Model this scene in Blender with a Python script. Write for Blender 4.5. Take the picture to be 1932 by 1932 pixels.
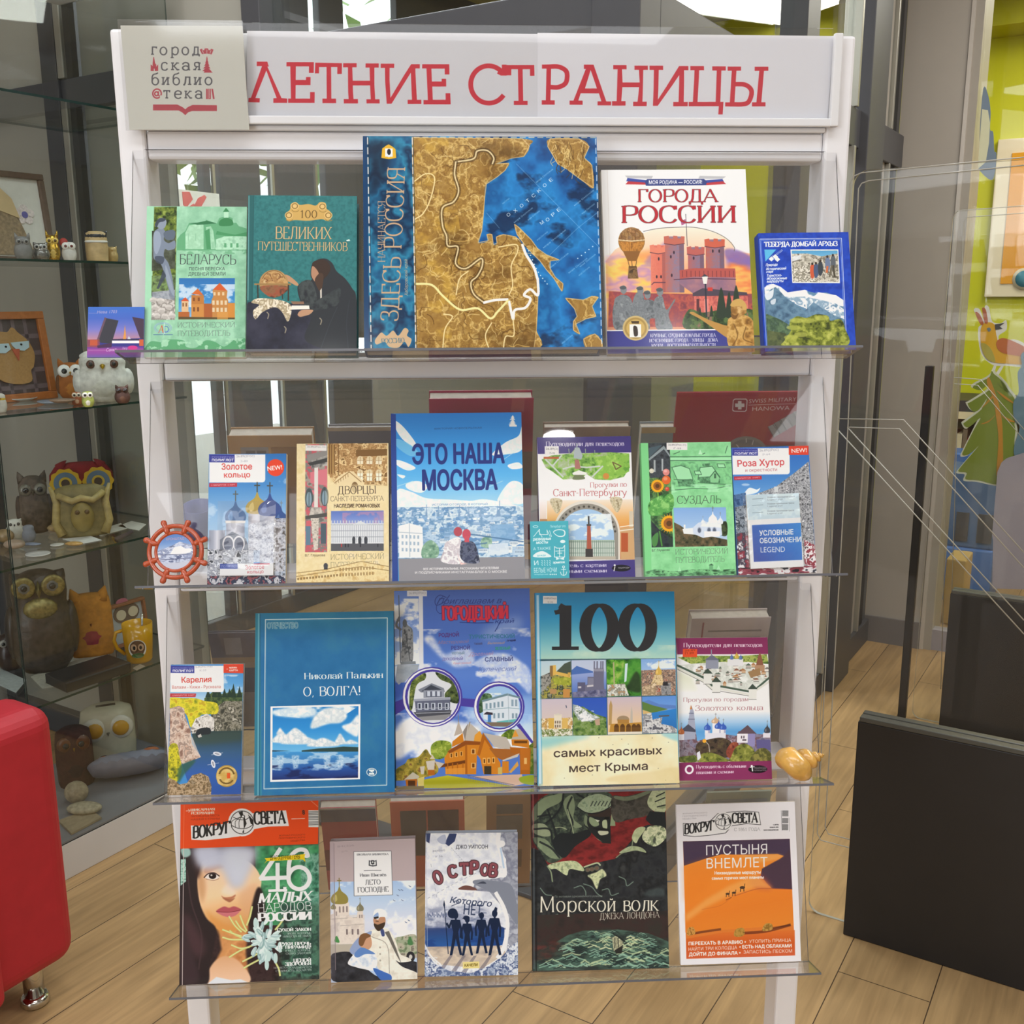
import bpy, bmesh, math, random
import numpy as np
from mathutils import Vector, Matrix
sc=bpy.context.scene
C=sc.collection
for o in list(bpy.data.objects): bpy.data.objects.remove(o)
PI=math.pi
# ------------------------------------------------------------------ camera
PIT,ROL,FPX=math.radians(11.985),math.radians(-.2276),1930.
cam=bpy.data.cameras.new('camera');co=bpy.data.objects.new('camera',cam);C.objects.link(co)
cam.sensor_width=36;cam.lens=36*FPX/1932;cam.clip_start=.05
fw=Vector((0,math.cos(PIT),-math.sin(PIT)));u0=Vector((0,math.sin(PIT),math.cos(PIT)));r0=Vector((1,0,0))
RT=r0*math.cos(ROL)+u0*math.sin(ROL);UP=u0*math.cos(ROL)-r0*math.sin(ROL);EYE=Vector((0,0,1.5))
co.matrix_world=Matrix(((RT.x,UP.x,-fw.x,0),(RT.y,UP.y,-fw.y,0),(RT.z,UP.z,-fw.z,1.5),(0,0,0,1)))
sc.camera=co
# ------------------------------------------------------------------ world: overcast bright sky outside the windows
wd=bpy.data.worlds.new('world');sc.world=wd;wd.use_nodes=True
wn=wd.node_tree;bg=wn.nodes['Background'];bg.inputs[0].default_value=(.93,.97,1,1);bg.inputs[1].default_value=2.4
# ------------------------------------------------------------------ room axes: a runs along the floor boards (away, right), b across them (right, near)
TH=math.radians(32);E1=Vector((math.sin(TH),math.cos(TH),0));F2=Vector((math.cos(TH),-math.sin(TH),0))
def R(a,b,z=0.): return E1*a+F2*b+Vector((0,0,z))
CEIL=3.1
# ------------------------------------------------------------------ light: ceiling luminaires of the room, daylight from windows behind the viewer, added fill lamps
def area(name,loc,size,power,target=None,col=(1,1,1),size2=None,shape=None):
    l=bpy.data.lights.new(name,'AREA');l.energy=power;l.color=col;l.size=size;l.shape=shape or ('RECTANGLE' if size2 else 'SQUARE')
    if size2: l.size_y=size2
    o=bpy.data.objects.new(name,l);C.objects.link(o);o.location=loc
    d=(Vector(target)-Vector(loc)) if target else Vector((0,0,-1))
    o.rotation_euler=d.to_track_quat('-Z','Y').to_euler();return o
for x in (-2.3,2.3): area('ceiling_panel_light',(x,-.7,CEIL-.06),1.2,24,size2=2.6,col=(.92,.96,1))
area('ceiling_panel_light',(0,.3,CEIL-.06),2.4,24,size2=.6,col=(.92,.96,1))
area('ceiling_panel_light',(0,-3.4,CEIL-.06),3.0,30,size2=1.4,col=(.92,.96,1))
area('daylight_window_light',(-3.3,-3.4,1.75),2.2,86,target=(0,1.4,1.0),size2=2.2,col=(.9,.95,1))
area('daylight_window_light',(3.2,-3.2,1.75),2.2,80,target=(0,1.4,1.0),size2=2.2,col=(.9,.95,1))
for x,y in ((.62,-2.05),(-.45,-1.5),(.3,-3.0),(.95,-1.2)): area('downlight',(x,y,CEIL-.03),.16,5,shape='DISK')
area('vestibule_fill_light',R(2.9,-2.3,CEIL-.06),1.0,60,col=(.92,.96,1));area('partition_fill_light',R(1.35,-1.6,CEIL-.06),.8,16,col=(.92,.96,1))  # unseen fill lamps, added to brighten the vestibule and the grey partition panels
area('children_room_light',R(5.35,.1,CEIL-.09),.9,40,size2=1.4,col=(1,.95,.85))
area('hall_fill_light',R(3.2,.9,CEIL-.06),1.1,46,col=(1,.97,.92));area('downlight',R(3.3,-.2,CEIL-.04),.2,10,shape='DISK')  # the hall area lamp is added to lift the ambient behind the stand
# ------------------------------------------------------------------ exposure
vs=sc.view_settings;vs.view_transform='Standard';vs.look='None';vs.exposure=0.;vs.gamma=1.;vs.use_curve_mapping=False
sc.cycles.max_bounces=9;sc.cycles.transparent_max_bounces=28;sc.cycles.diffuse_bounces=4;sc.cycles.glossy_bounces=4;sc.cycles.sample_clamp_indirect=4.
try: sc.cycles.use_denoising=True
except Exception: pass
GAIN=1.15
# ------------------------------------------------------------------ materials
def lin(h,g=None):
    h=h.lstrip('#');v=[int(h[i:i+2],16)/255 for i in (0,2,4)];g=GAIN if g is None else g
    return tuple(min(.92,(c/12.92 if c<=.04045 else ((c+.055)/1.055)**2.4)*g) for c in v)+(1,)
_m={}
def mat(name,col,rough=.5,metal=0.,var=.06,scale=30.,bump=0.,g=None,spec=.5,emit=0.,coat=0.,trans=0.):
    if name in _m: return _m[name]
    m=bpy.data.materials.new(name);m.use_nodes=True;t=m.node_tree;p=t.nodes['Principled BSDF'];L=t.links.new
    p.inputs['Roughness'].default_value=rough;p.inputs['Metallic'].default_value=metal;p.inputs['Specular IOR Level'].default_value=spec;p.inputs['Coat Weight'].default_value=coat;p.inputs['Transmission Weight'].default_value=trans
    c=lin(col,g)
    if var:
        tc=t.nodes.new('ShaderNodeTexCoord');n=t.nodes.new('ShaderNodeTexNoise');n.inputs['Scale'].default_value=scale;n.inputs['Detail'].default_value=4
        L(tc.outputs['Object'],n.inputs['Vector']);r=t.nodes.new('ShaderNodeValToRGB');r.color_ramp.elements[0].position=.3;r.color_ramp.elements[1].position=.7
        r.color_ramp.elements[0].color=tuple(k*(1-var) for k in c[:3])+(1,);r.color_ramp.elements[1].color=tuple(min(1,k*(1+var)) for k in c[:3])+(1,)
        L(n.outputs[0],r.inputs[0]);L(r.outputs[0],p.inputs['Base Color'])
        if bump:
            b=t.nodes.new('ShaderNodeBump');b.inputs['Strength'].default_value=bump;b.inputs['Distance'].default_value=.004;L(n.outputs[0],b.inputs['Height']);L(b.outputs[0],p.inputs['Normal'])
    else: p.inputs['Base Color'].default_value=c
    if emit: p.inputs['Emission Color'].default_value=lin(col,1);p.inputs['Emission Strength'].default_value=emit
    _m[name]=m;return m
def clear(name,tint=(.97,.98,.98),base=.04,rough=.015,power=5.,gl=(1,1,1),haze=0.):
    """thin clear sheet: transmits, mirrors more at a glancing angle"""
    if name in _m: return _m[name]
    m=bpy.data.materials.new(name);m.use_nodes=True;t=m.node_tree;t.nodes.clear();L=t.links.new;N=t.nodes.new
    o=N('ShaderNodeOutputMaterial');tr=N('ShaderNodeBsdfTransparent');tr.inputs[0].default_value=tint+(1,);g=N('ShaderNodeBsdfGlossy');g.inputs[0].default_value=gl+(1,);g.inputs['Roughness'].default_value=rough
    lw=N('ShaderNodeLayerWeight');lw.inputs[0].default_value=.5;pw=N('ShaderNodeMath');pw.operation='POWER';pw.inputs[1].default_value=power;L(lw.outputs['Facing'],pw.inputs[0])
    ma=N('ShaderNodeMath');ma.operation='MULTIPLY_ADD';ma.inputs[1].default_value=.9-base;ma.inputs[2].default_value=base;L(pw.outputs[0],ma.inputs[0])
    mx=N('ShaderNodeMixShader');L(ma.outputs[0],mx.inputs[0]);L(tr.outputs[0],mx.inputs[1]);L(g.outputs[0],mx.inputs[2]);last=mx
    if haze:
        d=N('ShaderNodeBsdfDiffuse');d.inputs[0].default_value=(.8,.8,.82,1);m2=N('ShaderNodeMixShader');m2.inputs[0].default_value=haze;L(mx.outputs[0],m2.inputs[1]);L(d.outputs[0],m2.inputs[2]);last=m2
    L(last.outputs[0],o.inputs[0]);_m[name]=m;return m
def printed(name,img,rough=.4,coat=.1):
    m=bpy.data.materials.new(name);m.use_nodes=True;t=m.node_tree;p=t.nodes['Principled BSDF'];p.inputs['Roughness'].default_value=rough;p.inputs['Coat Weight'].default_value=coat;p.inputs['Coat Roughness'].default_value=.1;p.inputs['Specular IOR Level'].default_value=.25
    n=t.nodes.new('ShaderNodeTexImage');n.image=img;n.extension='EXTEND';n.interpolation='Cubic';t.links.new(n.outputs[0],p.inputs['Base Color']);return m
# ------------------------------------------------------------------ mesh helpers
class MB:
    def __init__(s): s.v=[];s.f=[];s.mi=[];s.uv={};s.sm=[]
    def add(s,vs,fs,mi=0,sm=False):
        k=len(s.v);s.v+=[tuple(v) for v in vs]
        for f in fs: s.f.append(tuple(i+k for i in f));s.mi.append(mi);s.sm.append(sm)
        return s
    def hexa(s,p,mi=0):
        """p: 4 bottom + 4 top corners"""
        return s.add(p,[(3,2,1,0),(4,5,6,7),(0,1,5,4),(1,2,6,5),(2,3,7,6),(3,0,4,7)],mi)
    def box(s,x0,x1,y0,y1,z0,z1,mi=0,M=None):
        p=[Vector(q) for q in ((x0,y0,z0),(x1,y0,z0),(x1,y1,z0),(x0,y1,z0),(x0,y0,z1),(x1,y0,z1),(x1,y1,z1),(x0,y1,z1))]
        return s.hexa([M@q for q in p] if M else p,mi)
    def rb(s,a0,a1,b0,b1,z0,z1,mi=0):
        """box along the room axes"""
        return s.hexa([R(a0,b0,z0),R(a1,b0,z0),R(a1,b1,z0),R(a0,b1,z0),R(a0,b0,z1),R(a1,b0,z1),R(a1,b1,z1),R(a0,b1,z1)],mi)
    def tube(s,pts,r,n=8,mi=0,caps=True,closed=False):
        pts=[Vector(p) for p in pts];m=len(pts);rs=r if hasattr(r,'__len__') else [r]*m;vs=[];prev=None
        for i,p in enumerate(pts):
            d=(pts[(i+1)%m]-pts[i-1]) if closed else (pts[min(i+1,m-1)]-pts[max(i-1,0)]);d.normalize()
            if prev is None: prev=d.orthogonal().normalized()
            prev=(prev-d*prev.dot(d)).normalized();q=d.cross(prev)
            for k in range(n): a=2*PI*k/n;vs.append(p+(prev*math.cos(a)+q*math.sin(a))*rs[i])
        fs=[]
        for i in range(m if closed else m-1):
            for k in range(n): j=(i+1)%m;fs.append((i*n+k,i*n+(k+1)%n,j*n+(k+1)%n,j*n+k))
        if caps and not closed: fs+=[tuple(range(n))[::-1],tuple((m-1)*n+k for k in range(n))]
        return s.add(vs,fs,mi,True)
    def lathe(s,prof,n=24,M=None,mi=0,sx=1.,sy=1.):
        """prof: (r,z) from bottom to top around z"""
        vs=[];m=len(prof)
        for r,z in prof:
            for k in range(n): a=2*PI*k/n;vs.append(Vector((r*math.cos(a)*sx,r*math.sin(a)*sy,z)))
        fs=[(i*n+k,i*n+(k+1)%n,(i+1)*n+(k+1)%n,(i+1)*n+k) for i in range(m-1) for k in range(n)]
        if prof[0][0]>1e-6: fs.append(tuple(range(n))[::-1])
        if prof[-1][0]>1e-6: fs.append(tuple((m-1)*n+k for k in range(n)))
        return s.add([M@v for v in vs] if M else vs,fs,mi,True)
    def ball(s,c,r,n=16,mi=0,M=None):
        rr=r if hasattr(r,'__len__') else (r,r,r);vs=[];h=n//2
        for i in range(h+1):
            t=PI*i/h
            for k in range(n): a=2*PI*k/n;vs.append(Vector((c[0]+rr[0]*math.sin(t)*math.cos(a),c[1]+rr[1]*math.sin(t)*math.sin(a),c[2]-rr[2]*math.cos(t))))
        fs=[(i*n+k,i*n+(k+1)%n,(i+1)*n+(k+1)%n,(i+1)*n+k) for i in range(h) for k in range(n)]
        return s.add([M@v for v in vs] if M else vs,fs,mi,True)
    def prism(s,pts,M,t,mi=0,mi2=None):
        """flat outline pts (x,y) in M's plane, thickness t along its normal"""
        n=len(pts);v=[M@Vector((x,y,0)) for x,y in pts]+[M@Vector((x,y,t)) for x,y in pts]
        s.add(v,[tuple(range(n))[::-1]],mi if mi2 is None else mi2);s.add(v,[tuple(range(n,2*n))],mi);return s.add(v,[(i,(i+1)%n,(i+1)%n+n,i+n) for i in range(n)],mi if mi2 is None else mi2)
    def build(s,name,mats,parent=None,bevel=0,seg=2,sub=0,origin=None):
        me=bpy.data.meshes.new(name);org=Vector(origin) if origin is not None else Vector((0,0,0))
        if parent is not None: org=parent.location.copy() if parent.parent is None else parent['_org'] and Vector(parent['_org'])
        if origin is None and parent is None and s.v:
            a=np.array([tuple(q) for q in s.v]);org=Vector(((a[:,0].min()+a[:,0].max())/2,(a[:,1].min()+a[:,1].max())/2,a[:,2].min()))
        me.from_pydata([tuple(Vector(q)-org) for q in s.v],[],s.f);me.polygons.foreach_set('material_index',s.mi);me.polygons.foreach_set('use_smooth',s.sm)
        for m in (mats if isinstance(mats,(list,tuple)) else [mats]): me.materials.append(m)
        me.validate();bm=bmesh.new();bm.from_mesh(me)
        if s.uv:
            ul=bm.loops.layers.uv.new('UVMap');bm.faces.ensure_lookup_table()
            for fi,u in s.uv.items():
                for l,q in zip(bm.faces[fi].loops,u): l[ul].uv=q
        else:
            bmesh.ops.recalc_face_normals(bm,faces=bm.faces)
        bm.to_mesh(me);bm.free()
        o=bpy.data.objects.new(name,me);C.objects.link(o)
        if parent is not None: o.parent=parent
        else: o.location=org
        if bevel:
            b=o.modifiers.new('edge','BEVEL');b.width=bevel;b.segments=seg;b.limit_method='ANGLE';b.angle_limit=math.radians(40)
        if sub:
            q=o.modifiers.new('smooth','SUBSURF');q.levels=q.render_levels=sub
        o['_org']=tuple(org);return o
def thing(name,label,cat,loc=(0,0,0),group=None):
    o=bpy.data.objects.new(name,None);C.objects.link(o);o.location=loc;o.empty_display_size=.05
    o['label']=label;o['category']=cat
    if group: o['group']=group
    o['_org']=tuple(loc);return o
def tag(o,label,cat,group=None,kind=None):
    if label: o['label']=label
    if cat: o['category']=cat
    if group: o['group']=group
    if kind: o['kind']=kind
    return o
def struct(o): o['kind']='structure';return o
def ray(x,y): return fw+RT*((x-966)/FPX)-UP*((y-966)/FPX)
def hit(x,y,p,n):
    d=ray(x,y);return EYE+d*((Vector(p)-EYE).dot(n)/d.dot(n))
def on_a(x,y,a): return hit(x,y,E1*a,E1)      # point on a plane across the boards
def on_b(x,y,b): return hit(x,y,F2*b,F2)      # point on a plane along the boards
def on_z(x,y,z=0): return hit(x,y,(0,0,z),Vector((0,0,1)))
def AB(P): return P.dot(E1),P.dot(F2),P.z
# ------------------------------------------------------------------ floor boards
def wood_floor():
    m=bpy.data.materials.new('oak_floor');m.use_nodes=True;t=m.node_tree;p=t.nodes['Principled BSDF'];L=t.links.new;N=t.nodes.new
    tc=N('ShaderNodeTexCoord');mp=N('ShaderNodeMapping');mp.inputs['Rotation'].default_value=(0,0,-(PI/2-TH));L(tc.outputs['Object'],mp.inputs[0])
    # after the turn x runs along the boards, y across
    mo=N('ShaderNodeMapping');mo.inputs['Location'].default_value=(-2.125,-.463+.394,0);L(mp.outputs[0],mo.inputs[0])
    br=N('ShaderNodeTexBrick');br.offset=.37;br.squash=1;br.inputs['Scale'].default_value=1;br.inputs['Brick Width'].default_value=1.2;br.inputs['Row Height'].default_value=.197;br.inputs['Mortar Size'].default_value=.0012;br.inputs['Mortar Smooth'].default_value=0;br.inputs['Bias'].default_value=0
    c=lin('a3875f');br.inputs['Color1'].default_value=tuple(k*.93 for k in c[:3])+(1,);br.inputs['Color2'].default_value=tuple(k*1.07 for k in c[:3])+(1,);br.inputs['Mortar'].default_value=lin('4a3a2a');L(mo.outputs[0],br.inputs[0])
    m2=N('ShaderNodeMapping');m2.inputs['Scale'].default_value=(1.6,26,1);L(mp.outputs[0],m2.inputs[0]);n=N('ShaderNodeTexNoise');n.inputs['Scale'].default_value=2.2;n.inputs['Detail'].default_value=7;n.inputs['Distortion'].default_value=.6;L(m2.outputs[0],n.inputs[0])
    m3=N('ShaderNodeMapping');m3.inputs['Scale'].default_value=(1.2,4,1);L(mp.outputs[0],m3.inputs[0]);n2=N('ShaderNodeTexNoise');n2.inputs['Scale'].default_value=2.5;n2.inputs['Detail'].default_value=3;L(m3.outputs[0],n2.inputs[0])
    r=N('ShaderNodeValToRGB');r.color_ramp.elements[0].color=(.8,.78,.76,1);r.color_ramp.elements[1].color=(1.16,1.13,1.1,1);r.color_ramp.elements[0].position=.28;r.color_ramp.elements[1].position=.72;L(n.outputs[0],r.inputs[0])
    r2=N('ShaderNodeValToRGB');r2.color_ramp.elements[0].color=(.86,.84,.82,1);r2.color_ramp.elements[1].color=(1.1,1.1,1.1,1);r2.color_ramp.elements[0].position=.35;r2.color_ramp.elements[1].position=.65;L(n2.outputs[0],r2.inputs[0])
    x=N('ShaderNodeMix');x.data_type='RGBA';x.blend_type='MULTIPLY';x.inputs[0].default_value=1;L(br.outputs[0],x.inputs[6]);L(r.outputs[0],x.inputs[7])
    y=N('ShaderNodeMix');y.data_type='RGBA';y.blend_type='MULTIPLY';y.inputs[0].default_value=1;L(x.outputs[2],y.inputs[6]);L(r2.outputs[0],y.inputs[7]);L(y.outputs[2],p.inputs['Base Color'])
    p.inputs['Roughness'].default_value=.42;p.inputs['Specular IOR Level'].default_value=.35
    b=N('ShaderNodeBump');b.inputs['Strength'].default_value=.25;b.inputs['Distance'].default_value=.002;iv=N('ShaderNodeMath');iv.operation='SUBTRACT';iv.inputs[0].default_value=1;L(br.outputs['Fac'],iv.inputs[1]);L(iv.outputs[0],b.inputs['Height']);L(b.outputs[0],p.inputs['Normal']);return m
A0,A1,B0,B1=-5.,6.5,-3.42,3.6
struct(MB().rb(A0-.2,A1+.2,B0-.2,B1+.2,-.1,0).build('floor',wood_floor(),origin=(0,0,0)))
WALL=mat('wall_paint_grey','a09a92',.7,var=.03,scale=6);WHITE=mat('ceiling_white','c9c7c2',.8,var=.02,scale=5)
struct(MB().rb(A0-.2,A1+.2,B0-.2,B1+.2,CEIL,CEIL+.1).build('ceiling',WHITE))
struct(MB().rb(A0-.15,A0,B0,B1,0,CEIL).build('wall_near',WALL));struct(MB().rb(A0,A1,B1,B1+.15,0,CEIL).build('wall_right',WALL))
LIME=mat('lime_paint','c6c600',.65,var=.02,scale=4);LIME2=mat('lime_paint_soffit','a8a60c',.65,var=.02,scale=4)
GREYP=mat('grey_panel','9c998e',.45,var=.03,scale=3);DARK=mat('anthracite_aluminium','47474a',.42,var=.03,scale=20,spec=.4);DARK2=mat('dark_seal','1d1d1e',.6,var=.02)
SILVER=mat('mullion_silver','a8a69c',.3,.6,var=.03,scale=12)
GLASS=clear('window_glass',(.93,.95,.94),.05)
SMOKE=clear('smoked_glass',(.55,.56,.57),.06)
struct(MB().rb(A1,A1+.15,-2.62,B1,0,CEIL).build('wall_back',LIME));struct(MB().rb(A1,A1+.15,B0,-2.62,0,CEIL).build('wall_back_left',mat('pale_wall','8e8c86',.6,var=.03,scale=5)))
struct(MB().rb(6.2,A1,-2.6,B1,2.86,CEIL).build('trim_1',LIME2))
# left outer wall: solid near the viewer, floor-to-ceiling glazing beyond the partition
struct(MB().rb(A0,2.0,B0-.15,B0,0,CEIL).build('wall_left',WALL))
def pane(p,root,a0,a1,b0,b1,z0,z1,m=GLASS): return struct(MB().rb(a0,a1,b0,b1,z0,z1).build('pane',m,root))
f=MB();bb=B0
edges=[(2.0,2.905),(3.068,3.108),(3.158,3.39),(3.47,3.742),(3.812,6.5)]
for a0,a1 in edges: f.rb(a0,a1,bb-.03,bb+.01,0,2.55 if a1>6 else CEIL)
f.rb(3.812,3.98,bb-.03,bb+.01,2.55,CEIL).rb(4.385,6.5,bb-.03,bb+.01,2.55,CEIL)
f.rb(2.0,6.5,bb-.03,bb+.015,0,.09).rb(2.0,6.5,bb-.03,bb+.01,2.5,2.62).rb(2.0,6.5,bb-.03,bb+.01,2.98,CEIL)
w3=struct(f.build('window_3',DARK,bevel=.004))
struct(MB().rb(4.1,6.4,bb+.0105,bb+.018,.1,2.48).build('panel',mat('glazing_reflection_grey','94938e',.4,var=.05,scale=2),w3))  # lighter grey slab imitates reflections on the dark glazing
f=MB()
for a in (2.905,3.108,3.45,3.73): f.rb(a,a+.014,bb+.01,bb+.022,.09,2.5)
struct(f.build('window_frame',SILVER,w3));pane(None,w3,2.9,4.4,bb-.022,bb-.016,.09,2.98)
# partition across the boards: opaque grey infill on the left, glass towards the corner, floor strip below
pa=2.05
f=MB().rb(pa-.06,pa+.04,-2.87,-2.795,0,CEIL).rb(pa-.05,pa+.04,B0,-1.0,2.035,2.118).rb(pa-.05,pa+.04,B0,-1.0,CEIL-.08,CEIL).rb(pa-.05,pa+.04,B0,B0+.06,0,CEIL).rb(pa-.06,pa+.04,-1.05,-.94,0,CEIL).rb(pa-.05,pa+.03,-2.05,-1.985,2.118,CEIL).rb(pa-.05,pa+.05,-2.40,-.95,0,.012).rb(pa-.05,pa+.04,B0,-2.8,0,.09)
w1=struct(f.build('window_1',DARK,bevel=.003))
struct(MB().rb(pa-.062,pa-.04,-2.79,-2.762,0,2.035).rb(pa-.062,pa-.04,-2.79,-2.762,2.118,CEIL).build('window_frame',SILVER,w1,bevel=.003))
struct(MB().rb(pa-.05,pa-.03,-2.762,-2.735,0,2.035).rb(pa-.05,pa-.03,-2.762,-2.735,2.118,CEIL).rb(pa-.05,pa-.035,-2.80,-2.79,0,CEIL).build('seal',DARK2,w1))
struct(MB().rb(pa-.02,pa+.01,-2.735,-2.395,0,2.035).rb(pa-.02,pa+.01,-2.735,-2.02,2.118,CEIL).rb(pa-.02,pa+.01,B0+.06,-2.87,.09,CEIL).build('panel',GREYP,w1))
struct(MB().rb(pa-.022,pa-.019,-2.735,-2.4,1.993,2.004).build('seam',DARK2,w1));pane(None,w1,pa-.005,pa+.005,-2.395,-1.05,.012,2.035);pane(None,w1,pa-.005,pa+.005,-1.985,-1.05,2.118,CEIL-.08)
# glazed wall along the boards, from the partition to the column
cb=-.97
f=MB().rb(3.05,3.17,cb-.05,cb+.045,0,CEIL).rb(3.79,4.03,cb-.05,cb+.05,0,CEIL).rb(2.11,4.49,cb-.05,cb+.02,0,.1).rb(2.11,4.49,cb-.05,cb+.02,1.99,2.115).rb(4.4,4.49,cb-.05,cb+.0,0,CEIL).rb(2.11,4.49,cb-.05,cb+.02,CEIL-.1,CEIL)
w2=struct(f.build('window_2',DARK,bevel=.003))
struct(MB().rb(4.03,4.06,cb-.03,cb+.03,0,CEIL).rb(4.27,4.29,cb-.03,cb+.02,.1,1.99).rb(4.27,4.29,cb-.03,cb+.02,2.115,CEIL).rb(3.70,3.72,cb-.03,cb+.03,.1,1.99).rb(3.70,3.72,cb-.03,cb+.03,2.115,CEIL).build('window_frame',SILVER,w2,bevel=.002))
struct(MB().rb(4.06,4.26,cb-.01,cb+.004,.1,1.99).rb(4.06,4.26,cb-.01,cb+.004,2.115,CEIL).build('reveal',mat('reveal_grey','98928a',.4,var=.04,scale=8),w2));struct(MB().rb(4.30,4.4,cb-.02,cb+.008,.1,CEIL).build('seal',DARK2,w2))
pane(None,w2,2.11,3.05,cb-.005,cb+.005,.1,1.99);pane(None,w2,3.17,3.70,cb-.005,cb+.005,.1,1.99);pane(None,w2,2.11,3.70,cb-.005,cb+.005,2.115,CEIL)
# grey column beside the children's room
struct(MB().rb(4.49,4.72,-.97,-.735,0,CEIL).build('wall_column',mat('column_grey','a0998f',.55,var=.03,scale=4)));struct(MB().rb(4.478,4.49,-.97,-.735,0,.115).build('baseboard_column',mat('baseboard_grey','6c6866',.4,var=.03)))
struct(MB().rb(4.482,4.49,-.735,-.720,0,CEIL).build('trim_2',mat('edge_trim','b8b0a6',.35,.2,var=.02)));struct(MB().rb(4.49,4.7,-.735,-.69,0,CEIL).build('trim_3',mat('edge_trim_side','989186',.45,var=.02)))
f=MB().rb(4.5,4.56,-.69,2.6,0,.09).rb(4.5,4.56,-.69,2.6,CEIL-.1,CEIL).rb(4.5,4.56,.9,.97,0,CEIL)
GLASS=clear('door_glass',(.95,.96,.955),.02)
w4=struct(f.build('window_4',mat('door_frame_grey','8f8a90',.4,var=.02)));pane(None,w4,4.525,4.533,-.69,.9,.09,CEIL-.1,GLASS);pane(None,w4,4.525,4.533,.97,2.6,.09,CEIL-.1,GLASS);struct(MB().rb(4.5,4.65,2.6,B1,0,CEIL).build('wall_hall',WALL))
# a tree outside the windows
tr=thing('tree','leafy green tree outside the tall windows behind the stand','tree',R(5.0,-6.2,0))
MB().tube([R(5.0,-6.2,0),R(5.02,-6.2,1.2),R(4.95,-6.25,2.6)],[.12,.1,.05],8).build('trunk',mat('bark','5a4a3a',.9),tr)
rn=random.Random(3);f=MB()
for i in range(1500):
    a,b,z=5+rn.gauss(0,1.2),-6.2+rn.gauss(0,.7),2.6+rn.gauss(0,.85)
    if z<.7: continue
    c=R(a,b,z);u=Vector((rn.uniform(-1,1),rn.uniform(-1,1),rn.uniform(-1,1))).normalized()*.11;w=u.cross(Vector((rn.uniform(-1,1),rn.uniform(-1,1),1))).normalized()*.05
    f.add([c-u,c+w,c+u,c-w],[(0,1,2,3)])
f.build('foliage',mat('leaf','7f9a5a',.6,var=.3,scale=2),tr)['kind']='stuff'
struct(MB().rb(1.,9,-9,B0-.16,-.12,-.02).build('ground_outside',mat('paving','b8b4ac',.9)))

struct(MB().rb(3.2,6.5,B0,-1.0,CEIL-.02,CEIL-.001).rb(4.56,6.5,-1.0,B1,CEIL-.02,CEIL-.001).build('ceiling_lowered',mat('olive_ceiling','8f8b52',.7,var=.02,scale=3)))
cl=thing('ceiling_lamp','round white ceiling lamp glowing beyond the glass wall','lamp',R(5.95,-1.98,CEIL-.07));Ml=Matrix.Translation(R(5.95,-1.98,CEIL-.07))
MB().lathe([(0,.008),(.095,.008),(.095,.05),(.115,.05),(.115,.0),(.1,0),(.095,.008)],28,Ml).build('housing',WHITE,cl);MB().lathe([(0,0),(.094,0),(.094,.006),(0,.006)],28,Ml).build('diffuser',mat('lamp_glow','fff6e0',.5,var=0,emit=9.),cl)

ps=thing('wall_notice','white notice with red brush strokes in the vestibule behind the green statue guide','notice',R(3.1,B0+.05,1.6))
def vq(pts,d): return [on_b(x,y,B0+.03)+F2*d for x,y in pts]
def vprism(pts,d0,d1,name,m): v=vq(pts,d0)+vq(pts,d1);n=len(pts);MB().add(v,[tuple(range(n))[::-1],tuple(range(n,2*n))]).add(v,[(i,(i+1)%n,(i+1)%n+n,i+n) for i in range(n)]).build(name,m,ps)
vprism([(328,356),(412,366),(416,420),(332,424)],0,.004,'sheet',mat('notice_white','d8d8cc',.7))
for p in ([(342,362),(356,362),(362,376),(350,392),(344,386)],[(372,374),(384,368),(388,372),(378,390),(392,394),(404,396),(402,402),(366,398),(364,390)],[(352,392),(364,384),(372,396),(360,404)]): vprism(p,.004,.006,'brush_stroke',mat('notice_red','d0605c',.7))
# ------------------------------------------------------------------ printed surfaces: a small painter (numpy) that makes the cover prints
def hexc(c):
    c=c.lstrip('#')
    if len(c)==3: c=''.join(k*2 for k in c)
    return np.array([int(c[i:i+2],16)/255. for i in (0,2,4)],np.float32)
def homog(src,dst):
    A=[];b=[]
    for (x,y),(u,v) in zip(src,dst):
        A.append([x,y,1,0,0,0,-u*x,-u*y]);b.append(u)
        A.append([0,0,0,x,y,1,-v*x,-v*y]);b.append(v)
    return np.append(np.linalg.solve(np.array(A,float),np.array(b,float)),1).reshape(3,3)
def spline(pts,closed=True,n=6):
    p=np.array(pts,float)
    if closed: q=np.vstack([p[-1],p,p[0],p[1]])
    else: q=np.vstack([2*p[0]-p[1],p,2*p[-1]-p[-2]])
    out=[]
    for i in range(1,len(q)-2):
        for t in np.arange(n)/n:
            a,b,c,d=q[i-1:i+3]
            out.append(.5*((2*b)+(c-a)*t+(2*a-5*b+4*c-d)*t*t+(3*b-a-3*c+d)*t**3))
    if not closed: out.append(p[-1])
    return np.array(out)
_nz={}
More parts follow.
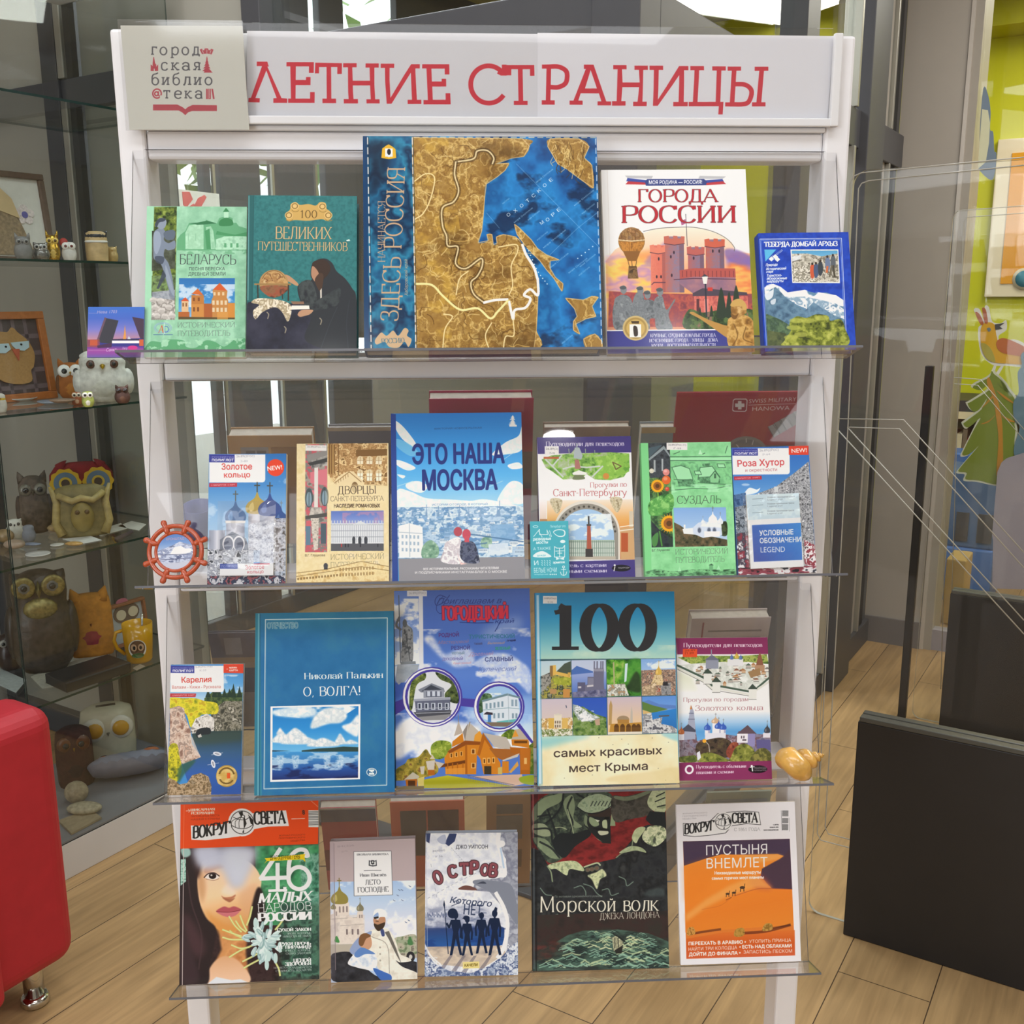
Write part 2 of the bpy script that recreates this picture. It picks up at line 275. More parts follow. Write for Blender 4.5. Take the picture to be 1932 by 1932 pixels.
def fbm(H,W,cell,seed=0,octv=4,asp=1.):
    """value noise 0..1; cell = size of the largest blobs in texels"""
    r=np.random.RandomState(seed);out=np.zeros((H,W),np.float32);amp=1.;tot=0
    for o in range(octv):
        cx=max(1.5,cell*asp/2**o);cy=max(1.5,cell/2**o)
        gw=int(W/cx)+3;gh=int(H/cy)+3;g=r.rand(gh,gw).astype(np.float32)
        x=np.arange(W)/cx;y=np.arange(H)/cy;xi=x.astype(int);yi=y.astype(int);fx=x-xi;fy=y-yi
        fx=fx*fx*(3-2*fx);fy=(fy*fy*(3-2*fy))[:,None]
        a=g[yi][:,xi]*(1-fx)+g[yi][:,xi+1]*fx;b=g[yi+1][:,xi]*(1-fx)+g[yi+1][:,xi+1]*fx
        out+=amp*(a*(1-fy)+b*fy);tot+=amp;amp*=.55
    out/=tot;return np.clip((out-.5)*1.9+.5,0,1)
def raster(E,H,W,ss=4):
    """coverage of directed edges (n,4) on an H x W grid"""
    E=E[np.abs(E[:,1]-E[:,3])>1e-9]
    if not len(E): return np.zeros((H,W),np.float32)
    x0,y0,x1,y1=E[:,0],E[:,1]*ss,E[:,2],E[:,3]*ss
    sg=np.where(y1>y0,1.,-1.);lo=np.clip(np.ceil(np.minimum(y0,y1)-.5),0,H*ss).astype(int);hi=np.clip(np.ceil(np.maximum(y0,y1)-.5),0,H*ss).astype(int)
    n=hi-lo;k=np.repeat(np.arange(len(E)),n)
    if not len(k): return np.zeros((H,W),np.float32)
    row=np.arange(len(k))-np.repeat(np.cumsum(n)-n,n)+lo[k]
    x=x0[k]+(row+.5-y0[k])/(y1[k]-y0[k])*(x1[k]-x0[k]);x=np.clip(x,0,W);ix=x.astype(int);f=x-ix
    flat=row*(W+2)+ix
    A=np.bincount(flat,sg[k]*(1-f),minlength=H*ss*(W+2))+np.bincount(flat+1,sg[k]*f,minlength=H*ss*(W+2))[:H*ss*(W+2)]
    A=np.clip(np.abs(np.cumsum(A.reshape(H*ss,W+2),1)),0,1)[:,:W]
    return A.reshape(H,ss,W).mean(1).astype(np.float32)
def boxblur(m,r):
    r=int(max(1,r))
    for ax in (0,1):
        for _ in range(2):
            p=np.pad(m,[(r+1,r) if a==ax else (0,0) for a in (0,1)],mode='edge');c=np.cumsum(p,ax)
            m=(np.take(c,np.arange(2*r+1,c.shape[ax]),ax)-np.take(c,np.arange(0,c.shape[ax]-2*r-1),ax))/(2*r+1)
    return m
# ---- letters: the built-in sans face, or a stroked roman / slab face drawn here
_tx={}
def sans(s):
    """outlines of a line of the built-in sans face (closed loops, wound as drawn)"""
    if s not in _tx:
        cu=bpy.data.curves.new('t','FONT');cu.body=s;cu.size=1;cu.resolution_u=3;cu.fill_mode='NONE'
        ob=bpy.data.objects.new('t',cu);C.objects.link(ob)
        me=bpy.data.meshes.new_from_object(ob.evaluated_get(bpy.context.evaluated_depsgraph_get()))
        v=np.zeros(len(me.vertices)*3);me.vertices.foreach_get('co',v);v=v.reshape(-1,3)[:,:2]
        e=np.zeros(len(me.edges)*2,int);me.edges.foreach_get('vertices',e);e=e.reshape(-1,2)
        bpy.data.objects.remove(ob);bpy.data.curves.remove(cu);bpy.data.meshes.remove(me)
        nb={}
        for p,q in e: nb.setdefault(int(p),[]).append(int(q));nb.setdefault(int(q),[]).append(int(p))
        seen=set();L=[]
        for k in sorted(nb):
            if k in seen: continue
            lp=[k];seen.add(k);cur=k+1 if k+1 in nb[k] else nb[k][0]
            while cur not in seen:
                lp.append(cur);seen.add(cur);n=[x for x in nb[cur] if x not in seen]
                if not n: break
                cur=n[0]
            if len(lp)>2: L.append(v[lp])
        _tx[s]=L
    return _tx[s]
GL={'А':'.8|0,0 .4,1 .8,0|.15,.36 .65,.36','Б':'.66|.1,0 .1,1 .6,1 .6,.86|~.1,.56 .4,.56 .62,.46 .64,.28 .6,.1 .4,0 .1,0','В':'.68|.1,0 .1,1|~.1,1 .4,1 .58,.9 .58,.64 .4,.53 .1,.53|~.1,.53 .42,.53 .66,.42 .66,.12 .42,0 .1,0',
'Г':'.58|.1,0 .1,1 .58,1 .58,.82','Д':'.8|.02,-.2 .02,0 .78,0 .78,-.2|.12,0 .2,.3 .24,1 .64,1 .64,0','Е':'.62|.1,0 .1,1 .58,1 .58,.82|.1,.52 .46,.52|.1,0 .62,0 .62,.2','Ж':'1|.5,0 .5,1|.06,1 .42,.54 .02,0|.94,1 .58,.54 .98,0|.42,.54 .58,.54',
'З':'.58|~.06,.8 .12,.95 .3,1 .5,.94 .53,.75 .45,.58 .25,.53|~.25,.53 .48,.48 .58,.28 .5,.06 .27,0 .08,.05 .03,.22','И':'.78|.1,0 .1,1|.1,.02 .68,.98|.68,0 .68,1','Й':'.78|.1,0 .1,1|.1,.02 .68,.98|.68,0 .68,1|~.24,1.22 .39,1.13 .54,1.22',
'К':'.74|.1,0 .1,1|.66,1 .26,.53 .72,0|.1,.53 .28,.53','Л':'.76|.02,0 .12,0 .22,.25 .28,1 .66,1 .66,0','Λ':'.8|0,0 .4,1 .8,0','М':'.96|.1,0 .12,1 .48,.12 .84,1 .86,0','Н':'.78|.1,0 .1,1|.68,0 .68,1|.1,.52 .68,.52','О':'.8|@.4,.5 .36,.5',
'П':'.78|.1,0 .1,1 .68,1 .68,0','Р':'.64|.1,0 .1,1|~.1,1 .42,1 .62,.9 .62,.58 .42,.46 .1,.46','С':'.72|~.68,.8 .58,.95 .4,1 .17,.92 .05,.7 .05,.3 .17,.08 .4,0 .58,.05 .7,.2|.68,.8 .68,1','Т':'.7|.35,0 .35,1|0,.8 0,1 .7,1 .7,.8','У':'.72|.02,1 .38,.36|.7,1 .34,.16|~.34,.16 .26,.02 .12,.0 .06,.08',
'Х':'.74|.04,0 .7,1|.04,1 .7,0','Ц':'.8|.1,1 .1,0 .78,0 .78,-.2|.66,1 .66,0','Ч':'.7|~.08,1 .08,.62 .2,.46 .4,.46 .62,.54|.62,0 .62,1','Ш':'1.04|.1,1 .1,0 .94,0 .94,1|.52,0 .52,1','Ь':'.64|.1,0 .1,1|~.1,.54 .4,.54 .62,.44 .62,.12 .4,0 .1,0','Ы':'.92|.1,0 .1,1|~.1,.54 .36,.54 .56,.44 .56,.12 .36,0 .1,0|.82,0 .82,1',
'Ъ':'.74|.2,0 .2,1 0,1 0,.85|~.2,.54 .5,.54 .72,.44 .72,.12 .5,0 .2,0','Э':'.68|~.04,.82 .16,.96 .32,1 .54,.92 .66,.7 .66,.3 .54,.08 .32,0 .14,.05 .03,.2|.2,.52 .66,.52','Я':'.68|.58,0 .58,1|~.58,1 .26,1 .06,.9 .06,.58 .26,.46 .58,.46|.3,.46 .04,0','0':'.62|@.31,.5 .26,.5','1':'.46|.24,0 .24,1|~.24,1 .16,.88 .04,.84','6':'.6|@.3,.3 .26,.3|~.04,.3 .06,.65 .2,.95 .48,1.','4':'.64|.46,0 .46,1 .02,.3 .64,.3','-':'.4|.06,.42 .34,.42','8':'.6|@.3,.27 .25,.27|@.3,.76 .21,.23',
'Ю':'1.06|.1,0 .1,1|.1,.5 .36,.5|@.68,.5 .32,.5','Ф':'.86|.43,0 .43,1|@.43,.54 .36,.27','ю':'.78|.08,0 .08,.68|.08,.34 .26,.34|@.5,.34 .23,.34','ф':'.76|.38,-.3 .38,.98|@.38,.34 .32,.33','о':'.6|@.3,.34 .25,.34','ё':'.56|.06,.37 .5,.37|~.5,.37 .48,.58 .28,.68 .1,.58 .04,.33 .1,.1 .3,0 .5,.1|.16,.82 .16,.9|.4,.82 .4,.9',
'!':'.3|.15,.3 .15,1|.15,0 .15,.07','·':'.3|.1,.45 .2,.45','•':'.4|.12,.4 .28,.4',',':'.26|.14,.08 .06,-.16','.':'.24|.1,0 .1,.08',' ':'.36|','@':'1|@.5,.42 .46,.56|@.48,.42 .2,.26|~.68,.7 .66,.3 .74,.18 .9,.3','—':'.9|.06,.42 .84,.42',
'а':'.56|~.06,.5 .12,.62 .28,.68 .44,.6 .47,.42 .47,.12 .54,.0|@.27,.19 .21,.19','б':'.6|@.3,.32 .25,.32|~.06,.34 .06,.7 .16,.92 .36,.98 .52,1.08','е':'.56|.06,.37 .5,.37|~.5,.37 .48,.58 .28,.68 .1,.58 .04,.33 .1,.1 .3,0 .5,.1','р':'.64|.1,-.3 .1,.68|~.1,.5 .3,.68 .52,.6 .58,.34 .5,.08 .3,0 .1,.16','у':'.62|.02,.68 .32,.04|.6,.68 .3,-.06|~.3,-.06 .2,-.28 .06,-.26','с':'.54|~.5,.54 .42,.66 .28,.68 .1,.6 .04,.33 .1,.08 .28,0 .44,.04 .52,.16'}
def roman(s,tv=.13,th=.05,sf=.2,lc=.69):
    """quads of a stroked roman line; tv/th = stem and hairline weight, sf = serif length"""
    out=[];x=0.
    for ch in s:
        sc=1.
        g=GL.get(ch)
        if g is None:
            g=GL.get(ch.upper())
            if g is None: x+=.4;continue
            sc=lc
        a=g.split('|');w=float(a[0])
        for st in a[1:]:
            if not st: continue
            fl=st[0] if st[0] in '~@' else '';p=[tuple(map(float,q.split(','))) for q in st.lstrip('~@').split()]
            if fl=='@':
                t=np.linspace(0,2*np.pi,37);P=np.c_[p[0][0]+p[1][0]*np.cos(t),p[0][1]+p[1][1]*np.sin(t)]
            elif fl=='~': P=spline(p,False,7)
            else: P=np.array(p)
            P=P*[sc,sc]+[x,0]
            d=P[1:]-P[:-1];L=np.hypot(d[:,0],d[:,1])+1e-9;d=d/L[:,None]
            if fl:
                tg=np.vstack([d[:1],d[1:]+d[:-1],d[-1:]])
                if fl=='@': tg[0]=tg[-1]=d[0]+d[-1]
                tg/=np.hypot(tg[:,0],tg[:,1])[:,None]+1e-9;hw=(th+(tv-th)*np.abs(tg[:,1])**1.3)/2;n=np.c_[-tg[:,1],tg[:,0]]*hw[:,None]
                for i in range(len(d)): out.append(np.array([P[i]-n[i],P[i+1]-n[i+1],P[i+1]+n[i+1],P[i]+n[i]]))
                x_=0
            else:
              wd=th+(tv-th)*np.abs(d[:,1])**1.3
              for i in range(len(d)):
                if d[i,0]*d[i,1]>0 and abs(d[i,1])<.97 and ch.upper() not in 'УЛДЗ': wd[i]=th+(tv-th)*.25
              for i in range(len(d)):
                n=np.array([-d[i,1],d[i,0]])*wd[i]/2;e=d[i]*(wd[i-1]/2 if i else 0);e2=d[i]*(wd[i+1]/2 if i<len(d)-1 else 0)
                e=e*min(1,abs(1-abs(d[i]@d[i-1]))*2) if i else e;e2=e2*min(1,abs(1-abs(d[i]@d[i+1]))*2) if i<len(d)-1 else e2
                out.append(np.array([P[i]-e-n,P[i+1]+e2-n,P[i+1]+e2+n,P[i]-e+n]))
            if sf and not fl:
                for q,dd in ((P[0],d[0]),(P[-1],d[-1])):
                    if abs(dd[1])>.6 and (abs(q[1])<.02 or abs(q[1]-sc)<.03 or abs(q[1]+.3)<.02) and ch not in '!.,1' or (ch=='1' and abs(q[1])<.02):
                        if ch.upper() in 'ДЦТЕГСБ' and 0<abs(q[0]-x)and ((ch.upper() in 'ТЕГСБ' and not(abs(q[1])<.02 and abs(dd[1])>.9 and ch.upper() in 'ТГЕБ' and q[0]-x<.4*sc)) ): continue
                        yy=q[1]+(th/2 if q[1]<.3*sc else -th/2)
                        out.append(np.array([[q[0]-sf/2,yy-th/2],[q[0]+sf/2,yy-th/2],[q[0]+sf/2,yy+th/2],[q[0]-sf/2,yy+th/2]]))
        x+=(w+.1)*(sc if sc<1 else 1)
    return out
class Cv:
    """a print: everything is given in the picture coordinates of its quad (TL,TR,BR,BL) and laid out flat on a w x h texture"""
    def __init__(s,quad,base,res=2.1,zoom=1.):
        q=np.array(quad,float);w=(np.hypot(*(q[1]-q[0]))+np.hypot(*(q[2]-q[3])))/2;h=(np.hypot(*(q[3]-q[0]))+np.hypot(*(q[2]-q[1])))/2
        s.k=res/zoom;s.W=int(w*s.k);s.H=int(h*s.k);s.M=homog(quad,((0,0),(s.W,0),(s.W,s.H),(0,s.H)))
        s.im=np.empty((s.H,s.W,3),np.float32);s.im[:]=hexc(base)
    def m(s,p):
        p=np.asarray(p,float);q=np.c_[p,np.ones(len(p))]@s.M.T;return q[:,:2]/q[:,2:]
    def mask(s,polys,soft=0,raw=0):
        """(y0,x0,mask) of the union of polygons given in picture coordinates"""
        Q=[s.m(p) for p in polys];al=np.vstack(Q);pad=int(soft*s.k*2)+1
        x0=int(max(0,np.floor(al[:,0].min())-pad));y0=int(max(0,np.floor(al[:,1].min())-pad));x1=int(min(s.W,np.ceil(al[:,0].max())+pad));y1=int(min(s.H,np.ceil(al[:,1].max())+pad))
        if x1<=x0 or y1<=y0: return None
        E=[]
        for q in Q:
            q=q-[x0,y0];r=np.roll(q,-1,0)
            if len(Q)>1 and not raw and (q[:,0]*r[:,1]-q[:,1]*r[:,0]).sum()<0: q=q[::-1];r=np.roll(q,-1,0)
            E.append(np.c_[q,r])
        mk=raster(np.vstack(E),y1-y0,x1-x0)
        return y0,x0,(boxblur(mk,soft*s.k) if soft else mk)
    def put(s,mk,col,a=1.):
        if mk is None: return s
        y,x,k=mk;r=s.im[y:y+k.shape[0],x:x+k.shape[1]];k=(k*a)[...,None];r[:]=r*(1-k)+np.asarray(col,np.float32)*k;return s
    def P(s,pts,col,a=1.,sm=0,soft=0): return s.put(s.mask([spline(pts) if sm else pts],soft),hexc(col),a)
    def PP(s,polys,col,a=1.): return s.put(s.mask(polys),hexc(col),a)
    def R(s,x0,y0,x1,y1,col,a=1.,soft=0): return s.P([(x0,y0),(x1,y0),(x1,y1),(x0,y1)],col,a,0,soft)
    def E(s,cx,cy,rx,ry,col,a=1.,rot=0,soft=0,n=28):
        t=np.linspace(0,2*np.pi,n,endpoint=False);c,d=np.cos(rot),np.sin(rot);x=rx*np.cos(t);y=ry*np.sin(t)
        return s.P(np.c_[cx+x*c-y*d,cy+x*d+y*c],col,a,0,soft)
    def ring(s,cx,cy,rx,ry,w,col,a0=0,a1=360,a=1.): 
        t=np.radians(np.linspace(a0,a1,40));return s.L(np.c_[cx+rx*np.cos(t),cy+ry*np.sin(t)],w,col,a)
    def L(s,pts,w,col,a=1.,sm=0):
        p=spline(pts,False) if sm else np.array(pts,float);d=p[1:]-p[:-1];l=np.hypot(d[:,0],d[:,1])+1e-9;n=np.c_[-d[:,1],d[:,0]]/l[:,None]*w/2
        ex=d/l[:,None]*w*.25
        return s.put(s.mask([np.array([p[i]-ex[i]-n[i],p[i+1]+ex[i]-n[i],p[i+1]+ex[i]+n[i],p[i]-ex[i]+n[i]]) for i in range(len(d))]),hexc(col),a)
    def LL(s,lines,w,col,a=1.):
        for l in lines: s.L(l,w,col,a)
        return s
    def G(s,pts,cols,ang=90,a=1.,sm=0,soft=0):
        """polygon filled with a run of colours along ang (90 = downwards)"""
        mk=s.mask([spline(pts) if sm else pts],soft)
        if mk is None: return s
        y,x,k=mk;yy,xx=np.mgrid[0:k.shape[0],0:k.shape[1]];c,d=np.cos(np.radians(ang)),np.sin(np.radians(ang));t=xx*c+yy*d;t=(t-t.min())/(np.ptp(t)+1e-6)*(len(cols)-1)
        cc=np.array([hexc(q) for q in cols]);i=np.clip(t.astype(int),0,len(cols)-2);f=(t-i)[...,None]
        return s.put(mk,cc[i]*(1-f)+cc[i+1]*f,a)
    def N(s,pts,cols,cell=10,seed=0,a=1.,sm=0,soft=0,octv=4,asp=1.,hard=0,ridge=0):
        """polygon filled with mottled colours (foliage, rock, cloud)"""
        mk=s.mask([spline(pts) if sm else pts],soft)
        if mk is None: return s
        y,x,k=mk;n=fbm(k.shape[0],k.shape[1],cell*s.k,seed,octv,asp)
        if ridge: n=np.clip(np.abs(2*n-1)*1.5,0,1)
        n=n*(len(cols)-1)*.999
        cc=np.array([hexc(q) for q in cols]);i=n.astype(int);f=(n-i)
        f=(np.clip((f-.5)*(1+hard)+.5,0,1))[...,None]
        return s.put(mk,cc[i]*(1-f)+cc[np.minimum(i+1,len(cols)-1)]*f,a)
    def cloud(s,pts,col,cell=20,th=.5,seed=0,a=1.,sm=0,soft=0,k=5,asp=1.4,fade=None):
        mk=s.mask([spline(pts) if sm else pts],soft)
        if mk is None: return s
        y,x,m=mk;n=fbm(m.shape[0],m.shape[1],cell*s.k,seed,5,asp)
        if fade: n=n+np.linspace(fade[0],fade[1],m.shape[0])[:,None]
        return s.put((y,x,m*np.clip((n-th)*k,0,1)),hexc(col),a)
    def T(s,txt,x0,y0,x1,y1,h,col,f='s',bold=0.,sh=0.,a=1.,up=None,out=None,**kw):
        """text from baseline start to end, cap height h; f: s sans, r roman, b slab"""
        raw=f=='s'
        if raw: tr=sans(txt);cap=.727;out=out or ((bold*h*1.3,col) if bold>0 else None)
        else:
            d=dict(tv=.14,th=.045,sf=.22) if f=='r' else dict(tv=.17,th=.11,sf=.34) if f=='b' else dict(tv=.12,th=.085,sf=.28);d.update(kw);tr=roman(txt,**d);cap=1.
        if not tr: return s
        al=np.vstack(tr);X0,X1=al[:,0].min(),al[:,0].max();b=np.array([x1-x0,y1-y0],float);L=np.hypot(*b);b/=L;u=np.array([b[1],-b[0]]) if up is None else np.array(up,float)/np.hypot(*up)
        def tf(t): 
            xx=(t[:,0]-X0)/(X1-X0)*L+t[:,1]*sh*h/cap;return np.array([x0,y0])+xx[:,None]*b+(t[:,1]*h/cap)[:,None]*u
        tr=[tf(t) for t in tr]
        if out:
            for dx,dy in ((-1,0),(1,0),(0,-1),(0,1),(.7,.7),(-.7,.7),(.7,-.7),(-.7,-.7)): s.put(s.mask([t+np.array([dx,dy])*out[0] for t in tr],0,raw),hexc(out[1]))
        return s.put(s.mask(tr,0,raw),hexc(col),a)
    def TT(s,rows,col,**k):
        for r in rows: s.T(*r,col,**k)
        return s
    def grain(s,amt=.02,cell=1.5,seed=5):
        s.im+=((fbm(s.H,s.W,cell*s.k,seed,3)-.5)*2*amt)[...,None];return s
    def image(s,name,gain=1.):
        im=np.clip(s.im,0,1);lin=np.where(im<=.04045,im/12.92,((im+.055)/1.055)**2.4)*gain;lin=np.clip(lin,0,.93)
        im=np.where(lin<=.0031308,lin*12.92,1.055*lin**(1/2.4)-.055)
        a=np.ones((s.H,s.W,4),np.float32);a[...,:3]=im[::-1]
        g=bpy.data.images.new(name,s.W,s.H);g.pixels.foreach_set(a.ravel());g.pack();return g
def crop(x0,y0,k):
    """picture coordinates read at magnification k from corner x0,y0"""
    return lambda x,y:((x)/k+x0,(y)/k+y0)
COV={}
def cover(name,cr,quad,base,res=2.1):
    c=Cv(quad,base,res,cr[2]);f=crop(*cr);COV[name]=(c,[f(*p) for p in quad]);return c
def trees(c,pts,cols=('2c3a1c','4c6128','7a8f3a','a9b356'),cell=26,seed=1,**k): return c.N(pts,cols,cell,seed,hard=1.2,octv=5,**k)
def onion(c,x,y,w,h,col,hi,cross='777'):
    """onion dome standing on y, w wide, h tall"""
    c.P([(x-w*.36,y),(x-w*.52,y-h*.22),(x-w*.42,y-h*.48),(x-w*.12,y-h*.72),(x,y-h),(x+w*.12,y-h*.72),(x+w*.42,y-h*.48),(x+w*.52,y-h*.22),(x+w*.36,y)],col,1,1)
    c.P([(x-w*.3,y-h*.1),(x-w*.38,y-h*.28),(x-w*.2,y-h*.52),(x-w*.14,y-h*.2)],hi,.7,1)
    c.L([(x,y-h),(x,y-h*1.45)],w*.05,cross).L([(x-w*.12,y-h*1.3),(x+w*.12,y-h*1.3)],w*.05,cross)
def windows(c,x0,y0,dx,dy,nx,ny,w,h,col,sk=0,arch=0):
    for j in range(ny):
        for i in range(nx):
            x=x0+i*dx;y=y0+j*dy+i*sk
            c.P([(x,y),(x+w/2,y-arch),(x+w,y),(x+w,y+h),(x,y+h)],col)
A=(250,360,4.391)
# --- green history guide with a statue strip
c=cover('belarus',A,[(125,128),(948,132),(935,1335),(88,1335)],'93c8a6')
c.N([(80,120),(960,120),(960,1340),(80,1340)],['86bd9a','93c8a6','a5d6b6'],60,3)
c.P([(125,128),(180,128),(142,1335),(88,1335)],'a3d8b6',.8)
c.P([(370,450),(372,400),(400,360),(440,330),(470,265),(520,275),(600,255),(615,238),(640,265),(700,270),(720,225),(780,205),(830,225),(830,265),(860,262),(880,290),(945,310),(945,490),(370,490)],'5ea374',.9)
c.N([(440,345),(470,285),(560,270),(590,280),(590,480),(440,480)],['a9d8b8','9bcdaa','b4dfc1'],40,4);c.N([(610,300),(650,290),(670,330),(690,480),(625,480)],['a9d8b8','8fc4a0'],30,5)
c.N([(690,400),(760,375),(945,370),(945,485),(690,485)],['a9d8b8','b4dfc1','8fc4a0'],30,6)
c.P([(470,265),(540,262),(620,245),(700,268),(620,275),(540,280)],'33734b').P([(720,285),(725,245),(775,222),(825,240),(832,280),(780,290)],'3b8150',1,1).P([(750,175),(775,140),(803,172)],'3b8150').R(758,175,796,222,'b4dfc1')
c.P([(600,330),(640,310),(650,480),(615,480)],'4a9361').P([(700,330),(760,345),(850,360),(945,340),(945,375),(800,372),(690,360)],'4a9361');windows(c,760,430,50,40,3,1,18,36,'5ea374');windows(c,460,350,60,60,2,1,8,60,'8fc4a0')
c.cloud([(370,480),(945,480),(945,520),(370,520)],'5ea374',40,.5,7,.6)
st=[(185,135),(371,132),(350,1063),(153,1066)]
trees(c,st,('243016','46591f','6d7f30','8fa04a'),30,8)
c.N([(165,330),(360,330),(352,640),(160,660)],['303527','4a5040','5c6454'],40,9);c.N([(160,700),(355,690),(352,860),(155,870)],['46513a','7d9a5c','35402c'],50,10)
c.N([(160,835),(350,815),(350,925),(155,935)],['8b929c','a5abb3','717883'],40,11);c.N([(155,880),(350,900),(350,1066),(153,1066)],['c9c5c0','8d8881','b4aea8','ddd9d4'],34,12,hard=2)
for x,y in ((185,960),(240,985),(300,960),(200,1030),(265,1035),(325,1030),(170,900),(230,905)): c.E(x,y,30,22,'d8d3ce',.8).E(x,y+10,26,12,'a9a49e',.6)
b='7a8698';d='3e4756'
c.P([(215,310),(235,300),(262,315),(275,345),(262,400),(300,430),(352,410),(355,470),(300,490),(270,480),(262,540),(300,600),(330,720),(345,860),(320,870),(290,780),(255,650),(225,590),(180,560),(175,480),(180,350)],b,1,1)
c.P([(205,250),(228,225),(268,228),(285,255),(272,300),(240,318),(212,300),(190,290)],'8a95a6',1,1).P([(190,275),(225,228),(280,232),(262,252),(225,262),(205,300)],d,1,1).P([(180,350),(225,340),(240,420),(205,520),(180,480)],'93a0b2',1,1)
c.P([(262,345),(330,320),(358,345),(340,400),(280,400)],'5d6878',1,1).P([(190,540),(262,545),(250,600),(200,590)],d,.8,1).P([(255,650),(280,700),(215,810),(200,805)],d,.9).P([(275,610),(320,740),(345,850),(325,850),(280,720)],'9aa6b6',.7,1)
c.T('БЕЛАРУСЬ',392,603,858,605,80,'33373a','r',tv=.085,th=.04,sf=.16).T('ПЕСНЯ ВЕРЕСКА',470,655,765,653,26,'3a4a44').T('ДРЕВНЕЙ ЗЕМЛИ',462,699,770,697,28,'3a4a44')
c.G([(386,720),(848,720),(846,1062),(378,1062)],['2f6fb0','3a86c4','8fbbe0']).cloud([(386,770),(848,770),(846,960),(380,960)],'dfe8f0',90,.45,13,.8)
r='c87a3a';r2='9a5228';br='c98a45'
c.P([(398,910),(437,878),(468,912)],'d0532c').R(405,910,462,1010,'d9b58a').P([(490,850),(540,805),(588,862)],'cf6a30').P([(488,860),(590,862),(592,940),(486,940)],'b9793d').R(486,935,592,1045,br)
c.P([(665,815),(722,758),(785,825)],'cc5a2b').P([(663,815),(786,825),(780,880),(792,905),(795,1062),(640,1062),(655,900),(668,870)],'c08446').R(590,930,660,1062,'a85d30').R(790,925,848,1062,'d08a3a').R(378,1000,470,1062,'b0622f')
c.P([(378,1040),(848,1048),(846,1062),(378,1062)],'5a4a2c');windows(c,670,835,36,0,3,1,18,28,'ddc39a');windows(c,660,905,34,60,4,2,20,36,'dcc7a4');windows(c,412,925,26,0,2,1,12,30,'8a5a34');windows(c,500,880,40,0,2,1,16,30,'7f4a28');windows(c,500,960,34,0,2,1,16,36,'7f4a28');c.R(700,1000,790,1062,'d79a4c',.7)
c.TT([('ИСТОРИЧЕСКИЙ',372,1130,845,1128,42),('ПУТЕВОДИТЕЛЬ',372,1202,808,1198,44)],'565f5c',f='r',tv=.06,th=.035,sf=.12)
c.ring(248,1133,72,45,4,'8fa8c8').ring(248,1133,60,36,4,'7f9cc4').T('А',208,1175,255,1172,60,'d8432c','r',sh=.2).T('D',262,1172,300,1170,58,'5577b4',bold=-.01).R(258,1090,262,1182,'dfeee4').R(168,1188,248,1193,'486a9c').R(256,1188,330,1193,'486a9c')
c.P([(150,1245),(250,1255),(300,1230),(420,1240),(440,1290),(520,1300),(600,1240),(680,1250),(760,1290),(850,1230),(935,1225),(935,1335),(90,1335),(100,1300)],'58a06e',.9,1);c.cloud([(150,1230),(935,1220),(935,1335),(100,1335)],'a8d8b6',40,.55,15,.9,k=9)
# --- teal hardcover with globe
c=cover('travellers',A,[(955,38),(1848,42),(1868,1333),(945,1330)],'2c6f70')
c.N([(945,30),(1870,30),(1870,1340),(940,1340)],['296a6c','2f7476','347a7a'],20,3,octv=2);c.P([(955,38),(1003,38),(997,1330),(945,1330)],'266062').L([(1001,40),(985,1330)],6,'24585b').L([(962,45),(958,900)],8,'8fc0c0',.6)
g='c9a35c'
c.P([(1275,180),(1300,150),(1305,110),(1345,92),(1380,115),(1450,108),(1510,120),(1545,92),(1590,100),(1600,145),(1630,170),(1638,225),(1600,245),(1560,232),(1450,245),(1340,240),(1290,250),(1268,225)],g,1,1)
for x,y in ((1338,125),(1565,128),(1290,200),(1615,200)): c.E(x,y,34,30,'dcbc7a',.9).ring(x,y,22,20,7,'8a6a2e').ring(x+5,y+30,28,16,5,'9a7a3a',20,170)
c.T('100',1385,222,1522,222,62,'5d4520','r',tv=.1,sf=.2).TT([('ВЕЛИКИХ',1180,392,1645,395,98),('ПУТЕШЕСТВЕННИКОВ',1037,487,1778,492,70)],'c9b183',f='r',tv=.12,th=.05,sf=.2,out=(2,'3c5c50'))
c.P([(1765,405),(1790,395),(1800,410),(1770,412)],'d9e8e0')
c.P([(955,920),(1030,900),(1110,930),(1290,925),(1480,945),(1600,930),(1868,930),(1868,1333),(945,1330)],'2a2a38');c.N([(950,930),(1868,1000),(1868,1333),(945,1330)],['23242f','2e2f3e','383848'],120,7)
c.P([(1475,700),(1480,620),(1520,570),(1590,555),(1650,590),(1690,660),(1760,720),(1820,800),(1860,900),(1868,1333),(1450,1250),(1480,1050),(1400,930),(1370,780),(1480,735)],'2d3136',1,1)
c.P([(1485,610),(1525,570),(1600,570),(1640,640),(1590,720),(1530,740)],'3b2c24',1,1).P([(1487,620),(1520,640),(1545,690),(1535,760),(1505,740),(1480,690)],'b08468',1,1).P([(1510,740),(1545,680),(1580,690),(1575,780),(1555,830)],'4a372c',1,1).P([(1555,820),(1568,800),(1570,890),(1558,890)],'d8d2c4')
c.P([(1260,690),(1300,700),(1370,760),(1365,782),(1320,762),(1255,720)],'b98f6c',1,1).N([(1380,770),(1480,740),(1530,900),(1460,960),(1400,900)],['32373a','454c4c','272b30'],60,9,sm=1).N([(1490,940),(1600,860),(1720,800),(1700,940),(1560,980),(1500,985)],['2f3438','3f4546','272b30'],60,9,sm=1)
